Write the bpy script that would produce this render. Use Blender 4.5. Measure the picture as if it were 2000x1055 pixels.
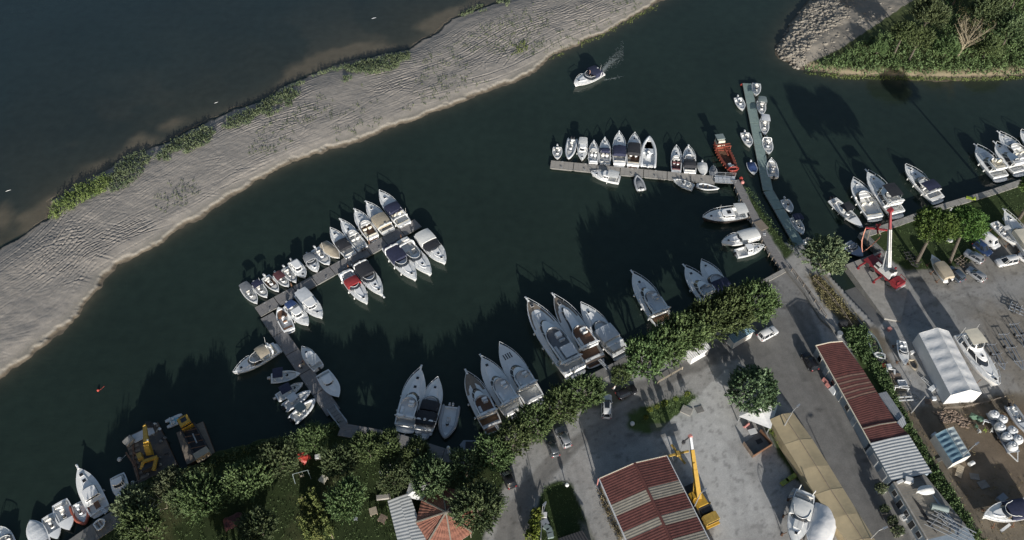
import bpy, bmesh, math, random
import numpy as np
from mathutils import Vector, Matrix
R = math.radians
rng = random.Random(7)
for o in list(bpy.data.objects): bpy.data.objects.remove(o)
SC = bpy.context.scene
COL = SC.collection
# ------------------------------------------------------------------ camera
CAM_H, TILT, FPX = 125.0, R(38.0), 1540.0          # drone height, tilt from straight down, focal length in px of a 2000 px wide frame
cam = bpy.data.cameras.new('camera'); cam_o = bpy.data.objects.new('camera', cam); COL.objects.link(cam_o)
cam_o.location = (0, 0, CAM_H); cam_o.rotation_euler = (TILT, 0, 0)
cam.sensor_width = 36.0; cam.lens = 36.0 * FPX / 2000.0; cam.clip_start = 1.0; cam.clip_end = 6000.0
SC.camera = cam_o
# ------------------------------------------------------------------ light
SUN_EL, SUN_AZ = R(14.8), R(11.3)                   # low sun behind the camera, shadows run away and a little to the left
w = bpy.data.worlds.new('World'); SC.world = w; w.use_nodes = True
nt = w.node_tree; nt.nodes.clear()
sky = nt.nodes.new('ShaderNodeTexSky'); sky.sky_type = 'NISHITA'; sky.sun_disc = False
sky.sun_elevation = SUN_EL; sky.sun_rotation = R(180.0) - SUN_AZ
sky.air_density = 1.0; sky.dust_density = 1.5; sky.ozone_density = 1.0
bg = nt.nodes.new('ShaderNodeBackground'); bg.inputs['Strength'].default_value = 0.08
wo = nt.nodes.new('ShaderNodeOutputWorld')
nt.links.new(sky.outputs[0], bg.inputs[0]); nt.links.new(bg.outputs[0], wo.inputs[0])
sun = bpy.data.lights.new('sun', 'SUN'); sun.energy = 4.8; sun.angle = R(0.5); sun.color = (1.0, 0.965, 0.905)
sun_o = bpy.data.objects.new('sun', sun); COL.objects.link(sun_o)
SUN_DIR = Vector((math.sin(SUN_AZ) * math.cos(SUN_EL), -math.cos(SUN_AZ) * math.cos(SUN_EL), math.sin(SUN_EL)))
sun_o.rotation_euler = SUN_DIR.to_track_quat('Z', 'Y').to_euler(); sun_o.location = (60, -200, 120)
vs = SC.view_settings; vs.view_transform = 'Standard'; vs.look = 'None'; vs.gamma = 1.0; vs.exposure = 0.46; vs.use_curve_mapping = False

# ------------------------------------------------------------------ helpers
def P(u, v, z=0.0):
    """survey point: where the sight line through photo position (u, v) meets height z"""
    X = (u - 1000.0) / FPX; Y = -(v - 527.5) / FPX
    c, s = math.cos(TILT), math.sin(TILT)
    d = Vector((X, c * Y + s, s * Y - c)); k = (z - CAM_H) / d.z
    return Vector((d.x * k, d.y * k, z))
def crop(ox, oy, s):
    return lambda x, y: (ox + x * s, oy + y * s)

M = {}
def mat(key, col, rough=0.6, metal=0.0, var=0.12, scale=1.5, bump=0.0, bscale=8.0, spec=0.5, attr=None, col2=None, stretch=None):
    m = bpy.data.materials.new(key); m.use_nodes = True; t = m.node_tree; N = t.nodes; b = N['Principled BSDF']
    b.inputs['Roughness'].default_value = rough; b.inputs['Metallic'].default_value = metal
    b.inputs['Specular IOR Level'].default_value = spec
    tc = N.new('ShaderNodeTexCoord'); src = tc.outputs['Object']
    if stretch:
        mp = N.new('ShaderNodeMapping'); mp.inputs['Scale'].default_value = stretch; t.links.new(src, mp.inputs[0]); src = mp.outputs[0]
    no = N.new('ShaderNodeTexNoise'); no.inputs['Scale'].default_value = scale; no.inputs['Detail'].default_value = 6.0; no.inputs['Roughness'].default_value = 0.65
    t.links.new(src, no.inputs['Vector'])
    if col2 is None and attr is None:
        mr = N.new('ShaderNodeMapRange'); mr.inputs[1].default_value = 0.3; mr.inputs[2].default_value = 0.7
        mr.inputs[3].default_value = 1.0 - var; mr.inputs[4].default_value = 1.0 + var
        t.links.new(no.outputs[0], mr.inputs[0])
        mx = N.new('ShaderNodeMix'); mx.data_type = 'RGBA'; mx.blend_type = 'MULTIPLY'; mx.inputs['Factor'].default_value = 1.0
        mx.inputs['A'].default_value = (*col, 1); cb = N.new('ShaderNodeCombineColor')
        for i in range(3): t.links.new(mr.outputs[0], cb.inputs[i])
        t.links.new(cb.outputs[0], mx.inputs['B']); t.links.new(mx.outputs['Result'], b.inputs['Base Color'])
    elif attr is None:
        mr = N.new('ShaderNodeMapRange'); mr.inputs[1].default_value = 0.38; mr.inputs[2].default_value = 0.62; t.links.new(no.outputs[0], mr.inputs[0])
        mx = N.new('ShaderNodeMix'); mx.data_type = 'RGBA'; mx.inputs['A'].default_value = (*col, 1); mx.inputs['B'].default_value = (*col2, 1)
        t.links.new(mr.outputs[0], mx.inputs['Factor']); t.links.new(mx.outputs['Result'], b.inputs['Base Color'])
    elif attr == 'tone':
        at = N.new('ShaderNodeAttribute'); at.attribute_name = 'tone'
        mx = N.new('ShaderNodeMix'); mx.data_type = 'RGBA'; mx.inputs['A'].default_value = (*col, 1); mx.inputs['B'].default_value = (*col2, 1)
        oi = N.new('ShaderNodeObjectInfo'); hs = N.new('ShaderNodeHueSaturation'); m1 = N.new('ShaderNodeMapRange'); m2 = N.new('ShaderNodeMapRange')   # every plant its own shade of green
        m1.inputs[3].default_value = 0.490; m1.inputs[4].default_value = 0.530; m2.inputs[3].default_value = 0.80; m2.inputs[4].default_value = 1.22
        t.links.new(oi.outputs['Random'], m1.inputs[0]); t.links.new(oi.outputs['Random'], m2.inputs[0]); t.links.new(m1.outputs[0], hs.inputs['Hue']); t.links.new(m2.outputs[0], hs.inputs['Value'])
        t.links.new(at.outputs['Fac'], mx.inputs['Factor']); t.links.new(mx.outputs['Result'], hs.inputs['Color']); t.links.new(hs.outputs[0], b.inputs['Base Color'])
    else:
        at = N.new('ShaderNodeAttribute'); at.attribute_name = attr
        mr = N.new('ShaderNodeMapRange'); mr.inputs[1].default_value = 0.25; mr.inputs[2].default_value = 0.75
        mr.inputs[3].default_value = 1.0 - var; mr.inputs[4].default_value = 1.0 + var
        t.links.new(no.outputs[0], mr.inputs[0])
        n2 = N.new('ShaderNodeTexNoise'); n2.inputs['Scale'].default_value = scale * 9; n2.inputs['Detail'].default_value = 3.0; t.links.new(src, n2.inputs['Vector'])
        mr2 = N.new('ShaderNodeMapRange'); mr2.inputs[1].default_value = 0.3; mr2.inputs[2].default_value = 0.7
        mr2.inputs[3].default_value = 1.0 - var; mr2.inputs[4].default_value = 1.0 + var; t.links.new(n2.outputs[0], mr2.inputs[0])
        mu = N.new('ShaderNodeMath'); mu.operation = 'MULTIPLY'; t.links.new(mr.outputs[0], mu.inputs[0]); t.links.new(mr2.outputs[0], mu.inputs[1])
        vm = N.new('ShaderNodeVectorMath'); vm.operation = 'SCALE'; t.links.new(at.outputs['Color'], vm.inputs[0]); t.links.new(mu.outputs[0], vm.inputs['Scale'])
        t.links.new(vm.outputs[0], b.inputs['Base Color'])
    if bump:
        nb = N.new('ShaderNodeTexNoise'); nb.inputs['Scale'].default_value = bscale; nb.inputs['Detail'].default_value = 5.0; t.links.new(src, nb.inputs['Vector'])
        bp = N.new('ShaderNodeBump'); bp.inputs['Strength'].default_value = bump; bp.inputs['Distance'].default_value = 0.1
        t.links.new(nb.outputs[0], bp.inputs['Height']); t.links.new(bp.outputs[0], b.inputs['Normal'])
    M[key] = m
    return m
# boats
mat('gel', (0.80, 0.80, 0.79), 0.28, var=0.05, scale=0.8); mat('gel_deck', (0.74, 0.74, 0.72), 0.45, var=0.07, scale=1.2)
mat('cream', (0.62, 0.57, 0.46), 0.6, var=0.08); mat('cush', (0.60, 0.58, 0.54), 0.7, var=0.1, scale=3)
mat('navy', (0.020, 0.024, 0.055), 0.75, var=0.25, scale=2, bump=.3, bscale=3); mat('black', (0.022, 0.023, 0.028), 0.75, var=0.25, scale=2, bump=.3, bscale=3)
mat('tan', (0.36, 0.31, 0.235), 0.8, var=0.12, scale=2, bump=.3, bscale=3); mat('grey', (0.17, 0.18, 0.195), 0.8, var=0.15, scale=2, bump=.3, bscale=3)
mat('lgrey', (0.54, 0.56, 0.58), 0.75, var=0.1, scale=2, bump=.3, bscale=3); mat('white_cloth', (0.62, 0.62, 0.60), 0.8, var=0.06, scale=2, bump=.3, bscale=3)
mat('red', (0.26, 0.025, 0.028), 0.75, var=0.15, scale=2); mat('maroon', (0.10, 0.035, 0.04), 0.75, var=0.2, scale=2)
mat('blue_cloth', (0.03, 0.06, 0.16), 0.75, var=0.2, scale=2, bump=.3, bscale=3)
mat('greygreen', (0.17, 0.21, 0.21), 0.8, var=0.1)
mat('teak', (0.20, 0.115, 0.06), 0.65, var=0.2, scale=3, stretch=(.6, 8, 1)); mat('brown', (0.16, 0.085, 0.05), 0.6, var=0.2, scale=2)
mat('glass', (0.018, 0.022, 0.028), 0.08, var=0.1, spec=0.7); mat('chrome', (0.66, 0.67, 0.68), 0.35, 0.25, var=0.05)
mat('dark', (0.02, 0.02, 0.022), 0.5, var=0.2); mat('rubber', (0.035, 0.035, 0.037), 0.8, var=0.2)
mat('hull_dark', (0.055, 0.045, 0.04), 0.3, var=0.15); mat('hull_grey', (0.22, 0.24, 0.27), 0.3, var=0.08); mat('hull_blue', (0.30, 0.34, 0.42), 0.35, var=0.08)
mat('tube_grey', (0.36, 0.37, 0.385), 0.6, var=0.06); mat('tube_white', (0.6, 0.61, 0.62), 0.55, var=0.06); mat('tube_orange', (0.30, 0.075, 0.045), 0.6, var=0.12)
mat('outb', (0.5, 0.51, 0.52), 0.35, var=0.08); mat('outb_black', (0.02, 0.02, 0.024), 0.3, var=0.1)
mat('workred', (0.20, 0.048, 0.028), 0.6, var=0.28, scale=2.5, bump=.2); mat('fender', (0.62, 0.62, 0.6), 0.5)
mat('antifoul', (0.03, 0.05, 0.10), 0.6); mat('stripe', (0.03, 0.04, 0.09), 0.35)
mat('skyblue', (0.20, 0.42, 0.52), 0.4, var=0.1); mat('buoy_red', (0.38, 0.05, 0.035), 0.5, var=0.1)
# built things
mat('wood_deck', (0.205, 0.195, 0.19), 0.85, var=0.3, scale=2, stretch=(.5, 7, 1), bump=.3); mat('wood_old', (0.20, 0.165, 0.13), 0.85, var=0.3, scale=2, stretch=(.5, 6, 1))
mat('pont_tan', (0.335, 0.31, 0.275), 0.85, var=0.15, scale=1.5, stretch=(.6, 5, 1)); mat('pont_green', (0.205, 0.27, 0.25), 0.8, var=0.12, scale=1.2)
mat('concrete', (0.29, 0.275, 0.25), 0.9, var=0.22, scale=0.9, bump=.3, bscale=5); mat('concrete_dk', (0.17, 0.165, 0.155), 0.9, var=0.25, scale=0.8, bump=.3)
mat('galv', (0.36, 0.37, 0.38), 0.45, 0.5, var=0.12); mat('steel_rust', (0.14, 0.075, 0.045), 0.8, var=0.4, scale=1.5, bump=.3)
mat('redroof', (0.105, 0.036, 0.030), 0.7, var=0.28, scale=0.9); mat('creamroof', (0.225, 0.205, 0.17), 0.7, var=0.18, scale=0.9)
mat('whiteroof', (0.42, 0.43, 0.43), 0.55, var=0.12, scale=0.8); mat('fadedroof', (0.165, 0.10, 0.075), 0.7, var=0.3, scale=1.2)
mat('blueroof', (0.13, 0.215, 0.27), 0.55, var=0.12, scale=1); mat('blueroof_lt', (0.36, 0.41, 0.42), 0.5, var=0.1, scale=1)
mat('terracotta', (0.25, 0.108, 0.074), 0.85, var=0.28, scale=2.5); mat('bluewall', (0.24, 0.29, 0.34), 0.8, var=0.1); mat('whitewall', (0.55, 0.54, 0.51), 0.8, var=0.1)
mat('terrace', (0.215, 0.198, 0.170), 0.9, var=0.25, scale=0.7, bump=.2); mat('tarp_tan', (0.36, 0.295, 0.185), 0.8, var=0.1, scale=0.5, bump=.25, bscale=1.5)
mat('tarp_white', (0.66, 0.66, 0.66), 0.6, var=0.06, scale=0.6, bump=.7, bscale=1.0); mat('bigbag', (0.55, 0.56, 0.57), 0.7, var=0.14, scale=3, bump=.8, bscale=4)
mat('green_tarp', (0.08, 0.15, 0.10), 0.7, var=0.2, scale=2, bump=.6, bscale=3); mat('lime', (0.28, 0.36, 0.035), 0.6, var=0.12); mat('lime_dull', (0.19, 0.24, 0.05), 0.7, var=0.15)
mat('yellow', (0.42, 0.25, 0.03), 0.5, var=0.18, scale=2.5); mat('yellow_dull', (0.36, 0.235, 0.05), 0.6, var=0.3, scale=2.5)
mat('crane_red', (0.205, 0.024, 0.030), 0.45, var=0.18, scale=2); mat('crane_white', (0.52, 0.52, 0.51), 0.45, var=0.1); mat('sling', (0.52, 0.24, 0.17), 0.7, var=0.1)
mat('barge_deck', (0.17, 0.125, 0.09), .85, col2=(0.075, 0.07, 0.066), scale=.35, bump=.3); mat('bark', (0.085, 0.072, 0.058), 0.9, var=0.35, scale=3, bump=.6, bscale=6); mat('deadwood', (0.25, 0.215, 0.15), 0.9, var=0.2, scale=3)
mat('rock', (0.215, 0.195, 0.165), 0.9, var=0.45, scale=1.2, bump=.6, bscale=3); mat('rubble', (0.20, 0.15, 0.115), 0.9, var=0.35, scale=1.6, bump=.6)
mat('brickpaint', (0.45, 0.44, 0.42), 0.8); mat('pink', (0.46, 0.20, 0.18), 0.6, var=0.15); mat('foam', (0.30, 0.33, 0.32), 0.7, var=0.2, scale=3)
mat('skin', (0.42, 0.26, 0.19), 0.6); mat('plastic_white', (0.6, 0.6, 0.59), 0.5, var=0.06)
for k, c in dict(car_white=(.62, .62, .62), car_silver=(.33, .34, .36), car_grey=(.12, .13, .14), car_black=(.022, .022, .026), car_blue=(.03, .055, .13), car_steel=(.10, .125, .16)).items():
    mat(k, c, 0.25, 0.0 if k == 'car_white' else 0.35, var=0.05, scale=0.7)
# foliage (tone = leaf colour of each shoot)
mat('leaf_plane', (0.050, 0.076, 0.028), 0.6, attr='tone', col2=(0.138, 0.186, 0.074), spec=.25)
mat('leaf_dark', (0.040, 0.064, 0.028), 0.6, attr='tone', col2=(0.125, 0.156, 0.072), spec=.25)
mat('leaf_round', (0.035, 0.058, 0.026), 0.55, attr='tone', col2=(0.135, 0.180, 0.095), spec=.3)
mat('leaf_pine', (0.040, 0.072, 0.018), 0.65, attr='tone', col2=(0.115, 0.165, 0.042), spec=.2)
mat('leaf_olive', (0.058, 0.082, 0.044), 0.6, attr='tone', col2=(0.165, 0.185, 0.10), spec=.25)
mat('leaf_reed', (0.075, 0.10, 0.030), 0.7, attr='tone', col2=(0.20, 0.225, 0.075), spec=.2)
mat('leaf_dry', (0.13, 0.11, 0.055), 0.8, attr='tone', col2=(0.26, 0.215, 0.12), spec=.2)
mat('leaf_lime', (0.085, 0.115, 0.020), 0.6, attr='tone', col2=(0.21, 0.235, 0.05), spec=.2)

class MB:
    """collects shapes, then links them as ONE mesh object"""
    def __init__(s): s.v = []; s.f = []; s.m = []
    def add(s, vs, fs, m=0):
        n = len(s.v); s.v.extend([tuple(x) for x in vs]); s.f.extend([tuple(i + n for i in f) for f in fs]); s.m.extend([m] * len(fs)); return s
    def box(s, x0, x1, y0, y1, z0, z1, m=0, mtx=None, tx=0, ty=0):
        vs = [(x0, y0, z0), (x1, y0, z0), (x1, y1, z0), (x0, y1, z0), (x0 + tx, y0 + ty, z1), (x1 - tx, y0 + ty, z1), (x1 - tx, y1 - ty, z1), (x0 + tx, y1 - ty, z1)]
        if mtx: vs = [mtx @ Vector(a) for a in vs]
        return s.add(vs, [(3, 2, 1, 0), (4, 5, 6, 7), (0, 1, 5, 4), (1, 2, 6, 5), (2, 3, 7, 6), (3, 0, 4, 7)], m)
    def beam(s, a, b, wd, ht, m=0, wd2=None, ht2=None):
        a = Vector(a); b = Vector(b); d = (b - a).normalized(); up = Vector((0, 0, 1)) if abs(d.z) < .95 else Vector((0, 1, 0))
        r = d.cross(up).normalized(); u = r.cross(d)
        vs = []
        for p, W, H in ((a, wd, ht), (b, wd2 or wd, ht2 or ht)):
            for sx, sy in ((-1, -1), (1, -1), (1, 1), (-1, 1)): vs.append(p + r * (sx * W / 2) + u * (sy * H / 2))
        return s.add(vs, [(3, 2, 1, 0), (4, 5, 6, 7), (0, 1, 5, 4), (1, 2, 6, 5), (2, 3, 7, 6), (3, 0, 4, 7)], m)
    def tube(s, pts, r, n=5, m=0, closed=False):
        pts = [Vector(p) for p in pts]; rs = r if isinstance(r, (list, tuple)) else [r] * len(pts); rings = []
        K = len(pts)
        for i, p in enumerate(pts):
            a = pts[(i - 1) % K] if (closed or i) else p; b = pts[(i + 1) % K] if (closed or i < K - 1) else p
            d = (b - a).normalized(); up = Vector((0, 0, 1)) if abs(d.z) < .9 else Vector((1, 0, 0))
            q = d.cross(up).normalized(); u = q.cross(d)
            rings.append([p + (q * math.cos(t) + u * math.sin(t)) * rs[i] for t in [2 * math.pi * k / n for k in range(n)]])
        return s.loft(rings, m, capA=not closed, capB=not closed, loop=closed)
    def loft(s, rings, m=0, capA=False, capB=False, loop=False):
        n = len(rings[0]); vs = [p for r in rings for p in r]; fs = []
        K = len(rings)
        for i in range(K if loop else K - 1):
            j = (i + 1) % K
            for k in range(n):
                l = (k + 1) % n; fs.append((i * n + k, i * n + l, j * n + l, j * n + k))
        if capA: fs.append(tuple(range(n - 1, -1, -1)))
        if capB: fs.append(tuple((K - 1) * n + k for k in range(n)))
        return s.add(vs, fs, m)
    def grid(s, rows, m=0):
        n = len(rows[0]); vs = [p for r in rows for p in r]
        return s.add(vs, [(i * n + k, i * n + k + 1, (i + 1) * n + k + 1, (i + 1) * n + k) for i in range(len(rows) - 1) for k in range(n - 1)], m)
    def prism(s, poly, z0, z1, m=0):
        n = len(poly); vs = [(p[0], p[1], z0) for p in poly] + [(p[0], p[1], z1) for p in poly]
        return s.add(vs, [tuple(range(n - 1, -1, -1)), tuple(range(n, 2 * n))] + [(i, (i + 1) % n, n + (i + 1) % n, n + i) for i in range(n)], m)
    def cyl(s, x, y, z0, z1, r, n=10, m=0, r2=None):
        r2 = r if r2 is None else r2
        return s.loft([[(x + q * math.cos(2 * math.pi * k / n), y + q * math.sin(2 * math.pi * k / n), z) for k in range(n)] for q, z in ((r, z0), (r2, z1))], m, True, True)
    def ball(s, c, r, n=8, m=0, sq=(1, 1, 1)):
        k = max(4, n // 2 + 1); rings = []
        for i in range(1, k):
            a = math.pi * i / k
            rings.append([(c[0] + sq[0] * r * math.sin(a) * math.cos(2 * math.pi * j / n), c[1] + sq[1] * r * math.sin(a) * math.sin(2 * math.pi * j / n), c[2] - sq[2] * r * math.cos(a)) for j in range(n)])
        return s.loft(rings, m, True, True)
    def build(s, name, mats, parent=None, smooth=35, loc=None):
        me = bpy.data.meshes.new(name); me.from_pydata(s.v, [], s.f)
        for k in (mats if isinstance(mats, (list, tuple)) else [mats]): me.materials.append(M[k])
        if len(me.materials) > 1: me.polygons.foreach_set('material_index', s.m)
        bm = bmesh.new(); bm.from_mesh(me); bmesh.ops.recalc_face_normals(bm, faces=bm.faces); bm.to_mesh(me); bm.free()
        if smooth:
            me.polygons.foreach_set('use_smooth', [True] * len(me.polygons)); me.set_sharp_from_angle(angle=R(smooth))
        o = bpy.data.objects.new(name, me); COL.objects.link(o)
        if parent: o.parent = parent
        if loc is not None: o.location = loc
        return o
def tag(o, label, cat, group=None, kind=None):
    o['label'] = label; o['category'] = cat
    if group: o['group'] = group
    if kind: o['kind'] = kind
    return o
def thing(name, label, cat, loc=(0, 0, 0), rz=0.0, group=None):
    o = bpy.data.objects.new(name, None); o.empty_display_size = .5; COL.objects.link(o)
    o.location = loc; o.rotation_euler = (0, 0, rz)
    return tag(o, label, cat, group)
def structure(o, label, cat='ground'):
    o['kind'] = 'structure'; o['label'] = label; o['category'] = cat; return o
def dup(root, loc, rz, label, group=None, sc=1.0):
    def cp(o, par):
        c = o.copy(); COL.objects.link(c); c.parent = par
        for ch in list(o.children): cp(ch, c)
        return c
    r = cp(root, None); r.location = loc; r.rotation_euler = (0, 0, rz); r.scale = (sc, sc, sc) if not isinstance(sc, tuple) else sc
    r['label'] = label
    if group: r['group'] = group
    return r
def frame(a, b, z=None):
    """origin and heading of a thing that lies between two ground points a -> b"""
    d = b - a
    return (a + b) / 2, math.atan2(d.y, d.x), math.hypot(d.x, d.y)

# ------------------------------------------------------------------ terrain helpers
def vnoise(x, y, seed=0):
    xi = np.floor(x).astype(np.int64); yi = np.floor(y).astype(np.int64); fx = x - xi; fy = y - yi
    fx = fx * fx * (3 - 2 * fx); fy = fy * fy * (3 - 2 * fy)
    def h(a, b):
        n = (a * 374761393 + b * 668265263 + seed * 144665) & 0x7fffffff
        n = ((n ^ (n >> 13)) * 1274126177) & 0x7fffffff
        return ((n ^ (n >> 16)) & 0xffff) / 65535.0
    return (h(xi, yi) * (1 - fx) + h(xi + 1, yi) * fx) * (1 - fy) + (h(xi, yi + 1) * (1 - fx) + h(xi + 1, yi + 1) * fx) * fy
def fbm(x, y, seed=0, o=4):
    r = 0; a = .5; t = 0
    for i in range(o): r = r + a * vnoise(x * 2 ** i, y * 2 ** i, seed + i * 17); t += a; a *= .5
    return r / t
def inside(px, py, poly):
    r = np.zeros(px.shape, bool); n = len(poly)
    for i in range(n):
        x0, y0 = poly[i][:2]; x1, y1 = poly[(i + 1) % n][:2]
        if y0 == y1: continue
        c = ((y0 > py) != (y1 > py)) & (px < (x1 - x0) * (py - y0) / (y1 - y0) + x0); r ^= c
    return r
def pdist(px, py, poly, closed=True):
    d = np.full(px.shape, 1e9); n = len(poly)
    for i in range(n if closed else n - 1):
        x0, y0 = poly[i][:2]; x1, y1 = poly[(i + 1) % n][:2]; dx, dy = x1 - x0, y1 - y0; L = dx * dx + dy * dy + 1e-9
        t = np.clip(((px - x0) * dx + (py - y0) * dy) / L, 0, 1)
        d = np.minimum(d, np.hypot(px - x0 - t * dx, py - y0 - t * dy))
    return d
def sdist(px, py, poly):
    return np.where(inside(px, py, poly), 1, -1) * pdist(px, py, poly)
def W(pix, z=0.0):
    return [tuple(P(u, v, z)[:2]) for u, v in pix]
def sstep(a, b, x):
    t = np.clip((x - a) / (b - a), 0, 1); return t * t * (3 - 2 * t)
def sheet(name, xs, ys, Z, keep, material, col=None):
    nx, ny = len(xs), len(ys); X, Y = np.meshgrid(xs, ys)
    co = np.stack([X, Y, Z], -1).reshape(-1, 3).astype(np.float32)
    q = np.arange(nx * ny).reshape(ny, nx)
    f = np.stack([q[:-1, :-1], q[:-1, 1:], q[1:, 1:], q[1:, :-1]], -1).reshape(-1, 4)
    if keep is not None:
        k = keep.reshape(-1); f = f[k[f].any(1)]
        used = np.unique(f); remap = np.full(nx * ny, -1); remap[used] = np.arange(len(used)); f = remap[f]; co = co[used]
        if col is not None: col = col.reshape(-1, 3)[used]
    me = bpy.data.meshes.new(name); me.vertices.add(len(co)); me.vertices.foreach_set('co', co.ravel())
    me.loops.add(f.size); me.loops.foreach_set('vertex_index', f.ravel().astype(np.int32))
    me.polygons.add(len(f)); me.polygons.foreach_set('loop_start', np.arange(0, f.size, 4, dtype=np.int32))
    me.polygons.foreach_set('use_smooth', np.ones(len(f), bool))
    me.update(calc_edges=True)
    if col is not None:
        a = me.attributes.new('Col', 'FLOAT_COLOR', 'POINT'); c4 = np.ones((len(co), 4), np.float32); c4[:, :3] = col.reshape(-1, 3); a.data.foreach_set('color', c4.ravel())
    me.materials.append(M[material]); o = bpy.data.objects.new(name, me); COL.objects.link(o)
    return o
# ------------------------------------------------------------------ terrain
GZ = 1.2                                            # yard level above the water
BANK_UP = [(-260, 640), (-60, 520), (0, 480), (50, 452), (88, 425), (97, 392), (130, 372), (190, 338), (240, 303), (290, 288), (330, 272), (380, 246), (430, 222), (470, 206), (520, 190), (560, 162), (620, 135), (700, 112), (760, 100), (800, 92), (850, 62), (880, 36), (940, 12), (1010, -12), (1150, -60), (1400, -170)]
BANK_LOW = [(1640, -150), (1420, -70), (1330, -22), (1290, 0), (1240, 32), (1190, 60), (1140, 82), (1085, 108), (1040, 138), (1000, 160), (900, 197), (800, 236), (680, 281), (560, 322), (460, 376), (380, 430), (300, 482), (240, 515), (200, 542), (182, 578), (140, 626), (60, 692), (0, 735), (-120, 815), (-300, 940)]
bank_w = W(BANK_UP + BANK_LOW, .2); bank_up_w = W(BANK_UP, .2); bank_low_w = W(BANK_LOW, .2)
HEAD = [(1592, -60), (1588, 0), (1558, 18), (1535, 52), (1516, 88), (1524, 112), (1556, 131), (1600, 141), (1640, 148), (1720, 151), (1790, 153), (1860, 155), (1925, 151), (2010, 146), (2300, 130), (2300, -160), (1640, -140)]
head_w = W(HEAD, .2)
LAND = [(90, 1110), (118, 1068), (180, 1025), (243, 984), (272, 950), (322, 926), (400, 906), (432, 884), (500, 862), (560, 855), (620, 841), (664, 826), (690, 830), (772, 848), (868, 879), (936, 884), (955, 870), (1000, 832), (1130, 748), (1160, 730), (1240, 688), (1330, 637), (1420, 587), (1480, 552), (1529, 525), (1502, 488), (1480, 452), (1455, 405), (1436, 362), (1445, 352), (1462, 372), (1490, 410), (1515, 445), (1534, 470), (1552, 478), (1568, 470), (1580, 488), (1598, 508), (1622, 520), (1630, 545), (1655, 535), (1690, 560), (1720, 500), (1681, 458), (1748, 433), (1840, 400), (1990, 355), (2080, 322), (2400, 250)]
land_w = W(LAND, GZ) + [(700, 160), (700, -900), (-500, -900), (-300, -60)]
NOISE = lambda X, Y, s, f, o=4: fbm(X * f + 100, Y * f + 100, s, o)

def axis(a, b, st, far):
    return np.concatenate([-np.array(far[0])[::-1] + a, np.arange(a, b, st), b + np.array(far[1])])

# water: one sheet, paler and browner where the bed is shallow
mwat = mat('water', (0.02, 0.03, 0.03), 0.07, var=0.10, scale=0.05, attr='Col', spec=0.5)
t = mwat.node_tree; b = t.nodes['Principled BSDF']; b.inputs['IOR'].default_value = 1.33
tc = t.nodes.new('ShaderNodeTexCoord'); bp = t.nodes.new('ShaderNodeBump'); bp.inputs['Strength'].default_value = 0.4; bp.inputs['Distance'].default_value = 0.06
n1 = t.nodes.new('ShaderNodeTexNoise'); n1.inputs['Scale'].default_value = 0.9; n1.inputs['Detail'].default_value = 4
mp = t.nodes.new('ShaderNodeMapping'); mp.inputs['Scale'].default_value = (0.6, 1.6, 1); mp.inputs['Rotation'].default_value = (0, 0, R(-10)); t.links.new(tc.outputs['Object'], mp.inputs[0]); t.links.new(mp.outputs[0], n1.inputs['Vector'])
t.links.new(n1.outputs[0], bp.inputs['Height']); t.links.new(bp.outputs[0], b.inputs['Normal'])
xs = axis(-175, 165, 0.8, ([20, 60, 200, 600, 1500], [20, 60, 200, 600, 1500])); ys = axis(30, 235, 0.8, ([20, 60, 200, 600, 1500], [20, 60, 200, 600, 1500]))
X, Y = np.meshgrid(xs, ys)
dup_ = pdist(X, Y, bank_up_w, False); dlo = pdist(X, Y, bank_low_w, False); dhd = pdist(X, Y, head_w); dld = pdist(X, Y, land_w)
ins_b = inside(X, Y, bank_w)
# side of the bank: the river side lies beyond its upper edge
river = inside(X, Y, bank_up_w + [(60, 400), (-400, 400), (-400, 120)])
wv = NOISE(X, Y, 3, .06); wv2 = NOISE(X, Y, 5, .015)
sh_up = np.exp(-np.maximum(dup_ - 1, 0) / (10 + 22 * wv2)) * river * (0.55 + 0.9 * (wv - .3))
bars = sstep(.50, .60, NOISE(X + Y * .6, Y - X * .45, 9, .05)) * np.exp(-dup_ / 9) * river
sh_lo = np.exp(-dlo / 1.8) * (~river); sh_hd = np.exp(-dhd / 2.2) * .8
deep_mar = np.array([0.0170, 0.0285, 0.0225]); deep_riv = np.array([0.0135, 0.0260, 0.0280]); brown = np.array([0.060, 0.059, 0.042]); sandc = np.array([0.135, 0.115, 0.082])
spit = np.zeros_like(X)
for g in ([(545, 167), (560, 140), (600, 116), (650, 97), (720, 86), (765, 92), (700, 114), (620, 138)], [(212, 338), (243, 297), (273, 268), (300, 271), (292, 292), (240, 318)], [(820, 54), (858, 30), (932, 6), (905, 30), (852, 62)], [(38, 428), (110, 382), (200, 322), (222, 326), (130, 386), (60, 455)], [(-30, 440), (10, 395), (22, 415), (5, 450)], [(318, 248), (340, 232), (352, 238), (335, 250)]):
    spit = np.maximum(spit, sstep(-2.2, 1.6, sdist(X, Y, W(g)) + (NOISE(X, Y, 13, .25) - .5) * 4))
col = np.where(river[..., None], deep_riv, deep_mar) * (0.86 + .3 * NOISE(X, Y, 21, .03)[..., None])
k = np.clip(sh_up * .75 + sh_lo * .8 + sh_hd, 0, 1)[..., None]; col = col * (1 - k) + brown * k
k = np.clip(bars * .4 + spit * .8 + (np.exp(-dup_ / 2.2) * river + np.exp(-dlo / .6) * .7 * (~river)) * .4, 0, .8)[..., None]; col = col * (1 - k) + sandc * k
water = sheet('water', xs, ys, np.zeros_like(X), None, 'water', col)
structure(water, 'dark green water of the river and the boat basin', 'water')

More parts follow.
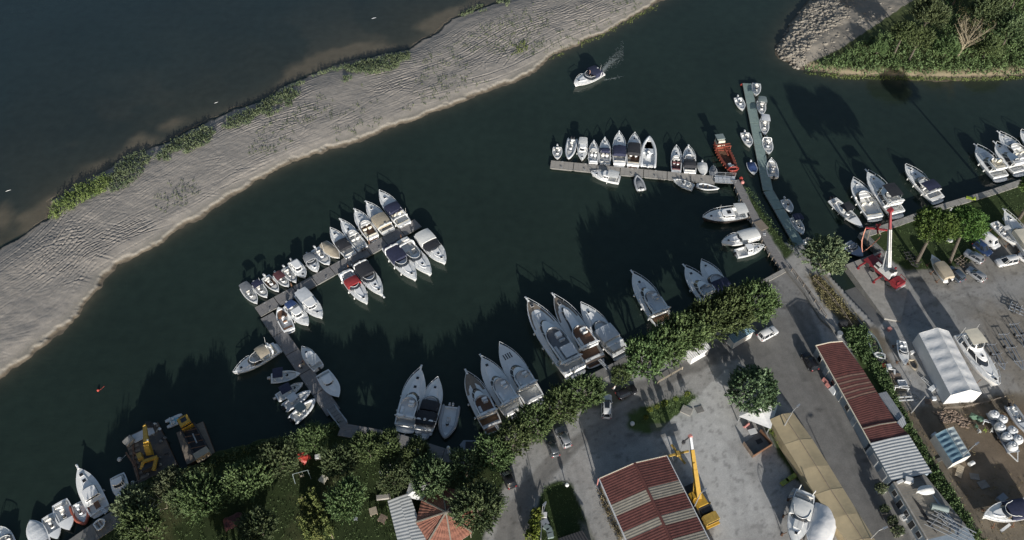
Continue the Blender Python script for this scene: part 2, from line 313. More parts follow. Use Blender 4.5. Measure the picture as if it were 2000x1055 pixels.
# sandbank with wheel and dozer tracks
mat('sand', (0.3, 0.3, 0.3), 0.95, attr='Col', var=0.13, scale=0.8, bump=.25, bscale=7, spec=.2)
bw = np.array(bank_w); xs = np.arange(-150, 70, 0.18); ys = np.arange(66, 205, 0.18)
X, Y = np.meshgrid(xs, ys); sd = sdist(X, Y, bank_w) + (NOISE(X, Y, 31, .3) - .5) * 2.4 + (NOISE(X, Y, 32, 1.1) - .5) * .7
du = pdist(X, Y, bank_up_w, False); dl = pdist(X, Y, bank_low_w, False)
Z = -0.9 + 0.9 * sstep(-3, 0, sd) + 0.55 * sstep(0, 1.2, sd) - .25 * sstep(4, 1, du) * (sd > 0) + (.22 + .35 * NOISE(X, Y, 34, .25)) * sstep(.6, 3.4 + 1.5 * NOISE(X, Y, 35, .2), dl) * (sd > 0) * sstep(0, 9, du) + .25 * (NOISE(X, Y, 33, .08) - .5) + 0.5 * sstep(2, 9, du) * sstep(2, 9, dl) * (NOISE(X, Y, 36, .05)) * (sd > 0)
core = sstep(.9, 2.6, dl) * sstep(.6, 2.5, sd)
H = np.zeros_like(X)
nr = np.random.RandomState(5)
mid = []                                             # centre line of the bank
for i in range(40):
    f = i / 39.0
    def along(l, f):
        l = np.array(l); s = np.concatenate([[0], np.cumsum(np.hypot(*np.diff(l, axis=0).T))]); return np.array([np.interp(f * s[-1], s, l[:, 0]), np.interp(f * s[-1], s, l[:, 1])])
    mid.append((along(bank_up_w, f), along(bank_low_w[::-1], f)))
def bankpt(s, c):
    i = min(int(s * 39), 38); f = s * 39 - i
    a = mid[i][0] * (1 - f) + mid[i + 1][0] * f; b = mid[i][1] * (1 - f) + mid[i + 1][1] * f
    return a * (1 - c) + b * c
def rut(pl, wd, dep, rip):
    global H
    for i in range(len(pl) - 1):
        x0, y0 = pl[i]; x1, y1 = pl[i + 1]
        i0 = np.searchsorted(xs, min(x0, x1) - 1.3); i1 = np.searchsorted(xs, max(x0, x1) + 1.3); j0 = np.searchsorted(ys, min(y0, y1) - 1.3); j1 = np.searchsorted(ys, max(y0, y1) + 1.3)
        if i1 <= i0 or j1 <= j0: continue
        x = X[j0:j1, i0:i1]; y = Y[j0:j1, i0:i1]; dx, dy = x1 - x0, y1 - y0; L = math.hypot(dx, dy) + 1e-6
        tt = ((x - x0) * dx + (y - y0) * dy) / L; dd = np.abs((x - x0) * dy - (y - y0) * dx) / L
        ok = (tt >= 0) & (tt < L)
        pr = -dep * np.exp(-(dd / wd) ** 2) + dep * .9 * np.exp(-((dd - wd * 1.9) / (wd * .7)) ** 2) + rip * np.exp(-(dd / (wd * 1.2)) ** 2) * np.sin((tt + i * L) * 7.0)
        H[j0:j1, i0:i1] += np.where(ok, pr, 0)
for kk in range(130):
    s = nr.uniform(.02, .9); c = nr.uniform(.12, .86); L = nr.uniform(.05, .3); dc = nr.uniform(-.25, .25) if nr.rand() < .75 else nr.uniform(-.9, .9)
    n = 16; a0 = []
    bend = nr.uniform(-.15, .15)
    for i in range(n):
        f = i / (n - 1); ss = min(s + L * f, .985); cc = np.clip(c + dc * f + bend * math.sin(f * 3.1), .06, .92); a0.append(bankpt(ss, cc))
    a0 = np.array(a0); tg = np.gradient(a0, axis=0); tg /= np.hypot(tg[:, 0], tg[:, 1])[:, None] + 1e-6; nm = np.stack([-tg[:, 1], tg[:, 0]], 1)
    dep = nr.uniform(.015, .075); wd = nr.uniform(.12, .20); rip = nr.choice([0, .02, .035, .045])
    for off in (-1.05, 1.05): rut(a0 + nm * off, wd, dep, rip)
for kk in range(260):                                # short dozer scrapes, fanned
    s = nr.uniform(.02, .95); c = nr.uniform(.1, .88); a = bankpt(s, c); ang = nr.uniform(-.5, 1.9) if nr.rand() < .4 else nr.uniform(.1, .6); L = nr.uniform(2, 7)
    for q in range(nr.randint(1, 4)):
        o = np.array([-math.sin(ang), math.cos(ang)]) * q * 1.1
        rut(np.array([a + o, a + o + np.array([math.cos(ang), math.sin(ang)]) * L * .5 + nr.uniform(-.3, .3, 2), a + o + np.array([math.cos(ang), math.sin(ang)]) * L]), nr.uniform(.13, .22), nr.uniform(.02, .07), 0)
H = np.clip(H, -.15, .15) * (.22 + .8 * sstep(.35, .65, NOISE(X, Y, 44, .07)))
Z += core * (H + .05 * (NOISE(X, Y, 51, .35) - .5) + .04 * (NOISE(X - Y * .5, (Y + X * .5) * 3, 53, .35) - .5) + .05 * (NOISE(X, Y, 52, 1.3) - .5))
dry = np.array([0.290, 0.264, 0.236]); dry2 = np.array([0.250, 0.232, 0.212]); lip = np.array([0.235, 0.217, 0.184]); wet = np.array([0.125, 0.105, 0.08])
n = NOISE(X, Y, 61, .09)[..., None]; col = dry * n + dry2 * (1 - n); col = col * (0.93 + .14 * NOISE(X, Y, 62, .03)[..., None] + .1 * np.clip(H, -.3, .3)[..., None])
k = (np.exp(-np.maximum(dl - 1.2, 0) / .8) * (.2 + .9 * NOISE(X, Y, 63, .3)))[..., None]; col = col * (1 - k) + lip * k
k = sstep(.42, .15, Z)[..., None]; col = col * (1 - k) + wet * k
sandbank = sheet('sandbank', xs, ys, Z, sd > -3.2, 'sand', col)
structure(sandbank, 'long grey sandbank criss-crossed with vehicle tracks', 'sandbank')
BX, BY, BZ = xs, ys, Z
def bank_z(x, y):
    i = int(np.clip(np.searchsorted(BX, x), 1, len(BX) - 1)); j = int(np.clip(np.searchsorted(BY, y), 1, len(BY) - 1)); return float(BZ[j, i])

# headland in the top right corner
xs = np.arange(66, 178, .45); ys = np.arange(146, 225, .45); X, Y = np.meshgrid(xs, ys); sd = sdist(X, Y, head_w) + (NOISE(X, Y, 71, .3) - .5) * 1.4
Z = -.8 + .8 * sstep(-3, 0, sd) + 1.1 * sstep(0, 2.5, sd) + .8 * sstep(2, 12, sd) + .6 * (NOISE(X, Y, 72, .22) - .5) + .4 * (NOISE(X, Y, 73, .7) - .5)
gz = NOISE(X, Y, 75, .12)[..., None]; sandy = np.array([.245, .22, .185]); grs = np.array([.06, .075, .03]); bankc = np.array([.23, .19, .13])
veg = inside(X, Y, W([(1560, 130), (1640, 100), (1700, 60), (1790, 0), (1800, -160), (2400, -160), (2400, 200), (1560, 200)], 1))[..., None]
col = np.where(veg, grs * (.7 + .6 * gz), sandy * (.8 + .4 * gz)); k = (sstep(3.0, .8, sd) * veg[..., 0])[..., None]; col = col * (1 - k) + bankc * k
k = sstep(.3, .05, Z)[..., None]; col = col * (1 - k) + np.array([.09, .075, .055]) * k
headland = structure(sheet('headland', xs, ys, Z, sd > -3.2, 'sand', col), 'low headland with rocky point and green bank', 'headland')
HX, HY, HZ = xs, ys, Z
def head_z(x, y):
    i = int(np.clip(np.searchsorted(HX, x), 1, len(HX) - 1)); j = int(np.clip(np.searchsorted(HY, y), 1, len(HY) - 1)); return float(HZ[j, i])

# yard, roads, lawns and garden: one ground sheet
mat('ground', (.3, .3, .3), .95, attr='Col', var=.12, scale=.7, bump=.2, bscale=9, spec=.2)
far = ([10, 40, 120, 300, 700], [10, 40, 120, 300, 600])
xs = axis(-84, 122, .36, far); ys = axis(24, 128, .36, far)
X, Y = np.meshgrid(xs, ys); sd = sdist(X, Y, land_w)
GRASS = [[(-100, 1400), (100, 1060), (232, 978), (260, 935), (322, 905), (400, 885), (440, 862), (560, 832), (660, 815), (700, 832), (868, 884), (940, 890), (985, 860), (1000, 900), (985, 950), (940, 1070), (900, 1400)],
         [(1681, 462), (1748, 437), (1840, 404), (2080, 322), (2080, 400), (1990, 440), (1880, 520), (1835, 525), (1770, 530), (1722, 498)], [(1452, 360), (1470, 372), (1550, 492), (1534, 505), (1500, 455), (1462, 395)]]
soft = {}
grav = np.array([.315, .308, .295]); asph = np.array([.168, .163, .155]); conc = np.array([.262, .257, .248]); grass = np.array([.036, .054, .018]); grass2 = np.array([.085, .085, .036]); dirt = np.array([.150, .128, .098]); dryg = np.array([.19, .155, .095]); asph2 = np.array([.20, .193, .182])
wn = (NOISE(X, Y, 81, .5) - .5); wn2 = NOISE(X, Y, 82, .25); wn3 = NOISE(X, Y, 83, .06)
col = grav * (.92 + .16 * wn2[..., None])
def paint(pix, c, sf, amp, a=1.0):
    global col
    k = (sstep(-sf, sf, sdist(X, Y, W(pix, GZ)) + wn * amp) * a)[..., None]; col = col * (1 - k) + c * k
paint([(1690, 520), (1760, 530), (1830, 520), (1900, 470), (2100, 440), (2100, 700), (1950, 770), (1840, 640), (1780, 640), (1740, 630)], conc, .6, 1.5)                       # right hand yard
paint([(1900, 600), (2100, 560), (2100, 800), (1990, 790), (1930, 700)], dirt * 1.25, 2.5, 5, .6)
paint([(1740, 520), (1830, 510), (1900, 470), (2100, 390), (2100, 520), (1960, 545), (1800, 565)], np.array([.205, .19, .165]), 1.5, 3, .7)                              # dusty parking strip
paint([(1640, 620), (1720, 640), (1780, 800), (1840, 780), (2100, 760), (2100, 1400), (1900, 1400), (1780, 940), (1700, 760)], dirt, 1.2, 3)                            # junk yard
paint([(1780, 815), (2100, 790), (2100, 1000), (1900, 980)], dirt * np.array([1.1, .95, .85]), 2.5, 5, .6)
paint([(1480, 552), (1532, 524), (1566, 560), (1600, 640), (1640, 760), (1722, 930), (1800, 1090), (1725, 1100), (1640, 960), (1545, 800), (1510, 760), (1440, 700), (1350, 730), (1260, 775), (1225, 765), (1240, 748), (1345, 700), (1420, 655)], asph, .5, 1.0)  # asphalt along the quay and down the lane
paint([(1484, 556), (1530, 530), (1560, 565), (1585, 605), (1520, 612), (1495, 600)], conc * .82, 1.2, 2.5, .85)                                    # paler slab at the quay corner
paint([(985, 1100), (962, 1055), (975, 1010), (1012, 955), (1060, 900), (1105, 862), (1143, 838), (1150, 858), (1118, 890), (1092, 920), (1060, 955), (1036, 1000), (1030, 1055), (1040, 1100)], asph2, .35, .5)   # curved drive
paint([(1143, 836), (1240, 765), (1300, 735), (1330, 765), (1290, 850), (1200, 890), (1160, 870)], asph2 * 1.05, 1.5, 3, .75)
for i, g in enumerate(GRASS): paint(g, grass * (.75 if i == 0 else 1), .4, 1.2)
paint([(1230, 838), (1215, 805), (1268, 796), (1345, 764), (1374, 780), (1366, 808), (1318, 830), (1262, 848)], grass * 1.7, .5, 2.2)
paint([(1060, 955), (1092, 938), (1118, 945), (1122, 965), (1165, 1060), (1165, 1100), (1035, 1100), (1036, 1020)], grass * .9, .3, .8)
paint([(1170, 700), (1250, 690), (1320, 690), (1380, 665), (1400, 640), (1330, 637), (1240, 690)], grass2 * .75, .5, 1.2, .8)
paint([(985, 860), (1130, 765), (1200, 745), (1235, 775), (1190, 800), (1135, 800), (1060, 860), (1000, 885)], grass2 * .9, .5, 1.6, .7)
paint([(1575, 540), (1610, 540), (1660, 600), (1700, 650), (1690, 670), (1650, 640), (1610, 600)], dryg, .6, 2)                              # dry grass under the round tree
paint([(1640, 640), (1690, 650), (1740, 740), (1800, 880), (1900, 1070), (1870, 1100), (1760, 880), (1690, 740)], grass * 1.2, .6, 1.5)           # weedy strip behind the sheds
paint([(1495, 835), (1512, 826), (1560, 900), (1580, 960), (1545, 930), (1520, 890)], grass, .3, .8)
lawn = inside(X, Y, W(GRASS[1], GZ))
k = (lawn * sstep(.5, .68, NOISE(X, Y, 91, .12)) * .75)[..., None]; col = col * (1 - k) + np.array([.125, .115, .05]) * k
k = (sstep(.55, .68, NOISE(X, Y, 92, .09)) * inside(X, Y, W([(150, 1100), (400, 880), (700, 840), (980, 870), (900, 1100)], GZ)) * .5)[..., None]; col = col * (1 - k) + np.array([.085, .085, .04]) * k
# pale dust and gravel wear
k = (inside(X, Y, W([(1290, 840), (1420, 720), (1480, 800), (1500, 900), (1530, 1100), (1400, 1100), (1390, 1000), (1310, 880)], GZ)) * sstep(.36, .55, wn3) * .8)[..., None]; col = col * (1 - k) + np.array([.47, .465, .45]) * k
k = (inside(X, Y, W([(1095, 930), (1140, 870), (1180, 960), (1215, 1100), (1160, 1100)], GZ)) * sstep(.45, .58, NOISE(X, Y, 95, .1)) * .5)[..., None]; col = col * (1 - k) + np.array([.34, .32, .30]) * k
spk = sstep(.70, .76, NOISE(X, Y, 96, 1.6, 2)) * (col[..., 0] > .18) * .3; col = col * (1 - spk[..., None])
col = col * (.9 + .2 * NOISE(X, Y, 97, .9, 3)[..., None])
# wheel marks, patches and joints worn into the surfaces
def streak(pix, wd, f, a):
    global col
    k = (np.exp(-(pdist(X, Y, W(pix, GZ), False) / wd) ** 2) * a * (.35 + .9 * NOISE(X, Y, 98, .3)))[..., None]; col = col * (1 - k) + col * f * k
for o in (-7, 7, 22, 36): streak([(1545 + o, 600), (1600 + o, 760), (1680 + o, 930), (1735 + o, 1060)], .45, .78 if o < 20 else 1.2, .8)
for o in (-6, 8): streak([(1440, 660 + o), (1340, 735 + o), (1240, 790 + o), (1150, 845 + o), (1070, 920 + o), (1005, 1010 + o), (995, 1060)], .4, .8, .8)
for pl, wd, f in (([(1395, 700), (1440, 800), (1425, 900), (1440, 1050)], .5, .82), ([(1415, 700), (1462, 800), (1445, 900), (1460, 1050)], .5, .82), ([(1120, 900), (1165, 1055)], .4, .8), ([(1105, 905), (1140, 1055)], .4, .85), ([(1880, 560), (1770, 620)], .5, .85), ([(1960, 540), (1800, 600)], .5, .85), ([(2000, 560), (1850, 640)], .5, .86), ([(1700, 620), (1780, 800), (1830, 960)], .45, .8), ([(1800, 800), (1900, 1000)], .6, .8), ([(1835, 950), (1990, 880)], .6, 1.25), ([(1500, 540), (1590, 640)], .3, .7), ([(1550, 700), (1560, 660), (1590, 650)], .25, .7)): streak(pl, wd, f, .9)
for u, v, r_ in ((1511, 555, .9), (1512, 577, .7), (1530, 600, 1.1), (1600, 800, .8), (1572, 742, .6), (1850, 560, .8), (1690, 900, .7), (1230, 850, .9), (1420, 690, .8)):
    p = P(u, v, GZ); k = (np.exp(-(np.hypot(X - p.x, (Y - p.y) * 1.8) / r_) ** 4) * .65)[..., None]; col = col * (1 - .6 * k)
for pl in ([(1545, 690), (1575, 680), (1600, 735), (1568, 748)], [(1640, 850), (1672, 842), (1690, 885), (1660, 893)], [(1480, 650), (1508, 690), (1480, 705), (1455, 668)], [(1850, 590), (1900, 575), (1925, 610), (1872, 625)], [(1268, 830), (1320, 822), (1330, 850), (1280, 858)]): paint(pl, np.array([.13, .127, .12]) if pl[0][0] < 1700 else np.array([.175, .168, .155]), .15, .3, .55)
for pl in ([(1790, 560), (1995, 640)], [(1730, 600), (1850, 650)], [(1770, 540), (2000, 610)], [(1860, 520), (1950, 680)], [(1920, 510), (2010, 650)]): streak(pl, .16, .55, .7)
natural = inside(X, Y, W([(90, 1200), (235, 985), (250, 930), (430, 860), (560, 830), (668, 815), (680, 840), (600, 1200)], GZ))
e = np.where(natural, 1.8, .36); nz = np.where(natural, (NOISE(X, Y, 85, .4) - .5) * 2.2, 0)
Z = -1.4 + (GZ + 1.4) * sstep(-e, 0, sd + nz - np.where(natural, 0, .25)) + .05 * (NOISE(X, Y, 86, .15) - .5) + .03 * (NOISE(X, Y, 87, .9) - .5)
# slipway: a ramp that runs down into the water beside the crane pad
ramp = W([(1618, 541), (1652, 527), (1738, 618), (1712, 645)], .4); ra = P(1635, 534, 0); rb = P(1726, 632, 1); dx, dy = rb.x - ra.x, rb.y - ra.y; L2 = dx * dx + dy * dy
tt = ((X - ra.x) * dx + (Y - ra.y) * dy) / L2; inr = inside(X, Y, ramp)
Z = np.where(inr, -.5 + 1.65 * np.clip(tt, 0, 1), Z); col = np.where(inr[..., None], conc * .72 * (.85 + .3 * wn2[..., None]), col)
flat = sstep(2.0, .6, pdist(X, Y, land_w)); 
ground = structure(sheet('ground', xs, ys, Z, (sd > -3) | inr, 'ground', col), 'marina yard ground of asphalt, gravel and grass', 'ground')
# ------------------------------------------------------------------ boats
def hb(t, B, tr, full):
    tm = .36
    return B / 2 * ((1 - (1 - tr) * ((tm - t) / tm) ** 2) if t < tm else (1 - ((t - tm) / (1 - tm)) ** full))
TS = [0, .08, .16, .25, .34, .43, .52, .61, .69, .76, .83, .89, .94, .975, 1.0]
def plan(x0, x1, wa, wf, nose, n=5):
    xn = x1 - nose; h = [(x0, wa), ((x0 + xn) / 2, (wa + wf) / 2 * 1.02), (xn, wf)]
    h += [(xn + nose * math.sin(a), wf * math.cos(a)) for a in [math.pi / 2 * k / n for k in range(1, n)]] + [(x1, 0)]
    return h
def full(h, z): return [(x, y, z) for x, y in h] + [(x, -y, z) for x, y in h[::-1] if y > 1e-6]
def house(x0, x1, wa, wf, nose, zs, rf, ra, ins):
    """rings of a superstructure that leans back at the front (rf), forward aft (ra) and inwards (ins) with height"""
    out = []
    for z in zs:
        d = z - zs[0]; k = max(.05, wf - ins * d) / wf
        out.append(full(plan(x0 + ra * d, x1 - rf * d, wa * k, wf * k, max(.05, nose * k)), z))
    return out
class Boat:
    def __init__(s, name, label, cat, bow, stern, B, group, F=None, z=0.0, hull='gel', full_=3.1, tr=.86, deck='gel_deck', floor='gel_deck', ck=(.04, .46), cw=.13, stripe=None, draft=.3, dz=.8):
        a, b = P(*stern, z + dz), P(*bow, z + dz); c, rz, L = frame(a, b)
        s.L, s.B, s.tr, s.fu = L, B, tr, full_; s.F = F or (.32 + .068 * L); s.r = thing(name, label, cat, (c.x, c.y, z), rz, group)
        s.root = s.r; F = s.F; s.ck = ck
        mb = MB(); rows = []
        for t in TS:
            wd = max(hb(t, B, tr, full_), .015); zs = s.zs(t); x = s.x(t); rk = .055 * L * t ** 4
            half = [(x - rk * 1.1, 0, -draft), (x - rk, wd * .80 * (1 - .5 * t ** 3), .02 + .25 * F * t ** 3), (x - rk * .55, wd * (.97 - .12 * t ** 2), .5 * zs), (x - rk * .05, wd, zs - .08), (x, wd * 1.015, zs), (x, max(wd - .07, .004), zs + .005)]
            rows.append([(p[0], -p[1], p[2]) for p in half[::-1]] + half[1:])
        mb.grid(rows); mb.add(rows[0], [tuple(range(len(rows[0])))])
        s.hull = mb.build('hull', hull, s.r, 40)
        if stripe:
            mb = MB()
            for sd in (-1, 1):
                rr = []
                for t in TS[1:]:
                    wd = max(hb(t, B, tr, full_), .015); zs = s.zs(t); x = s.x(t); rk = .055 * L * t ** 4
                    p = [Vector((x - rk * .55, sd * (wd * (.97 - .12 * t ** 2) + .012), .5 * zs)), Vector((x - rk * .05, sd * (wd + .012), zs - .08))]
                    rr.append([p[0] * .45 + p[1] * .55, p[0] * .12 + p[1] * .88])
                mb.grid(rr)
            mb.build('hull_stripe', stripe, s.hull)
        # deck with a sunken cockpit
        t0, t1 = ck; fz = .34 * F; ts = sorted(set(TS + [t0, t1])); rows = []; s.fz = fz
        for t in ts:
            wd = max(hb(t, B, tr, full_) - .06, .01); z = s.zs(t); x = s.x(t); cm = .05 * wd
            fo = [(x, wd, z), (x, wd * .62, z + cm), (x, wd * .3, z + cm * 1.7), (x, 0, z + cm * 2)]
            ci = max(wd - cw, .1); co = [(x, wd, z), (x, ci, z + .02), (x, ci - .02, fz), (x, 0, fz)]
            seq = [fo] if t < t0 or t > t1 else ([fo, co] if t == t0 else ([co, fo] if t == t1 else [co]))
            for h in seq: rows.append(h + [(p[0], -p[1], p[2]) for p in h[-2::-1]])
        mb = MB(); mb.grid(rows); s.deck = mb.build('deck', deck, s.r, 35)
        if t1 - t0 > .1:
            fl = []
            for t in [t0 + (t1 - t0) * k / 5 for k in range(6)]:
                ci = max(hb(t, B, tr, full_) - .06 - cw - .05, .08); fl.append((s.x(t) + (.03 if t == t0 else -.03 if t == t1 else 0), ci))
            mb = MB(); mb.grid([[(x, -y, fz + .012), (x, y, fz + .012)] for x, y in fl]); mb.build('cockpit_floor', floor, s.r)
    def x(s, t): return -s.L / 2 + t * s.L
    def zs(s, t): return s.F * (1 + .32 * t * t)
    def w(s, t): return hb(t, s.B, s.tr, s.fu)
    def rail(s, t0=.5, h=.55, mt='chrome'):
        mb = MB(); top = []; ts = [t0 + (1.0 - t0) * k / 9 for k in range(10)]
        for sd in (1, -1):
            pp = [Vector((s.x(t), sd * max(s.w(t) - .05, .04), s.zs(t) + h * min(1, (t - t0) * 8 + .15))) for t in ts]
            top += pp if sd == 1 else pp[::-1]
            for t, p in list(zip(ts, pp))[1::2]: mb.tube([(p.x, p.y, s.zs(t)), p], .03, 4)
        mb.tube(top, .042, 4); mb.build('bow_rail', mt, s.r); return s
    def pulpit(s, l=.7):
        mb = MB(); z = s.zs(1); x = s.L / 2; mb.box(x - .35, x + l, -.17, .17, z, z + .07, tx=.02, ty=.05); mb.build('bow_platform', 'gel', s.r)
        m2 = MB(); m2.tube([(x + l * .4, 0, z + .1), (x + l - .05, 0, z + .12), (x + l + .02, 0, z - .2)], .05, 5); m2.tube([(x + l - .02, -.2, z - .12), (x + l + .02, .2, z - .12)], .04, 4); m2.build('anchor', 'chrome', s.r); return s
    def hatches(s, ts, sz=.45, zup=.0, mt='dark'):
        for t in ts:
            wd = s.w(t); z = s.zs(t) + .105 * (wd - .06) * .98 + zup; mb = MB(); x = s.x(t); q = sz / 2
            mb.box(x - q, x + q, -q, q, z - .05, z + .03); o = mb.build('hatch', mt, s.r)
            f = MB(); f.box(x - q - .05, x + q + .05, -q - .05, q + .05, z - .06, z + .012); f.build('hatch_frame', 'gel', o)
        return s
    def trunk(s, ta, tb, wr=.55, h=.28, mt='gel', pad=None):
        wa = s.w(ta) * wr; zb = s.zs((ta + tb) / 2) - .12; rr = house(s.x(ta), s.x(tb), wa, s.w((ta + tb * 2) / 3) * wr, (s.x(tb) - s.x(ta)) * .6, [zb, zb + h + .12, zb + h + .18], 1.2, 0, .5)
        mb = MB(); mb.loft(rr, 0, False, True); o = mb.build('coachroof', mt, s.r, 40); s.ct = zb + h + .18
        if pad:
            p = MB(); x0, x1 = s.x(ta + (tb - ta) * .18), s.x(ta + (tb - ta) * .62); yy = wa * .62
            for sd in (-1, 1): p.box(x0, x1, sd * .03, sd * yy, s.ct - .02, s.ct + .09, tx=.04, ty=0)
            p.build('sun_pad', pad, o)
        return s
    def screen(s, ta, tb, h=.62, wr=.86, fr='gel', nose=.5, mt='glass', rake=1.1):
        """wrap-round windscreen, open aft"""
        z0 = s.zs(tb) + .02; x0, x1 = s.x(ta), s.x(tb); wa = s.w(ta) * wr; wf = s.w(tb - .05) * wr * .97
        hs = [plan(x0 + rk, x1 - rake * hh, wa * (1 - .12 * hh), wf * (1 - .16 * hh), (x1 - x0) * nose, 6) for hh, rk in ((0, 0), (h, .25))]
        ring = [[(x, y, z0 + hh) for x, y in q] + [(x, -y, z0 + hh) for x, y in q[-2::-1]] for q, hh in zip(hs, (0, h))]
        mb = MB(); mb.grid(ring); o = mb.build('windscreen', mt, s.r, 50); f = MB(); f.tube(ring[1], .04, 4); f.build('frame', fr, o)
        d = MB(); n = len(hs[0]); hd = plan(x1 - (x1 - x0) * .62, x1 - .12, wf * .9, wf * .88, (x1 - x0) * .38)
        d.loft([full(hd, z0 - .1), full(hd, z0 + .16)], 0, False, True); d.build('dashboard', 'gel_deck', s.r)
        return s
    def seats(s, mt='cush', base='gel'):
        t0, t1 = s.ck; x0, x1 = s.x(t0) + .1, s.x(t1); ln = x1 - x0; wd = s.w(t0 + .05) - .25; z = s.fz
        b = MB(); c = MB(); b.box(x0, x0 + .55, -wd, wd, z, z + .38); c.box(x0 + .02, x0 + .55, -wd + .03, wd - .03, z + .38, z + .50, tx=.03, ty=.03); c.box(x0 - .05, x0 + .12, -wd, wd, z + .5, z + .85, tx=.03, ty=.05)
        b.box(x0 + .6, x0 + ln * .48, wd - .55, wd, z, z + .38); c.box(x0 + .62, x0 + ln * .48, wd - .53, wd - .02, z + .38, z + .50, tx=.03, ty=.03)
        xs_ = x0 + ln * .66
        for sd in (-1, 1):
            yc = sd * wd * .48; q = min(.42, wd * .4); b.box(xs_ - .2, xs_ + .2, yc - q * .6, yc + q * .6, z, z + .5); c.box(xs_ - .25, xs_ + .25, yc - q, yc + q, z + .5, z + .63, tx=.04, ty=.04); c.box(xs_ - .32, xs_ - .18, yc - q, yc + q, z + .6, z + 1.05, tx=.03, ty=.06)
        o = b.build('seat_base', base, s.r); c.build('cushion', mt, o)
        w_ = MB(); yy = wd * .48; w_.tube([(x0 + ln * .82 + .03 * math.cos(a), yy + .19 * math.cos(a), z + .9 + .19 * math.sin(a)) for a in [math.pi * k / 5 for k in range(10)]], .025, 4, closed=True); w_.build('steering_wheel', 'dark', s.r)
        return s
    def canopy(s, ta, tb, mt, h=1.1, wr=.88, dome=.16, name='canopy', legs=True, slope=.0, wb=None, base=None):
        """fabric top stretched over hoops; base: height it reaches down to at the sides"""
        x0, x1 = s.x(ta), s.x(tb); zt = s.zs(.3) + h; rows = []; n = 9
        for i in range(8):
            f = i / 7; x = x0 + (x1 - x0) * f; t = ta + (tb - ta) * f; wd = (wb or max(s.w(t), s.B * .2)) * wr; sag = -.035 * abs(math.sin(f * math.pi * 3)); zz = zt + slope * (f - .5) * (x1 - x0) + dome * .5 * math.sin(f * math.pi)
            row = []
            for k in range(n):
                q = -1 + 2 * k / (n - 1); row.append((x, wd * q, zz + dome * (1 - abs(q) ** 2.5) + sag * (1 - q * q)))
            if base is not None: row = [(x, -wd * 1.08, base)] + row + [(x, wd * 1.08, base)]
            rows.append(row)
        mb = MB(); mb.grid(rows)
        if base is None:                                # cloth has thickness: a second skin just under it and a hem all round
            k = len(rows[0]); low = [[(p[0], p[1], p[2] - .03) for p in r_] for r_ in rows]; mb.grid(low)
            rim = lambda g: g[0] + [r_[-1] for r_ in g[1:]] + g[-1][-2::-1] + [r_[0] for r_ in g[-2:0:-1]]
            mb.loft([rim(rows), rim(low)])
        else:
            for rr in (rows[0], rows[-1]): mb.add(rr, [tuple(range(len(rr)))])
        o = mb.build(name, mt, s.r, 50)
        if legs:
            for f in (.1, .9):
                x = x0 + (x1 - x0) * f; t = ta + (tb - ta) * f; wd = max(s.w(t), s.B * .2) - .08; lg = MB(); zq = zt + slope * (f - .5) * (x1 - x0) - .03
                lg.tube([(x + (.5 - f) * .5, wd, s.zs(t)), (x, wd * wr, zq), (x, -wd * wr, zq), (x + (.5 - f) * .5, -wd, s.zs(t))], .028, 4); lg.build('hoop', 'chrome', o)
        return s
    def platform(s, l=.75, mt='gel', pad=None):
        mb = MB(); x = -s.L / 2; q = s.w(0) * .93; h = plan(-(x + .02), -(x - l), q, q * .96, l * .5)
        h = [(-a, b) for a, b in h]; mb.loft([full(h, .16), full(h, .30)], 0, True, True); mb.build('swim_platform', mt, s.r)
        if pad: p = MB(); p.box(x - l * .72, x - .05, -q * .8, q * .8, .3, .312); p.build('platform_deck', pad, s.r)
        return s
    def arch(s, t=.16, h=1.25, mt='gel', dx=.5, wd=.3, dome=True):
        mb = MB(); q = s.w(t) - .06; z0 = s.zs(t); x = s.x(t)
        pts = [(x + dx * .9, q, z0 - .05), (x + .1, q * .93, z0 + h * .75), (x - .05, q * .75, z0 + h), (x - .05, -q * .75, z0 + h), (x + .1, -q * .93, z0 + h * .75), (x + dx * .9, -q, z0 - .05)]
        for a, b in zip(pts, pts[1:]): mb.beam(a, b, wd, .12)
        o = mb.build('radar_arch', mt, s.r, 0)
        if dome: d = MB(); d.cyl(x - .05, 0, z0 + h + .06, z0 + h + .26, .27, 10, 0, .22); d.build('radar_dome', 'plastic_white', o)
        return s
    def whip(s, t=.2, y=.8, h=2.6, lean=-.3):
        mb = MB(); z = s.zs(t) + .3; x = s.x(t); yy = s.w(t) * y; mb.tube([(x, yy, z - .3), (x + lean * .2, yy, z + h * .3), (x + lean, yy, z + h)], [.035, .028, .02], 4); mb.build('antenna', 'plastic_white', s.r); return s
    def fenders(s, ts=(.15, .38, .6), sides=(1, -1), r=.13):
        for t in ts:
            for sd in sides:
                y = sd * (s.w(t) + r * .8); z = s.zs(t); x = s.x(t); mb = MB()
                mb.loft([[(x + q * math.cos(a), y + q * math.sin(a), zz) for a in [k * math.pi / 4 for k in range(8)]] for q, zz in ((.03, z - .28), (r, z - .36), (r, z - .72), (.04, z - .82))], 0, True, True)
                mb.tube([(x, y, z - .3), (x, sd * (s.w(t) - .05), z + .03)], .02, 4); mb.build('fender', 'fender', s.r)
        return s
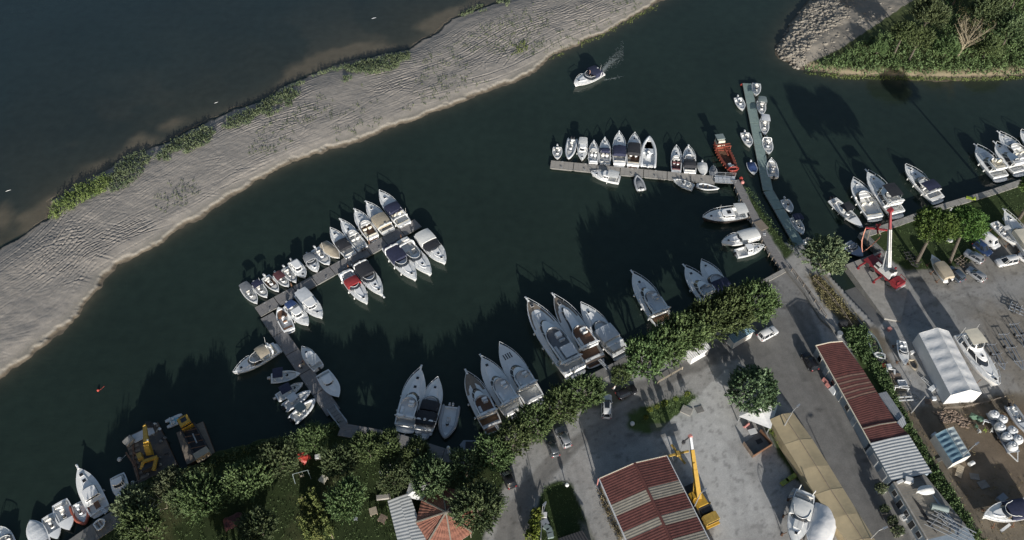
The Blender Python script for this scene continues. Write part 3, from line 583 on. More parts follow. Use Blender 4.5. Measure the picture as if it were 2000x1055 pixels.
    def outboard(s, n=1, mt='outb', k=1.0, dark=False):
        for i in range(n):
            y = (i - (n - 1) / 2) * .62 * k; x = -s.L / 2; z = s.F; mb = MB()
            rr = [[(x - .30 * k + a * k, y + b * k, z + h * k) for a, b in q] for q, h in (([(-.24, -.13), (.2, -.16), (.2, .16), (-.24, .13)], .02), ([(-.30, -.17), (.24, -.19), (.24, .19), (-.30, .17)], .15), ([(-.28, -.16), (.22, -.18), (.22, .18), (-.28, .16)], .42), ([(-.20, -.1), (.12, -.12), (.12, .12), (-.20, .1)], .52))]
            mb.loft(rr, 0, True, True); o = mb.build('outboard_motor', 'outb_black' if dark else mt, s.r, 40)
            l = MB(); l.box(x - .42 * k, x - .22 * k, y - .07 * k, y + .07 * k, -.45, z + .05); l.box(x - .26 * k, x + .02, y - .12 * k, y + .12 * k, z - .28, z - .05); l.build('leg', 'outb_black', o)
        return s
    def console(s, t=.45, wd=.42, h=.85, ln=.55, mt='gel', glass=True, seat=True, cm='cush'):
        x = s.x(t); z = s.fz; mb = MB(); mb.loft(house(x, x + ln + .25, wd, wd * .9, .25, [z, z + h * .8, z + h], .35, .1, .06), 0, False, True); o = mb.build('console', mt, s.r, 40)
        if glass:
            g = MB(); hs = [plan(x + ln * .35, x + ln + .1 - q * .6, wd * .85 - q * .1, wd * .8 - q * .1, .28, 4) for q in (0, .38)]
            g.grid([[(a, b, z + h * .9 + q) for a, b in hh] + [(a, -b, z + h * .9 + q) for a, b in hh[-2::-1]] for hh, q in zip(hs, (0, .38))]); g.build('windscreen', 'glass', o, 50)
        if seat:
            st = MB(); c = MB(); st.box(x - 1.0, x - .5, -wd * .95, wd * .95, z, z + .5); c.box(x - 1.02, x - .48, -wd, wd, z + .5, z + .64, tx=.04, ty=.04); c.box(x - 1.08, x - .98, -wd, wd, z + .62, z + .98, tx=.02, ty=.04)
            q = st.build('helm_seat', mt, s.r); c.build('cushion', cm, q)
        return s
    def bowpad(s, ta=.62, tb=.88, mt='cush'):
        rr = []
        for z, k in ((s.fz, 1), (s.fz + .36, 1), (s.fz + .42, .93)): rr.append([(s.x(ta) + (s.x(tb) - s.x(ta)) * f, sd * max(s.w(ta + (tb - ta) * f) - .3, .1) * k, z) for f, sd in ((0, 1), (.5, 1), (1, 1), (1, -1), (.5, -1), (0, -1))])
        mb = MB(); mb.loft(rr, 0, False, True); mb.build('bow_cushion', mt, s.r); return s
    def stern_bench(s, mt='cush'):
        x = s.x(s.ck[0]) + .05; wd = s.w(s.ck[0]) - .28; z = s.fz; b = MB(); c = MB(); b.box(x, x + .5, -wd, wd, z, z + .34); c.box(x + .02, x + .5, -wd, wd, z + .34, z + .45, tx=.03, ty=.03); o = b.build('stern_bench', 'gel', s.r); c.build('cushion', mt, o); return s
    def cabin(s, ta, tb, h=1.0, wr=.72, mt='gel', rf=.45, g=(.42, .86), aft=True, roof=None, ov=.1, name='cabin', rows=None, zb=None, nose=.3, ra=0.0):
        x0, x1 = s.x(ta), s.x(tb); zb = s.zs(.4) - .15 if zb is None else zb; h += .15; wa = s.w(ta) * wr; wf = s.w(tb) * wr if s.w(tb) * wr > .3 else .3
        zz = [zb, zb + h * g[0], zb + h * g[1], zb + h]; rr = house(x0, x1, wa, wf, (x1 - x0) * nose, zz, rf, ra, .14)
        mb = MB(); mb.loft(rr[:2]); mb.loft(rr[2:], 0, False, True)
        mb.loft([rr[1], rr[2]]) if False else None
        o = mb.build(name, mt, s.r, 40); gl = MB(); n = len(rr[1])
        ins = house(x0 + .02, x1 - .02 - rf * (zz[1] - zb), (wa - .14 * (zz[1] - zb)) * .985, (wf - .14 * (zz[1] - zb)) * .985, (x1 - x0) * nose * .97, [zz[1] - .02, zz[2] + .02], rf, 0, .14); gl.loft(ins); gl.build('window', 'glass', o, 40)
        # pillars between the panes
        pl = MB()
        for k in (1, 3, 5, n - 2, n - 4): pl.beam(rr[1][k % n], rr[2][k % n], .07, .07)
        for k in (0, n - 1): pl.beam(rr[1][k], rr[2][k], .12, .12)
        pl.build('pillar', mt, o, 0)
        if roof:
            rf_ = house(x0 - ov * 2, x1 - rf * h + ov * 1.5, (wa - .14 * h) + ov, (wf - .14 * h) + ov, (x1 - x0) * nose, [zb + h + .002, zb + h + .07, zb + h + .12], .3, .2, .6); q = MB(); q.loft(rf_, 0, True, True); q.build('roof', roof, s.r, 40)
        s.ch = zb + h; return s
    def fly(s, ta, tb, mt='gel', seat='cush', floor='gel_deck', sc=True, wr=.74, over=.0):
        """flying bridge: a tub with screen, helm and benches on top of the saloon"""
        x0, x1 = s.x(ta) - over, s.x(tb); z = s.ch + .0; wa = s.w(max(ta, .05)) * wr; wf = s.w(tb) * wr
        ro = house(x0, x1, wa, wf, (x1 - x0) * .35, [z + .003, z + .12, z + .55], .25, -.05, -.05); ri = house(x0 + .12, x1 - .3, wa - .14, wf - .14, (x1 - x0) * .3, [z + .55, z + .13], -.1, 0, .02)
        mb = MB(); mb.loft([ro[0], ro[1], ro[2], ri[0], ri[1]], 0, True, False); o = mb.build('flybridge', mt, s.r, 40)
        f = MB(); f.add(ri[1], [tuple(range(len(ri[1])))]); f.build('floor', floor, o)
        if sc:
            n = len(ro[2]); m_ = n // 2 + 1; hs = [plan(x1 - (x1 - x0) * .42, x1 - .2 - q * .7, wf * .93 - q * .15, wf * .88 - q * .15, (x1 - x0) * .28, 5) for q in (0, .36)]
            g = MB(); g.grid([[(a, b, z + .55 + q) for a, b in hh] + [(a, -b, z + .55 + q) for a, b in hh[-2::-1]] for hh, q in zip(hs, (0, .36))]); g.build('screen', 'glass', o, 50)
        st = MB(); ln = x1 - x0; zz = z + .14
        st.box(x0 + .2, x0 + .75, -wa + .3, wa - .3, zz, zz + .4, tx=.04, ty=.04); st.box(x0 + .8, x0 + ln * .5, wa - .75, wa - .22, zz, zz + .4, tx=.04, ty=.04); st.box(x0 + ln * .55, x0 + ln * .55 + .5, -wf * .6, -.1, zz, zz + .5, tx=.04, ty=.04); st.box(x0 + ln * .55 - .08, x0 + ln * .55 + .06, -wf * .6, -.1, zz + .4, zz + .95); st.build('bench', seat, o)
        h = MB(); h.box(x1 - ln * .34, x1 - ln * .22, -wf * .65, 0, zz, zz + .75, tx=.05, ty=.05); h.build('helm', 'gel', o)
        return s
    def tender(s, col='tube_grey', cross=True):
        t = MB(); x = -s.L / 2 - .75; q = s.w(0) * .62
        pts = [(x - .45, -q, .5), (x - .5, q * .5, .5), (x - .2, q * .95, .52), (x + .1, q * .95, .52), (x + .35, q * .5, .5), (x + .35, -q, .5)]
        return s
    def tube_collar(s, mt, r=.22):
        mb = MB(); ts = [.0, .1, .25, .42, .58, .72, .84, .92, .97]
        a = [(s.x(t), (s.w(t)) * 1.0, s.zs(t) - .02) for t in ts]; pts = a + [(s.x(1.0) - .02, 0, s.zs(1) + .02)] + [(p[0], -p[1], p[2]) for p in a[::-1]]
        rs = [r * .55] + [r] * (len(pts) - 2) + [r * .55]; pts = [(pts[0][0] - .35, pts[0][1], pts[0][2])] + pts + [(pts[-1][0] - .35, pts[-1][1], pts[-1][2])]; rs = [r * .25] + [r] * len(rs) + [r * .25]
        mb.tube(pts, rs, 8); mb.build('tube', mt, s.r, 60); return s
    def cover(s, mt, t0=.0, t1=.97, h=.5, peak=.45, wr=1.02, name='cover'):
        mb = MB(); rows = []
        for i in range(14):
            f = i / 13; t = t0 + (t1 - t0) * f; wd = max(s.w(t) * wr, .05); z = s.zs(t) + .03; ht = h * math.exp(-((f - peak) / .38) ** 2) + .04 + .03 * math.sin(i * 2.1); row = []
            for k in range(11):
                q = -1 + .2 * k; row.append((s.x(t), wd * q, z + ht * (1 - abs(q) ** 1.6) - (.16 if abs(q) == 1 else 0)))
            rows.append(row)
        mb.grid(rows); mb.build(name, mt, s.r, 60); return s
    def panel(s, ta, tb, wr, z, mt, name, y0=None):
        mb = MB(); rows = []
        for i in range(7):
            t = ta + (tb - ta) * i / 6; q = max(s.w(t) * wr, .04); zz = s.zs(t) + z; rows.append([(s.x(t), -q, zz), (s.x(t), 0, zz + .1 * q), (s.x(t), q, zz)])
        mb.grid(rows); mb.build(name, mt, s.r); return s

def cruiser(lab, bow, stern, B, grp, cov=None, top=None, arch=True, seat='cush', hatch=(.80,), pul=False, fend=(.2, .45), teak=None, z=0.0, hull='gel', stripe=None, pad=None, ck=(.05, .47), whip=None, plat=True, ct=(.08, .46), screen=True, ch=1.0, name='motor_cruiser'):
    b = Boat(name, lab, 'motorboat', bow, stern, B, grp, hull=hull, floor=teak or 'gel_deck', ck=ck, stripe=stripe, z=z)
    L = b.L; b.trunk(ck[1] + .03, .86, .58, .2 if L > 7 else .14, pad=pad).hatches(hatch, .42 if L > 7 else .32, .16)
    if screen: b.screen(ck[1] - .16, ck[1] + .14, .45 + .02 * L)
    b.seats(seat)
    if cov: b.canopy(ct[0], ct[1], cov, ch, .9, .2, base=None if top == 'open' else b.zs(.3) + .1, legs=top == 'open')
    if arch: b.arch(.14 if cov else .2, 1.15 if L > 7.5 else .9, dome=L > 8)
    if plat and L > 6.5: b.platform(.6, pad=teak)
    b.rail(.5, .5)
    if pul: b.pulpit()
    if fend: b.fenders(fend)
    if whip: b.whip(.16, whip)
    return b
def flyer(lab, bow, stern, B, grp, fl=(.12, .50), cab=(.22, .66), seat='cush', teak=None, hatch=(.84, .74), pul=True, fend=(.25, .5), hard=None, cov=None, hull='gel', plat=True, flfloor='gel_deck', deckp=None, arch=True, name='motor_yacht', z=0.0, trunk=True, stripe=None, pad=None, wr=.74):
    b = Boat(name, lab, 'yacht', bow, stern, B, grp, hull=hull, floor=teak or 'gel_deck', ck=(.03, cab[0]), full_=3.1, tr=.88, F=.4 + .072 * math.hypot(*(P(*bow, .8) - P(*stern, .8)).xy), stripe=stripe, z=z)
    if deckp: b.panel(.62, .965, .9, .03, deckp, 'foredeck')
    if trunk: b.trunk(cab[1] - .04, .87, .6, .22, pad=pad).hatches(hatch, .5, .2)
    b.cabin(cab[0], cab[1] + .09, 1.05, wr + .02, rf=1.5, nose=.42, g=(.22, .92)).fly(fl[0], fl[1], seat=seat, floor=flfloor, wr=wr)
    b.stern_bench(seat)
    if hard: b.canopy(hard[0], hard[1], hard[2], 2.55, .72, .12, name='hardtop')
    if cov: b.canopy(cov[0], cov[1], cov[2], 1.1, .86, .15)
    if arch: b.arch(fl[0] + .02, 2.1, dx=.9, wd=.4)
    if plat: b.platform(.9, pad=teak)
    b.rail(.45, .65)
    if pul: b.pulpit(.85)
    if fend: b.fenders(fend, r=.17)
    return b
def skiff(lab, bow, stern, B, grp, top=None, n=1, pad=True, ct=(.05, .4), dark=False, cons=.42, seat='cush', floor='gel_deck', hull='gel', rail=False, fend=(), name='open_boat', full_=2.4, whip=None, deck='gel_deck', mt='outb', k=1.0, th=1.5, z=0.0, rear=True):
    b = Boat(name, lab, 'boat', bow, stern, B, grp, F=.62 if z == 0 else .7, hull=hull, floor=floor, ck=(.06, .86), cw=.1, full_=full_, tr=.84, deck=deck, z=z, dz=.5)
    if cons: b.console(cons, min(.36, B * .17), .75, .45, cm=seat)
    if pad: b.bowpad(.6, .85, seat)
    if rear: b.stern_bench(seat)
    if top: b.canopy(ct[0], ct[1], top, th, .92, .12)
    if n: b.outboard(n, mt, k, dark)
    if rail: b.rail(.6, .35)
    if fend: b.fenders(fend, r=.1)
    if whip: b.whip(.3, whip, 2.0)
    return b
def ribboat(lab, bow, stern, B, grp, tube='tube_grey', top=None, n=1, ct=(.2, .5), dark=True, cons=.42, seat='cush', r=.24, pad=True, z=0.0, tcov=None):
    b = Boat('inflatable_boat', lab, 'inflatable boat', bow, stern, B - r * 1.3, grp, F=.5, floor='gel_deck', ck=(.05, .84), cw=.08, full_=2.6, tr=.95, z=z, dz=.5)
    b.tube_collar(tube, r)
    if cons: b.console(cons, .34, .8, .5, cm=seat)
    if pad: b.bowpad(.6, .85, seat)
    if tcov: b.cover(tcov, .1, .92, .5, .4, .9)
    if top: b.canopy(ct[0], ct[1], top, 1.6, .9, .1)
    b.outboard(n, 'outb', 1.0, dark)
    return b
def fisher(lab, bow, stern, B, grp, cab=(.4, .66), roof='gel', fend=(.3, .6), n=1, hatch=(.82,), dark=False, h=1.15, ck=(.05, .40), cov=None, ov=.1, mt='gel', rf=.3):
    b = Boat('cabin_boat', lab, 'motorboat', bow, stern, B, grp, F=.75, ck=ck, cw=.12)
    b.cabin(cab[0], cab[1], h, .74, mt, rf, roof=roof, ov=ov).hatches(hatch, .36, .02).stern_bench()
    if cov: b.canopy(ck[0], cab[0] + .04, cov, 1.25, .86, .1)
    b.rail(.55, .42).outboard(n, 'outb', 1, dark)
    if fend: b.fenders(fend, r=.1)
    return b
# ------------------------------------------------------------------ the fleet
A = crop(420, 340, .2844); Bc = crop(1040, 100, .3033); C4 = crop(1340, 320, .2844); D5 = crop(1560, 230, .3127); E6 = crop(420, 580, .2844); F7 = crop(740, 560, .3222); G8 = crop(0, 780, .2607)
g1 = 'boats on the far side of the long grey pontoon'; g2 = 'boats on the near side of the long grey pontoon'
skiff('small white boat with grey canopy, leftmost on the long grey pontoon', A(293, 895), A(200, 775), 2.2, g1, top='grey', ct=(.02, .46), cons=.5, n=1, th=1.2)
skiff('small white boat with navy bimini, second from the left on the long grey pontoon', A(360, 852), A(278, 755), 2.1, g1, top='navy', ct=(.14, .5), cons=.48, whip=.7)
skiff('small white open boat with red seats between the navy bimini and the maroon cover', A(440, 812), A(345, 708), 2.1, g1, seat='cush', cons=.4, pad=True, floor='brown', mt='outb')
b = skiff('small white boat with maroon cover near the left end of the long pontoon', A(510, 780), A(422, 688), 2.0, g1, top='maroon', ct=(.05, .5), th=.7, cons=.5)
skiff('small white open boat between maroon-covered boat and white cabin boat', A(560, 750), A(478, 648), 2.0, g1, cons=.45, whip=.8)
fisher('white cabin boat with boxy wheelhouse on the far side of the long pontoon', A(622, 712), A(528, 598), 2.5, g1, cab=(.26, .66), ck=(.05, .26))
cruiser('white cuddy boat with dark cockpit cover and one black hatch, right of boxy cabin boat', A(703, 672), A(636, 556), 2.4, g1, cov='grey', ct=(.04, .4), ch=.7, arch=False, plat=False, hatch=(.74,), fend=(.4,)).outboard(1)
b = skiff('grey-white open boat with round bow cushion beside the beige-covered boat', A(788, 628), A(690, 515), 2.5, g1, cons=.42, floor='lgrey', deck='gel', full_=2.8, whip=.85)
b = Boat('covered_boat', 'boat wrapped in beige tarpaulin on the long grey pontoon', 'boat', A(855, 575), A(738, 472), 2.5, g1, F=.62, full_=3.0, tr=.8); b.cover('tan', 0, .98, .5, .35)
cruiser('white cruiser with black cockpit cover next to the beige-covered boat', A(796, 385), A(935, 562), 2.8, g1, cov='black', ct=(.22, .52), ch=.6, arch=False, hatch=(.78,), fend=())
cruiser('white cruiser with open grey cockpit and black hatch, left of the tan-decked one', A(868, 328), A(1015, 515), 2.7, g1, arch=False, pul=True, pad=None, hatch=(.66,), seat='cush', fend=(.3, .5), ck=(.05, .5)).outboard(2, 'outb', 1, True)
cruiser('white cruiser with tan seats and brown teak stern deck, third from the pontoon head', A(965, 258), A(1085, 435), 3.0, g1, seat='cream', teak='brown', pul=True, pad='lgrey', hatch=(.72,), arch=False, fend=(.25, .45))
cruiser('white cruiser with tan cockpit roof, second from the pontoon head', A(1045, 208), A(1195, 402), 3.3, g1, cov='tan', ct=(.16, .5), ch=.95, pul=True, pad='lgrey', hatch=(.78,), arch=True, fend=())
cruiser('large white cruiser with navy cockpit cover at the pontoon head, bow to the river', A(1132, 132), A(1305, 352), 3.4, g1, cov='navy', ct=(.34, .56), ch=.7, hatch=(.78,), arch=True, whip=-.8, fend=(.1,), seat='cream')
cruiser('large white cruiser with long navy canopy, bow pointing down right', A(1385, 738), A(1190, 495), 3.5, g2, cov='navy', ct=(.06, .46), ch=.85, hatch=(.84,), arch=True, ck=(.05, .52), fend=(.3, .5, .7))
cruiser('large white sport cruiser with open cockpit between navy-canopied and hardtop cruisers', A(1488, 702), A(1275, 458), 3.5, g2, hatch=(.72,), seat='cush', arch=True, ck=(.05, .5), fend=())
b = cruiser('large white hardtop cruiser with black windscreen, nearest the pontoon head', A(1585, 622), A(1412, 408), 3.7, g2, hatch=(.84, .72), arch=False, cov='white_cloth', ct=(.05, .36), ch=.95, fend=(), ck=(.05, .48))
b.canopy(.37, .58, 'black', .78, .84, .16, name='screen_cover', legs=False)
b = cruiser('white cruiser with red cockpit cover on the long grey pontoon', A(1050, 898), A(885, 672), 3.0, g2, cov='red', ct=(.28, .48), ch=.75, hatch=(.84,), arch=True, fend=(.2, .5, .7), seat='lgrey')
cruiser('white cruiser with black cockpit canopy beside the red-covered one', A(1152, 842), A(980, 605), 3.3, g2, cov='black', ct=(.05, .46), ch=.9, hatch=(.72, .86), arch=True, fend=(.6,), pul=True, ck=(.05, .52))
b = fisher('white hardtop fishing cruiser with dark windscreen, second from the pontoon corner', A(738, 992), A(582, 812), 3.1, g2, cab=(.36, .66), hatch=(.78,), fend=(.3, .55), ck=(.05, .36), n=1, h=.95, cov='lgrey')
b = fisher('white pilothouse boat with three dark windows and blue awning near pontoon corner', A(643, 1040), A(502, 892), 2.8, g2, cab=(.42, .66), hatch=(), fend=(.25, .6), h=1.2, cov=None)
b.canopy(.05, .28, 'blue_cloth', 1.1, .7, .1)
skiff('white bowrider with brown sun pad moored inside the pontoon corner', E6(435, 75), E6(512, 230), 2.5, g2, cons=.5, seat='brown', n=0, full_=2.8, deck='gel').platform(.5, pad='grey')
g3 = 'boats along the wooden gangway'
cruiser('white sport boat with tan bimini lying off the left side of the gangway', E6(132, 530), E6(425, 345), 3.0, g3, cov='tan', top='open', ct=(.2, .42), ch=1.3, hatch=(.82,), arch=True, whip=-.9, fend=(), ck=(.06, .55), seat='cream')
skiff('small boat with black bimini moored bow-on to the left of the gangway', E6(588, 530), E6(385, 562), 2.3, g3, top='navy', ct=(.12, .46), cons=.5)
skiff('small open boat with navy bimini between black-top boat and grey-top inflatable', E6(606, 600), E6(425, 698), 2.0, g3, top='navy', ct=(.2, .58), cons=.62, rail=True)
ribboat('grey inflatable with large grey bimini and twin cushions left of the gangway', E6(652, 650), E6(482, 760), 2.0, g3, 'tube_white', top='lgrey', ct=(.2, .52))
ribboat('olive-grey inflatable with grey bimini, lowest boat left of the gangway', E6(684, 708), E6(538, 844), 2.3, g3, 'tube_white', top='greygreen', ct=(.26, .56), n=1, seat='cream')
fisher('small white cabin boat with black hatch on the right side of the gangway', E6(600, 350), E6(712, 488), 2.4, g3, cab=(.36, .66), hatch=(.76,), ck=(.05, .34), fend=(), dark=True, cov='white_cloth')
b = Boat('runabout', 'plain white hardtop runabout right of the gangway below the small cabin boat', 'motorboat', E6(852, 690), E6(735, 520), 2.9, g3, ck=(.04, .12), full_=2.8); b.cabin(.24, .54, .62, .64, rf=.5, ra=.2, roof='gel').trunk(.52, .82, .5, .12)
g4 = 'yachts along the tree-lined quay'
flyer('white flybridge yacht, leftmost on the tree-lined quay, two dark hatches', F7(255, 512), F7(158, 850), 4.1, g4, fl=(.06, .44), hatch=(.82, .66), cab=(.16, .56), seat='gel')
b = cruiser('white cruiser with black cockpit canopies beside leftmost flybridge yacht', F7(360, 562), F7(270, 872), 3.8, g4, cov='black', ct=(.06, .30), ch=.95, hatch=(.80,), arch=True, ck=(.04, .52), fend=(), plat=True); b.canopy(.34, .52, 'black', .75, .8, .18, name='screen_cover', legs=False, base=b.zs(.4) + .1)
ribboat('big grey inflatable moored stern-out right of the two leftmost quay yachts', F7(400, 918), F7(438, 728), 3.3, g4, 'tube_grey', n=2, dark=False, r=.3, seat='lgrey', cons=.56)
flyer('wooden-hulled cream motor yacht with brown decks, first of the left group of three', F7(534, 535), F7(690, 850), 4.0, g4, hull='hull_dark', deckp='wood_old', fl=(.14, .5), cab=(.2, .66), teak='teak', hatch=(), seat='lgrey', flfloor='brown', trunk=False, pul=True)
flyer('white flybridge yacht with curved fly bench, middle of the left group of three', F7(625, 445), F7(825, 768), 4.2, g4, fl=(.1, .54), cab=(.16, .62), hatch=(.84,), seat='gel')
b = flyer('white sport yacht with four dark slats on its foredeck, right of group', F7(732, 362), F7(945, 695), 4.2, g4, fl=(.16, .44), cab=(.22, .56), hatch=(), seat='white_cloth', pul=False, arch=True, trunk=False)
for k in range(4):
    q = MB(); y = -.66 + .44 * k; zz = b.zs(.76) + .05; q.box(b.x(.72), b.x(.81), y - .1, y + .1, zz - .1, zz + .16 - .04 * abs(k - 1.5)); q.build('deck_slat', 'dark', b.r)
b.trunk(.55, .72, .55, .1)
b = flyer('largest white flybridge yacht with brown bow deck and dark windscreen', F7(900, 105), F7(1190, 520), 5.1, g4, fl=(.06, .54), cab=(.16, .66), hatch=(.90,), deckp='wood_old', seat='lgrey', flfloor='grey', fend=(.2, .4, .6), pad='lgrey')
b.canopy(.08, .22, 'lgrey', 3.1, .5, .05, name='sun_top')
b = flyer('dark-hulled yacht with brown cockpit and white deckhouse beside the largest yacht', F7(1060, 78), F7(1310, 450), 4.6, g4, hull='hull_dark', deckp='wood_old', fl=(.12, .46), cab=(.2, .78), teak='brown', hatch=(.86,), flfloor='brown', seat='white_cloth', trunk=True, fend=(.3,))
b = cruiser('white cruiser under clear folded tent, right of the dark-hulled yacht', F7(1222, 115), F7(1465, 410), 4.0, g4, cov='lgrey', ct=(.22, .46), ch=1.1, hatch=(.80,), arch=True, pul=False, ck=(.04, .5)); b.canopy(.04, .2, 'white_cloth', 1.0, .84, .12, name='aft_awning')
N3 = crop(1200, 480, .3034)
flyer('long white flybridge yacht with brown aft deck moored alone mid quay', N3(115, 195), N3(330, 515), 4.4, g4, fl=(.14, .56), cab=(.2, .68), teak='teak', hatch=(.80,), seat='lgrey', fend=(.2, .4, .65), pad='lgrey')
flyer('white yacht with small hardtop, left one of the pair at the trees', N3(452, 150), N3(640, 385), 3.9, g4, fl=(.2, .42), cab=(.18, .62), hatch=(.8,), seat='lgrey', hard=None, arch=False)
cruiser('white cruiser with dark blue cockpit cover, right one of the pair at trees', N3(555, 105), N3(738, 345), 4.0, g4, cov='navy', ct=(.08, .42), ch=.9, hatch=(.84,), arch=False, ck=(.05, .5), fend=())
g5 = 'boats on the far side of the tan pontoon'; g6 = 'boats on the near side of the tan pontoon'
skiff('tiny white boat with outboard, leftmost on the tan pontoon', Bc(160, 700), Bc(160, 620), 2.2, g5, cons=.45)
ribboat('grey inflatable with black stern gear, second from left on the tan pontoon', Bc(232, 695), Bc(258, 568), 2.4, g5, 'tube_white', n=2, seat='cush')
fisher('narrow white boat with long white hardtop on the tan pontoon', Bc(318, 705), Bc(326, 575), 2.3, g5, cab=(.34, .62), ck=(.05, .34), hatch=(.84,), cov='white_cloth', n=0)
cruiser('white boat with grey cockpit, left of the boat with brown benches', Bc(395, 590), Bc(392, 722), 2.3, g5, arch=False, pul=True, hatch=(.8,), plat=False, seat='lgrey', fend=(.3,), ck=(.05, .56))
cruiser('white boat with dark blue windscreen and white benches on the tan pontoon', Bc(465, 572), Bc(467, 728), 2.6, g5, cov='navy', ct=(.42, .56), ch=.6, arch=False, pul=True, hatch=(.84,), plat=False, fend=(.3,), ck=(.05, .5)).outboard(1)
cruiser('white cruiser with short navy cover, first of two big cruisers on tan pontoon', Bc(557, 535), Bc(560, 726), 3.1, g5, cov='navy', ct=(.22, .5), ch=.7, arch=False, pul=True, hatch=(.72,), fend=(.3, .5))
cruiser('white cruiser with long black canopy and brown aft seats on tan pontoon', Bc(657, 542), Bc(648, 735), 3.2, g5, cov='black', ct=(.28, .62), ch=.85, arch=False, pul=False, hatch=(.82,), fend=(.3,), teak='brown', seat='tan')
b = ribboat('large white inflatable tender, rightmost of the left row on the tan pontoon', Bc(752, 556), Bc(744, 742), 3.5, g5, 'tube_white', n=1, r=.33, cons=.44, seat='lgrey', pad=True, dark=False); b.bowpad(.45, .86, 'lgrey')
cruiser('dark-decked boat with brown stern, left of the grey-covered boat near workboat', Bc(925, 620), Bc(926, 775), 2.5, g5, hull='hull_grey', teak='maroon', seat='maroon', arch=False, pul=False, hatch=(.7,), plat=False, fend=(), ck=(.05, .5))
cruiser('white cruiser with grey and black cockpit covers near the rusty workboat', Bc(1003, 622), Bc(1015, 783), 3.0, g5, cov='black', ct=(.16, .36), ch=.75, arch=False, pul=True, hatch=(.8,), fend=(), pad='lgrey', ck=(.05, .56))
b = Boat('covered_boat', 'little boat under creased white cover on the tan pontoon', 'boat', Bc(1104, 797), Bc(1094, 715), 2.2, g5, F=.55, full_=2.2); b.cover('white_cloth', 0, .97, .4, .3).outboard(1)
b = Boat('covered_boat', 'smallest boat under grey cover between white-covered boat and workboat', 'boat', Bc(1165, 728), Bc(1168, 798), 1.7, g5, F=.5, full_=2.2); b.cover('grey', 0.02, .97, .35, .4)
fisher('white wooden cabin launch with white awning alongside the tan pontoon', Bc(378, 786), Bc(562, 826), 2.6, g6, cab=(.38, .62), ck=(.05, .38), hatch=(.8,), cov='white_cloth', fend=(.4,), n=0, h=.9)
ribboat('grey inflatable under grey cover, bow against the tan pontoon', Bc(672, 806), Bc(700, 890), 2.2, g6, 'tube_grey', n=1, cons=None, pad=False, tcov='grey', dark=False)
skiff('white open motorboat moored alongside the tan pontoon near its right end', Bc(905, 830), Bc(1035, 880), 2.3, g6, cons=.4, mt='outb', dark=True)
b = Boat('rowing_boat', 'long grey rowing boat alongside the right end of the tan pontoon', 'rowing boat', Bc(1205, 880), Bc(1058, 856), 1.9, g6, F=.5, ck=(.1, .9), cw=.07, tr=.45, full_=1.9, deck='lgrey', floor='grey')
for t in (.3, .5, .7): q = MB(); q.box(b.x(t) - .13, b.x(t) + .13, -b.w(t) + .1, b.w(t) - .1, .34, .38); q.build('thwart', 'wood_old', b.r)
g7 = 'small boats along the green pontoon'
skiff('small white open boat at the very tip of the green pontoon', Bc(1440, 290), Bc(1440, 210), 2.2, g7, cons=.45, n=0, pad=True, full_=2.6).rail(.0, .4)
skiff('small grey open boat, upper one left of the green pontoon', Bc(1356, 384), Bc(1322, 302), 2.3, g7, cons=.42, seat='lgrey')
skiff('small boat with grey-green canopy right of the green pontoon', Bc(1478, 415), Bc(1470, 325), 2.2, g7, top='greygreen', ct=(.02, .42), cons=.5)
skiff('small boat with pale grey canopy right of the green pontoon', Bc(1496, 544), Bc(1490, 440), 2.2, g7, top='lgrey', ct=(.02, .42), cons=.5)
skiff('small boat with black engine, lower one left of the green pontoon', Bc(1402, 620), Bc(1366, 528), 2.4, g7, cons=.45, floor='lgrey', dark=False, n=1)
skiff('small white boat with white bow cushion and roll bar right of green pontoon', Bc(1524, 668), Bc(1508, 568), 2.4, g7, cons=.4).arch(.05, .6, wd=.15, dome=False)
b = Boat('covered_boat', 'small boat under blue tarpaulin left of the green pontoon', 'boat', Bc(1432, 790), Bc(1408, 712), 2.2, g7, F=.5, full_=2.4); b.cover('blue_cloth', 0.0, .8, .35, .4).outboard(1)
skiff('white boat with red bow fender and twin sterns, lowest right of green pontoon', Bc(1534, 700), Bc(1552, 812), 2.6, g7, cons=.4, n=1, dark=True, floor='lgrey', rail=True)
skiff('small grey boat moored at the shaded lower end of the green pontoon', C4(724, 338), C4(676, 248), 2.2, 'boats behind the grass pier', cons=.4, floor='lgrey')
skiff('small boat with navy square bimini behind the grass pier', C4(803, 488), C4(738, 372), 2.3, 'boats behind the grass pier', top='navy', ct=(.06, .42), cons=.5)
skiff('white open boat half hidden by the big bank tree', C4(872, 600), C4(828, 520), 2.2, 'boats behind the grass pier', cons=.35, n=0)
g8 = 'boats on the left of the grass pier'
b = Boat('trawler_yacht', 'classic dark-hulled trawler yacht with white wheelhouse left of the grass pier', 'yacht', C4(108, 382), C4(408, 340), 3.7, g8, hull='hull_dark', ck=(.04, .3), F=1.15, full_=2.9, tr=.8)
b.cabin(.30, .58, .75, .62, rf=.25, roof=None).cabin(.56, .68, .45, .5, rf=.3, g=(.5, .55), name='fore_cabin').canopy(.02, .27, 'white_cloth', 1.5, .85, .1, name='aft_canopy').rail(.1, .6).platform(.7).fenders((.3, .6), (-1,)).whip(.64, 0, 3.0, 0)
q = MB(); q.box(b.x(.36), b.x(.45), -.45, .45, b.zs(.4) + .74, b.zs(.4) + .80); q.build('skylight', 'dark', b.r); b.hatches((.80,), .45, .02)
b = cruiser('white cruiser with smooth white cover left of the grass pier', C4(240, 550), C4(500, 480), 3.1, g8, cov='white_cloth', ct=(.05, .52), ch=.7, hatch=(.82,), arch=False, fend=())
fisher('small white cabin boat, bow towards the grass pier', C4(532, 570), C4(345, 615), 2.4, g8, cab=(.36, .60), ck=(.05, .36), hatch=(.8,), fend=(), dark=True)
g9 = 'boats at the right hand quay'
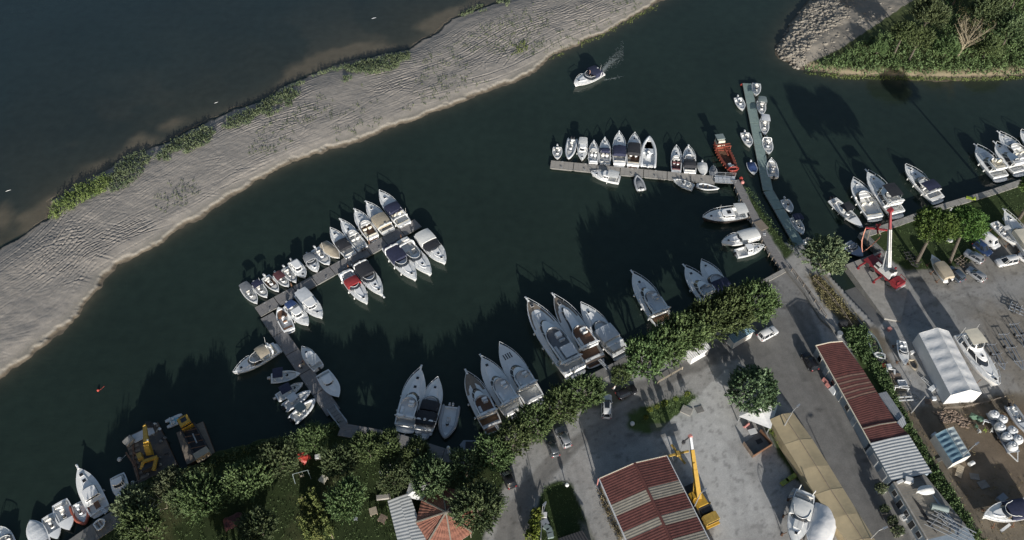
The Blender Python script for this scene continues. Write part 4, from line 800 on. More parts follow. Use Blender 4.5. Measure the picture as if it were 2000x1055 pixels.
b = skiff('white fishing boat with black canvas top near the crane slip', D5(398, 690), D5(208, 512), 2.8, g9, top='black', ct=(.32, .56), cons=.5, n=2, dark=True, full_=2.5, fend=(.2, .4, .6)); b.panel(.68, .96, .85, .02, 'gel', 'foredeck')
cruiser('big white cruiser with tan cockpit sofas left of the black-topped flybridge yacht', D5(332, 392), D5(480, 625), 4.2, g9, seat='cream', hatch=(.84,), arch=False, ck=(.05, .54), pad='lgrey', fend=(.2, .4, .6))
b = flyer('white flybridge yacht with black fly canopy and long bow sprit by crane', D5(420, 355), D5(612, 600), 4.2, g9, fl=(.1, .4), cab=(.18, .56), hatch=(.8,), pul=True, fend=(), pad='lgrey'); b.canopy(.16, .46, 'black', 3.0, .7, .15, name='fly_canopy')
cruiser('white cruiser with navy bimini moored alone at the right hand quay', D5(658, 308), D5(870, 512), 3.9, g9, cov='navy', ct=(.16, .4), top='open', ch=1.3, hatch=(.84, .7), arch=True, ck=(.05, .5), fend=(.25, .5, .7), pad='lgrey')
flyer('white flybridge yacht with bare fly deck near the right edge quay', D5(1100, 190), D5(1262, 372), 4.2, g9, fl=(.1, .46), cab=(.2, .6), hatch=(), seat='cream', pad='lgrey', fend=(.3, .5), arch=False, flfloor='cream')
b = flyer('white coupe yacht with dark side window and three roof panes near right edge', D5(1222, 172), D5(1385, 338), 4.2, g9, fl=(.12, .3), cab=(.2, .66), hatch=(.86,), seat='lgrey', fend=(), arch=False, trunk=True)
cruiser('white cruiser with grey foredeck pad behind the coupe yacht at right edge', D5(1245, 105), D5(1440, 290), 4.1, g9, hatch=(.86,), pad='lgrey', arch=False, ck=(.05, .5), fend=(), pul=True, seat='cream')
cruiser('white cruiser cut by the right edge of the picture, railed bow', D5(1380, 90), D5(1560, 260), 4.0, g9, hatch=(.86,), arch=True, fend=())
b = Boat('runabout', 'blue-grey shaded motorboat lying in the slip under the crane slings', 'motorboat', D5(402, 865), D5(298, 778), 2.9, g9, hull='hull_blue', deck='hull_blue', ck=(.05, .45), full_=2.6); b.screen(.32, .6, .5).seats('lgrey')
g10 = 'boats at the bottom left quay'
b = Boat('motor_yacht', 'large plain white motor yacht with square cabin roof, bottom left quay', 'yacht', G8(592, 520), G8(750, 838), 3.3, g10, ck=(.02, .2), full_=2.6, tr=.93); b.cabin(.27, .54, .8, .72, rf=.5, nose=.12, roof=None).trunk(.53, .88, .55, .15).hatches((.68, .82), .55, .1).pulpit(.7).fenders((.35,)).platform(.4)
q = MB(); q.box(b.x(.06), b.x(.2), -.45, .35, b.zs(0) + .005, b.zs(0) + .03); q.build('stern_hatch', 'brown', b.r)
fisher('small white cabin boat beside the bank trees, right of the large plain yacht', G8(928, 742), G8(875, 570), 2.6, g10, cab=(.3, .58), ck=(.05, .3), fend=(), n=0, hatch=(.76,))
ribboat('orange inflatable rescue boat left of the large plain yacht', G8(640, 936), G8(578, 778), 2.6, g10, 'tube_orange', n=0, dark=True, seat='lgrey', cons=.4, r=.26)
skiff('white bowrider with open cockpit left of the orange inflatable', G8(526, 985), G8(448, 772), 2.8, g10, cons=.5, n=0, full_=2.9, deck='gel').panel(.62, .97, .85, .03, 'gel', 'foredeck')
skiff('smaller white open boat left of the white bowrider, bottom left', G8(438, 1052), G8(360, 872), 2.4, g10, cons=.42, n=0, full_=2.6, floor='lgrey').panel(.66, .97, .85, .03, 'gel', 'foredeck')
b = Boat('runabout', 'pale blue-white motorboat third from the bottom left corner', 'motorboat', G8(225, 905), G8(318, 1095), 2.8, g10, hull='gel', ck=(.05, .3), full_=3.0); b.cover('lgrey', .1, .95, .25, .5)
cruiser('white boat cut off at the left edge in the bottom corner', G8(-20, 960), G8(60, 1120), 2.8, g10, arch=False, hatch=(), fend=())
b = Boat('dinghy', 'small white dinghy lying on the bottom left quay', 'dinghy', G8(790, 905), G8(715, 965), 1.7, None, F=.5, ck=(.1, .85), z=GZ + .3, draft=.1, tr=.8, dz=.3)
for t in (.3, .6): q = MB(); q.box(b.x(t) - .13, b.x(t) + .13, -b.w(t) + .1, b.w(t) - .1, .34, .38); q.build('thwart', 'wood_old', b.r)
b = Boat('dinghy', 'tiny grey tender tied to the stern of the black-canopied quay cruiser', 'dinghy', F7(305, 900), F7(232, 915), 1.5, None, F=.4, ck=(.1, .85), tr=.8, dz=.3); b.tube_collar('tube_grey', .2)
# the boat under way
b = cruiser('white motor cruiser under way in the channel with navy roof and wake', Bc(268, 218), Bc(440, 128), 3.6, None, cov='navy', ct=(.10, .36), ch=1.15, hatch=(.82,), arch=True, whip=.6, fend=(), stripe='stripe', ck=(.05, .5), plat=True, seat='maroon')
# workboat
b = Boat('workboat', 'rusty orange-red workboat with open hold moored at the gangway', 'workboat', Bc(1308, 806), Bc(1190, 572), 3.3, None, F=1.15, hull='workred', deck='workred', floor='steel_rust', ck=(.2, .82), cw=.42, full_=2.5, tr=.42, dz=1.0)
q = MB(); q.box(b.x(.03), b.x(.2), -.85, .85, b.zs(0) + .01, b.zs(0) + 1.5, tx=.1, ty=.1); o = q.build('wheelhouse', 'cream', b.r); q = MB(); q.box(b.x(.0), b.x(.14), -.95, .95, b.zs(0) + 1.505, b.zs(0) + 1.65); q.build('roof', 'greygreen', o)
q = MB(); q.box(b.x(.05), b.x(.17), -.83, .83, b.zs(0) + .75, b.zs(0) + 1.2); q.build('window', 'glass', o)
q = MB()
for t in (.24, .30): q.beam((b.x(t), -1.7, 1.2), (b.x(t), -1.7, 2.2), .15, .15); q.beam((b.x(t), 1.7, 1.2), (b.x(t), 1.7, 2.2), .15, .15); q.beam((b.x(t), -1.75, 2.2), (b.x(t), 1.75, 2.2), .2, .2)
q.beam((b.x(.27), 0, 2.2), (b.x(.5), .3, 1.7), .25, .25); q.beam((b.x(.3), -1.2, 1.3), (b.x(.36), .9, 1.5), .18, .18); q.build('davit', 'workred', b.r, 0)
q = MB(); q.box(b.x(.68), b.x(.77), -.6, .2, .45, 1.5, tx=.08, ty=.08); q.box(b.x(.76), b.x(.80), -.9, .5, .45, 1.2, tx=.1, ty=.05); q.beam((b.x(.64), -.4, .5), (b.x(.75), .6, 1.4), .2, .2); q.build('winch', 'lgrey', b.r, 0)
q = MB(); q.tube([(b.x(.86) + .3 * math.cos(a) * 2.0, 1.15 * math.sin(a), b.zs(.86) + .25) for a in [k * math.pi / 6 for k in range(12)]], .11, 6, closed=True); q.build('hose_coil', 'buoy_red', b.r)
q = MB()
for k in range(12):
    t = .12 + .07 * k
    for sd in (-1, 1): q.cyl(b.x(t), sd * (b.w(t) + .08), b.zs(t) - .45, b.zs(t) - .05, .14, 8)
q.build('tyre_fender', 'workred', b.r)
# pedal boat
c, rz, L = frame(P(*G8(1245, 188), .3), P(*G8(1370, 132), .3)); r = thing('pedal_boat', 'blue and white pedal boat floating beside the excavator barge', 'pedal boat', (c.x, c.y, 0), rz)
for sd in (-1, 1): q = MB(); q.loft([[(x, sd * .62 + y * k, z) for y, z in ((-.26, -.1), (.26, -.1), (.3, .34), (-.3, .34))] for x, k in ((-L / 2, .7), (-L / 2 + .4, 1), (L / 2 - .5, 1), (L / 2, .35))], 0, True, True); q.build('float', 'plastic_white', r)
q = MB(); q.box(-L * .3, L * .25, -.4, .4, .2, .42, tx=.05, ty=.05); q.box(-L * .05, L * .02, -.8, .8, .344, .5); q.build('body', 'skyblue', r)
for sd in (-1, 1): q = MB(); q.box(-.5, .05, sd * .38 - .28, sd * .38 + .28, .42, .6, tx=.04, ty=.04); q.box(-.62, -.46, sd * .38 - .28, sd * .38 + .28, .42, 1.0, tx=.02, ty=.04); q.build('seat', 'plastic_white', r)
# wake
c, rz, L = frame(P(1150, 155), P(1178, 138)); q = MB()
for k in range(1500):
    f = rng.random() ** 1.4; s = P(1172 + 46 * f, 147 - 47 * f ** .8 + (rng.gauss(0, 2.2 + 7 * f)), .0); a = rng.uniform(0, 3.1); l = rng.uniform(.04, .17) * (1.1 - f * .5); ww = l * rng.uniform(.3, .8)
    d = Vector((math.cos(a), math.sin(a), 0)); n = Vector((-d.y, d.x, 0)); p = Vector((s.x, s.y, .012 + .0001 * k)); q.add([p - d * l, p - n * ww, p + d * l * .8, p + n * ww * .7], [(0, 1, 2, 3)])
for u0, v0, u1, v1 in ((1180, 157, 1215, 150),):
    for k in range(40):
        f = rng.random(); s = P(u0 + (u1 - u0) * f, v0 + (v1 - v0) * f + rng.gauss(0, .8), 0); e = P(u0 + (u1 - u0) * (f + .03), v0 + (v1 - v0) * (f + .03), 0); d = (e - s).normalized(); n = Vector((-d.y, d.x, 0)); l = rng.uniform(.2, .8); p = Vector((s.x, s.y, .06 + .0001 * k)); q.add([p - d * l, p - n * .022, p + d * l, p + n * .02], [(0, 1, 2, 3)])
o = q.build('wake_foam', 'foam', None, 0); tag(o, 'thin white foam trailing behind the boat under way', 'foam', None, 'stuff')
# ------------------------------------------------------------------ piers and quays
def pontoon(name, label, p0, p1, wd, mt, nsec, z=.55, fl='concrete_dk', gap=.12, boll=True, mods=None):
    c, rz, L = frame(p0, p1); r = thing(name, label, 'pontoon', (c.x, c.y, 0), rz); sl = L / nsec
    for i in range(nsec):
        x0 = -L / 2 + i * sl + gap / 2; x1 = x0 + sl - gap; m = MB(); n = max(2, int((x1 - x0) / .9))
        for k in range(n):                              # planks in panels, a hair's gap and step between them
            a = x0 + (x1 - x0) * k / n; m.box(a, a + (x1 - x0) / n - .025, -wd / 2, wd / 2, z - .1 + .002 * (k % 3), z + .004 * ((k * 7) % 4), 0)
        o = m.build('deck_section', mt, r, 0); f = MB(); f.box(x0 + .3, x1 - .3, -wd / 2 + .15, wd / 2 - .15, -.4, z - .11); f.box(x0, x1, -wd / 2 - .05, -wd / 2 - .003, z - .22, z + .03); f.box(x0, x1, wd / 2 + .003, wd / 2 + .05, z - .22, z + .03); f.build('float', fl, o, 0)
        if boll:
            for sd in (-1, 1): q = MB(); q.cyl(x0 + (x1 - x0) * .5, sd * (wd / 2 - .2), z + .01, z + .3, .07, 6); q.box(x0 + (x1 - x0) * .5 - .2, x0 + (x1 - x0) * .5 + .2, sd * (wd / 2 - .2) - .05, sd * (wd / 2 - .2) + .05, z + .22, z + .3); q.build('cleat', 'galv', r, 0)
    return r, L
pa, LA = pontoon('floating_pontoon', 'long grey timber pontoon reaching up right into the basin', P(503, 610, .55), P(817, 435, .55), 2.5, 'wood_deck', 9)
for f, sd in ((-.28, 1), (.02, -1), (.2, 1), (.36, -1)): q = MB(); q.cyl(LA * f, sd * 1.42, -2, 1.7, .14, 8); q.build('mooring_pile', 'steel_rust', pa)
pb, LB = pontoon('gangway_pontoon', 'grey timber gangway linking the long pontoon to the bank', P(521, 616, .55), P(652, 806, .55), 2.5, 'wood_deck', 5)
def ramp_bridge(label, p0, p1, wd, z0, z1, mt='galv', rails=True, deck='wood_deck'):
    c, rz, L = frame(p0, p1); r = thing('access_ramp', label, 'ramp', (c.x, c.y, 0), rz); m = MB(); n = max(4, int(L / .8))
    for k in range(n): f = k / n; g = (k + 1) / n; m.beam((-L / 2 + L * f, 0, z0 + (z1 - z0) * f), (-L / 2 + L * g - .06, 0, z0 + (z1 - z0) * g), wd, .08)
    m.build('deck', deck, r, 0)
    if rails:
        for sd in (-1, 1):
            m = MB(); a = Vector((-L / 2, sd * wd / 2, z0)); b = Vector((L / 2, sd * wd / 2, z1)); up = Vector((0, 0, 1))
            m.beam(a + up * 1.0, b + up * 1.0, .09, .07); m.beam(a + up * .5, b + up * .5, .06, .05); m.beam(a, b, .1, .12)
            for k in range(n // 2 + 1): p = a + (b - a) * (k / (n // 2)); m.beam(p, p + up * 1.0, .07, .07)
            m.build('railing', mt, r, 0)
    return r
ramp_bridge('narrow ramp from the grey timber gangway up to the wooden quay', P(648, 800, .6), P(672, 832, 1.2), 1.5, .66, 1.3)
pontoon('floating_pontoon', 'tan pontoon lying left to right with boats along both sides', P(1075, 321, .5), P(1396, 352, .5), 2.3, 'pont_tan', 7)
ramp_bridge('galvanised lattice gangway joining the tan pontoon to the grass pier', P(1396, 350, .7), P(1436, 352, 1.1), 2.2, .75, 1.15, deck='lgrey')
pontoon('floating_pontoon', 'green pontoon running up from the big bank tree', P(1459, 163, .5), P(1500, 373, .5), 2.15, 'pont_green', 5, boll=False)
pontoon('floating_pontoon', 'shaded lower length of the green pontoon beside the bank tree', P(1500.5, 373, .5), P(1566, 486, .5), 2.2, 'pont_green', 3, boll=False)
q = MB(); pt = [P(*C4(x, y), 1.0) for x, y in ((340, 118), (425, 290), (505, 440), (600, 610), (690, 735))]; c0 = pt[0].copy()
bw_ = thing('boardwalk', 'grey plank boardwalk along the left edge of the grass pier', 'boardwalk', (c0.x, c0.y, 0))
for i in range(4):
    a, b = pt[i] - c0, pt[i + 1] - c0; d = (b - a); n = int(d.length / .5); q = MB()
    for k in range(n): q.beam((a.x + d.x * k / n, a.y + d.y * k / n, 1.27), (a.x + d.x * (k + .95) / n, a.y + d.y * (k + .95) / n, 1.27), 1.7, .1)
    q.build('plank_section', 'wood_deck', bw_, 0)
m = MB()
for i in range(4):
    a, b = pt[i] - c0, pt[i + 1] - c0; d = (b - a).normalized(); n_ = Vector((-d.y, d.x, 0))
    for k in range(4): p = a + (b - a) * (k / 4) - n_ * .95; m.tube([(p.x, p.y, -1.5), (p.x, p.y, 1.32)], .1, 6)
m.build('pile', 'wood_old', bw_)
q = MB(); o = P(*C4(515, 425), 1.2); q.box(-.9, .9, -1.3, 1.3, 1.33, 1.45, mtx=Matrix.Rotation(R(25), 4, 'Z')); q.box(-.7, .7, -1.1, 1.1, -1, 1.32, mtx=Matrix.Rotation(R(25), 4, 'Z')); o = q.build('landing_stage', 'wood_old', None, 0, (o.x, o.y, 0)); tag(o, 'small timber landing stage halfway down the grass pier', 'landing stage')
for lab, a, b in (('thin white gangplank to the covered cruiser left of the grass pier', C4(480, 490), C4(545, 487)), ('gangplank at the stern of the dark-hulled yacht with brown cockpit', F7(1335, 442), F7(1385, 500)), ('gangplank at the stern of the wooden-hulled cream yacht', F7(705, 830), F7(738, 882)),
                  ('gangplank from the largest flybridge yacht to the tree-lined quay', F7(1168, 545), F7(1212, 600)), ('gangplank from the yacht with foredeck slats', F7(950, 680), F7(985, 712)), ('gangplank at the stern of the large plain yacht, bottom left', G8(755, 810), G8(800, 855))):
    a, b = P(*a, .9), P(*b, 1.2); c, rz, L = frame(a, b); q = MB()
    for sd in (-1, 1): q.beam((-L / 2, sd * .24, 1.0), (L / 2, sd * .24, 1.38), .09, .1)
    for k in range(8): q.beam((-L / 2 + L * (k + .5) / 8, -.24, 1.0 + .38 * (k + .5) / 8), (-L / 2 + L * (k + .5) / 8, .24, 1.0 + .38 * (k + .5) / 8), .12, .05)
    o = q.build('gangplank', 'lgrey', None, 0, (c.x, c.y, 0)); o.rotation_euler.z = rz; tag(o, lab, 'gangplank')
def quay(label, pix, wd, mt='concrete', top=GZ + .14, inner=1, cat='quay wall', name='quay_wall'):
    pts = [P(u, v, top) for u, v in pix]; c = pts[0].copy(); pts = [p - c for p in pts]; ins = []; m = MB()
    for i, p in enumerate(pts):
        d = (pts[min(i + 1, len(pts) - 1)] - pts[max(i - 1, 0)]).normalized(); n = Vector((d.y, -d.x, 0)) * inner; ins.append(p + n * wd)
    for i in range(len(pts) - 1):                       # cast sections with joints
        a, b, e, f = pts[i], pts[i + 1], ins[i], ins[i + 1]; n = max(1, int((b - a).length / 3.0))
        for k in range(n):
            s, t = k / n, (k + 1) / n - .008; pa_ = a.lerp(b, s); pb_ = a.lerp(b, t); pe = e.lerp(f, s); pf = e.lerp(f, t); z = top + .006 * ((k * 5) % 3); zb = -1.6
            m.add([(pa_.x, pa_.y, zb), (pb_.x, pb_.y, zb), (pf.x, pf.y, zb), (pe.x, pe.y, zb), (pa_.x, pa_.y, z), (pb_.x, pb_.y, z), (pf.x, pf.y, z), (pe.x, pe.y, z)], [(3, 2, 1, 0), (4, 5, 6, 7), (0, 1, 5, 4), (1, 2, 6, 5), (2, 3, 7, 6), (3, 0, 4, 7)])
    o = m.build(name, mt, None, 0, (c.x, c.y, 0)); return tag(o, label, cat)
quay('dark plank quay under the garden trees with leftmost yachts', [(668, 826), (772, 845), (870, 876), (938, 886)], 2.4, 'wood_deck')
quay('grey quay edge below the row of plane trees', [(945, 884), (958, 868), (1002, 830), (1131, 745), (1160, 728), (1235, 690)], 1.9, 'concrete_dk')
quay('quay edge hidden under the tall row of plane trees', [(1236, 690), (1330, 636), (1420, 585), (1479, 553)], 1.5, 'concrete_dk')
quay('pale concrete coping at the quay corner beside the grass pier', [(1480, 552), (1533, 523)], .9, 'concrete')
quay('pale concrete coping of the right hand quay along the lawn', [(1679, 455), (1748, 431), (1840, 398), (1930, 372), (1992, 351), (2090, 315)], 1.5, 'concrete')
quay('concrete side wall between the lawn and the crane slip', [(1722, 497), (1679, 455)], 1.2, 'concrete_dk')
quay('purple-grey quay strip in the bottom left corner', [(60, 1105), (118, 1066), (180, 1023), (243, 983)], 3.0, 'concrete_dk')
# crane pad: a raised concrete deck with a wall towards the slipway
pts = [P(u, v, GZ + .35) for u, v in ((1652, 517), (1722, 490), (1775, 555), (1760, 628), (1728, 622))]; c = pts[0].copy(); m = MB(); m.prism([(p.x - c.x, p.y - c.y) for p in pts], -1.6, GZ + .35)
o = m.build('crane_pad', 'concrete', None, 0, (c.x, c.y, 0)); tag(o, 'raised concrete deck carrying the red crane beside the slipway', 'concrete pad')
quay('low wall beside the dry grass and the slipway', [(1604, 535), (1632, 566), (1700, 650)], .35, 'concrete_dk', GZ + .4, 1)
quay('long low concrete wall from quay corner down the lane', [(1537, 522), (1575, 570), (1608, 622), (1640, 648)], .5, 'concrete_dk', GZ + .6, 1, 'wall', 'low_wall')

# ------------------------------------------------------------------ buildings
def corr(mb, a, b, c, d, per=.38, amp=.045, mi=0, bands=None):
    """corrugated sheet a-b-c-d, waves repeat from a to b and run towards d"""
    a, b, c, d = map(Vector, (a, b, c, d)); n = max(4, int((b - a).length / per) * 4); nm = (b - a).cross(d - a).normalized(); nm = nm if nm.z > 0 else -nm
    r0 = []; r1 = []; 
    for i in range(n + 1):
        f = i / n; h = amp * math.sin(i * math.pi / 2 + .785); r0.append(a.lerp(b, f) + nm * h); r1.append(d.lerp(c, f) + nm * h)
    k = len(mb.f); mb.grid([r0, r1], mi)
    if bands:
        L = (b - a).length
        for i in range(n):
            x = (i + .5) / n * L; mb.m[k + i] = bands(x)
def local(o, ux, uy): return lambda p: ((p - o).dot(ux), (p - o).dot(uy))
def opening(parent, name, mt, a, b, z0, z1, nrm, fr='whitewall', dep=.06):
    """a window or door set on a wall between plan points a and b"""
    a = Vector((*a, 0)); b = Vector((*b, 0)); n = Vector((*nrm, 0)).normalized(); d = (b - a)
    m = MB(); vs = lambda o, e, q: [(p.x, p.y, z) for z in (z0 - e, z1 + e) for p in (a - d.normalized() * e + n * q, b + d.normalized() * e + n * q, b + d.normalized() * e + n * o, a - d.normalized() * e + n * o)]
    F = [(3, 2, 1, 0), (4, 5, 6, 7), (0, 1, 5, 4), (1, 2, 6, 5), (2, 3, 7, 6), (3, 0, 4, 7)]
    m.add(vs(dep, 0, -.05), F); o = m.build(name, mt, parent, 0); f = MB(); f.add(vs(dep - .02, .09, -.05), F); f.build('frame', fr, o, 0); return o
# big striped hall
EZ = 4.5; Ao, Co, Bo = P(1176, 937, EZ), P(1299, 892, EZ), P(1228, 1055, EZ); ux = (Bo - Ao).normalized(); uy = Vector((-ux.y, ux.x, 0)); uy = uy if uy.dot(Co - Ao) > 0 else -uy
Wd = (Co - Ao).dot(uy); LH = 30.0; rz = math.atan2(ux.y, ux.x); hall = thing('striped_hall', 'large hall with red and cream striped corrugated roof', 'hall', (Ao.x, Ao.y, 0), rz); sy = 1 if (Matrix.Rotation(rz, 3, 'Z') @ Vector((0, 1, 0))).dot(uy) > 0 else -1
lx = lambda u, v: (P(u, v, EZ) - Ao).dot(ux)
RZ = 6.0
bl = [lx(1199.5, 984), lx(1211, 1006), lx(1224.7, 1036.5), lx(1232, 1053)]; br = [lx(1320.6, 939), lx(1334, 962.5), lx(1351, 991), lx(1361, 1009.6), lx(1374.5, 1036.5)]
bnd = lambda bs: (lambda x: sum(x - .3 > q for q in bs) % 2 if x < max(bs) + 3 else int(x / 3) % 2)
rf = MB(); corr(rf, (-.3, -.3 * sy, EZ), (LH, -.3 * sy, EZ), (LH, Wd / 2 * sy, RZ), (-.3, Wd / 2 * sy, RZ), .42, .016, 0, bnd(bl)); rf.build('roof_slope', ['redroof', 'creamroof'], hall, 0)
rf = MB(); corr(rf, (-.3, (Wd + .3) * sy, EZ), (LH, (Wd + .3) * sy, EZ), (LH, Wd / 2 * sy, RZ), (-.3, Wd / 2 * sy, RZ), .42, .016, 0, bnd(br)); rf.build('roof_slope', ['redroof', 'creamroof'], hall, 0)
q = MB(); q.beam((-.35, Wd / 2 * sy, RZ + .06), (LH, Wd / 2 * sy, RZ + .06), .4, .1); q.build('ridge_cap', 'redroof', hall, 0)
q = MB(); q.beam((-.33, -.32 * sy, EZ - .02), (-.33, Wd / 2 * sy, RZ - .02), .12, .2); q.beam((-.33, (Wd + .32) * sy, EZ - .02), (-.33, Wd / 2 * sy, RZ - .02), .12, .2); q.build('gable_trim', 'cream', hall, 0)
for e in (-.38, Wd + .38): q = MB(); q.beam((-.3, e * sy, EZ - .12), (LH, e * sy, EZ - .12), .16, .14); q.build('gutter', 'lgrey', hall, 0)
q = MB(); q.add([(0, 0, .8), (0, Wd * sy, .8), (0, Wd * sy, EZ - .15), (0, Wd / 2 * sy, RZ - .15), (0, 0, EZ - .15)], [(0, 1, 2, 3, 4)]); q.add([(0, 0, .8), (LH, 0, .8), (LH, 0, EZ - .1), (0, 0, EZ - .1), (0, Wd * sy, .8), (LH, Wd * sy, .8), (LH, Wd * sy, EZ - .1), (0, Wd * sy, EZ - .1)], [(0, 1, 2, 3), (7, 6, 5, 4)]); q.build('wall', 'whitewall', hall, 0)
for k in range(5): opening(hall, 'window', 'glass', (2 + 4 * k, -.0), (4.2 + 4 * k, 0), 2.6, 4.0, (0, -sy), 'concrete')
q = MB(); q.tube([(-.42, -.42 * sy, EZ - .15), (-.42, -.42 * sy, .9)], .09, 6); q.build('downpipe', 'pink', hall)
# long shed row
SHZ = 4.0
def quadroof(parent, px, z, zr, mt, per=.36, name='roof_panel', amp=.013):
    o = parent.location; p = [P(u, v, z) - Vector((o.x, o.y, 0)) for u, v in px]; mid0 = (p[0] + p[1]) / 2 + Vector((0, 0, zr)); mid1 = (p[3] + p[2]) / 2 + Vector((0, 0, zr)); m = MB()
    corr(m, p[0], p[3], mid1, mid0, per, amp); corr(m, p[1], p[2], mid1, mid0, per, amp); return m.build(name, mt, parent, 0)
s0 = P(1594, 675, SHZ); shed = thing('shed_row', 'long row of sheds with faded red corrugated roofs', 'shed', (s0.x, s0.y, 0))
quadroof(shed, [(1594, 675), (1645, 667), (1686, 722), (1627, 733)], SHZ, .35, 'redroof'); quadroof(shed, [(1654.5, 783), (1713, 766), (1750, 824), (1685, 837)], SHZ, .35, 'redroof'); quadroof(shed, [(1685.3, 837.5), (1750.3, 824.5), (1775, 849), (1699, 865)], SHZ - .03, .35, 'redroof')
for k in range(5):                                     # the weathered stretch: strips paler and redder by turns
    f, g = k / 5, (k + 1) / 5; L_ = lambda a, b, t: (a[0] + (b[0] - a[0]) * t, a[1] + (b[1] - a[1]) * t); l0, l1, r0, r1 = (1627.2, 733.4), (1654.3, 782.6), (1686.2, 722.4), (1712.8, 765.6)
    quadroof(shed, [L_(l0, l1, f), L_(r0, r1, f), L_(r0, r1, f + .12), L_(l0, l1, f + .12)], SHZ, .35, 'redroof', name='faded_strip'); quadroof(shed, [L_(l0, l1, f + .12), L_(r0, r1, f + .12), L_(r0, r1, g), L_(l0, l1, g)], SHZ, .35, 'fadedroof', name='faded_strip')
def wallpoly(parent, px, z, zt, mt, name='wall', ins=.25):
    p = [P(u, v, z) for u, v in px]; c = sum(p, Vector()) / len(p); o = parent.location; q = []
    for a in p: d = (a - c); a = c + d * (1 - ins / d.length * 1.2); q.append((a.x - o.x, a.y - o.y))
    m = MB(); m.prism(q, .7, zt); return m.build(name, mt, parent, 0), q
_, wq = wallpoly(shed, [(1594, 675), (1645, 667), (1686, 722), (1713, 766), (1750, 824), (1775, 849), (1699, 865), (1685, 837), (1627, 733)], SHZ, SHZ - .12, 'bluewall')
q = MB(); a, b = [P(*p, SHZ + .1) - s0 + Vector((0, 0, SHZ)) for p in ((1593, 675), (1699.5, 866))]
q.beam(a, b, .16, .14); q.build('gutter', 'cream', shed, 0)
q = MB(); a, b, c_, d_ = [P(*p, SHZ + .12) - s0 + Vector((0, 0, SHZ)) for p in ((1684, 837.5), (1751, 824), (1593.5, 675), (1645.5, 666.5))]; q.beam(a, (a + b) / 2 + Vector((0, 0, .36)), .14, .12); q.beam((a + b) / 2 + Vector((0, 0, .36)), b, .14, .12); q.build('flashing', 'creamroof', shed, 0)
q = MB(); q.beam(c_, (c_ + d_) / 2 + Vector((0, 0, .36)), .14, .12); q.beam((c_ + d_) / 2 + Vector((0, 0, .36)), d_, .14, .12); q.build('front_trim', 'cream', shed, 0)
a2 = Vector(wq[-1]); b2 = Vector(wq[0]); dd = Vector(wq[7]) - Vector(wq[0]); nn = Vector((-abs(dd.y), 0)).normalized()
nrm = Vector((dd.y, -dd.x)); nrm = nrm if nrm.x < 0 else -nrm
for k in range(6):
    a_ = Vector(wq[0]) + dd * (.08 + .155 * k); opening(shed, 'door' if k % 2 else 'window', 'glass' if k % 2 == 0 else 'bluewall', a_, a_ + dd * .055, 2.0 if k % 2 == 0 else 1.2, 3.3, nrm)
white = thing('workshop', 'workshop with bright white corrugated roof between red sheds and flat terrace', 'workshop', (*P(1699, 866, 4.2).xy, 0)); quadroof(white, [(1699, 866), (1775, 849), (1821, 924), (1742, 939)], 4.15, .25, 'whiteroof', .5, amp=.028)
_, wq2 = wallpoly(white, [(1699, 866), (1775, 849), (1821, 924), (1742, 939)], 4.15, 3.95, 'bluewall'); d2 = Vector(wq2[3]) - Vector(wq2[0])
for k in range(2): a_ = Vector(wq2[0]) + d2 * (.2 + .42 * k); opening(white, 'shutter', 'hull_grey', a_, a_ + d2 * .22, 1.2, 3.2, nrm)
# flat-roofed terrace building
TZ = 3.7; tp = [(1743.6, 942.6), (1806, 929), (1888, 1030), (1935, 1100), (1838, 1108), (1809, 1055)]; t0 = P(*tp[0], TZ); terr = thing('terrace_building', 'flat-roofed building with plank terrace and cluttered roof', 'building', (t0.x, t0.y, 0))
pl = [tuple((P(u, v, TZ) - t0).xy) for u, v in tp]; m = MB(); m.prism(pl, .7, TZ); m.build('wall', 'bluewall', terr, 0)
d3 = Vector(pl[5]) - Vector(pl[0]); m = MB(); n_ = Vector((-d3.y, d3.x)); n_ = n_ if n_.x > 0 else -n_; n_.normalize()
rt = Vector(pl[1]) - Vector(pl[0]); m = MB(); k_ = 24
for k in range(k_):
    a = Vector(pl[0]) + d3 * (k / k_) + n_ * .35; b = a + rt * .82; e = d3 * (.93 / k_); m.add([(*a, TZ + .03), (*(a + e), TZ + .03), (*(b + e), TZ + .03), (*b, TZ + .03)], [(0, 1, 2, 3)])
m.build('terrace_deck', 'terrace', terr, 0)
m = MB(); a, b = Vector((*pl[0], TZ)), Vector((*pl[5], TZ)); m.beam(a + Vector((.1, 0, .15)), b + Vector((.1, 0, .15)), .25, .34); m.build('parapet', 'concrete', terr, 0)
m = MB(); a, b = Vector((*pl[1], TZ)), Vector((*pl[2], TZ)); m.beam(a + Vector((-.5, 0, .06)), b + Vector((-.5, 0, .06)), 1.0, .14); m.build('coping', 'concrete_dk', terr, 0)
nr2 = Vector((d3.y, -d3.x)); nr2 = nr2 if nr2.x < 0 else -nr2
for k in range(5): a_ = Vector(pl[0]) + d3 * (.1 + .18 * k); opening(terr, 'window' if k % 2 == 0 else 'door', 'glass', a_, a_ + d3 * .09, 2.0 if k % 2 == 0 else 1.25, 3.2, nr2)
m = MB()
for k in range(5): a_ = Vector(pl[0]) + d3 * (.3 + .035 * k) + rt * (.3 + .02 * k); m.beam((*a_, TZ + .09), (*(a_ + d3 * .5), TZ + .09), .06, .08)
m.build('roof_pipe', 'rubber', terr, 0)
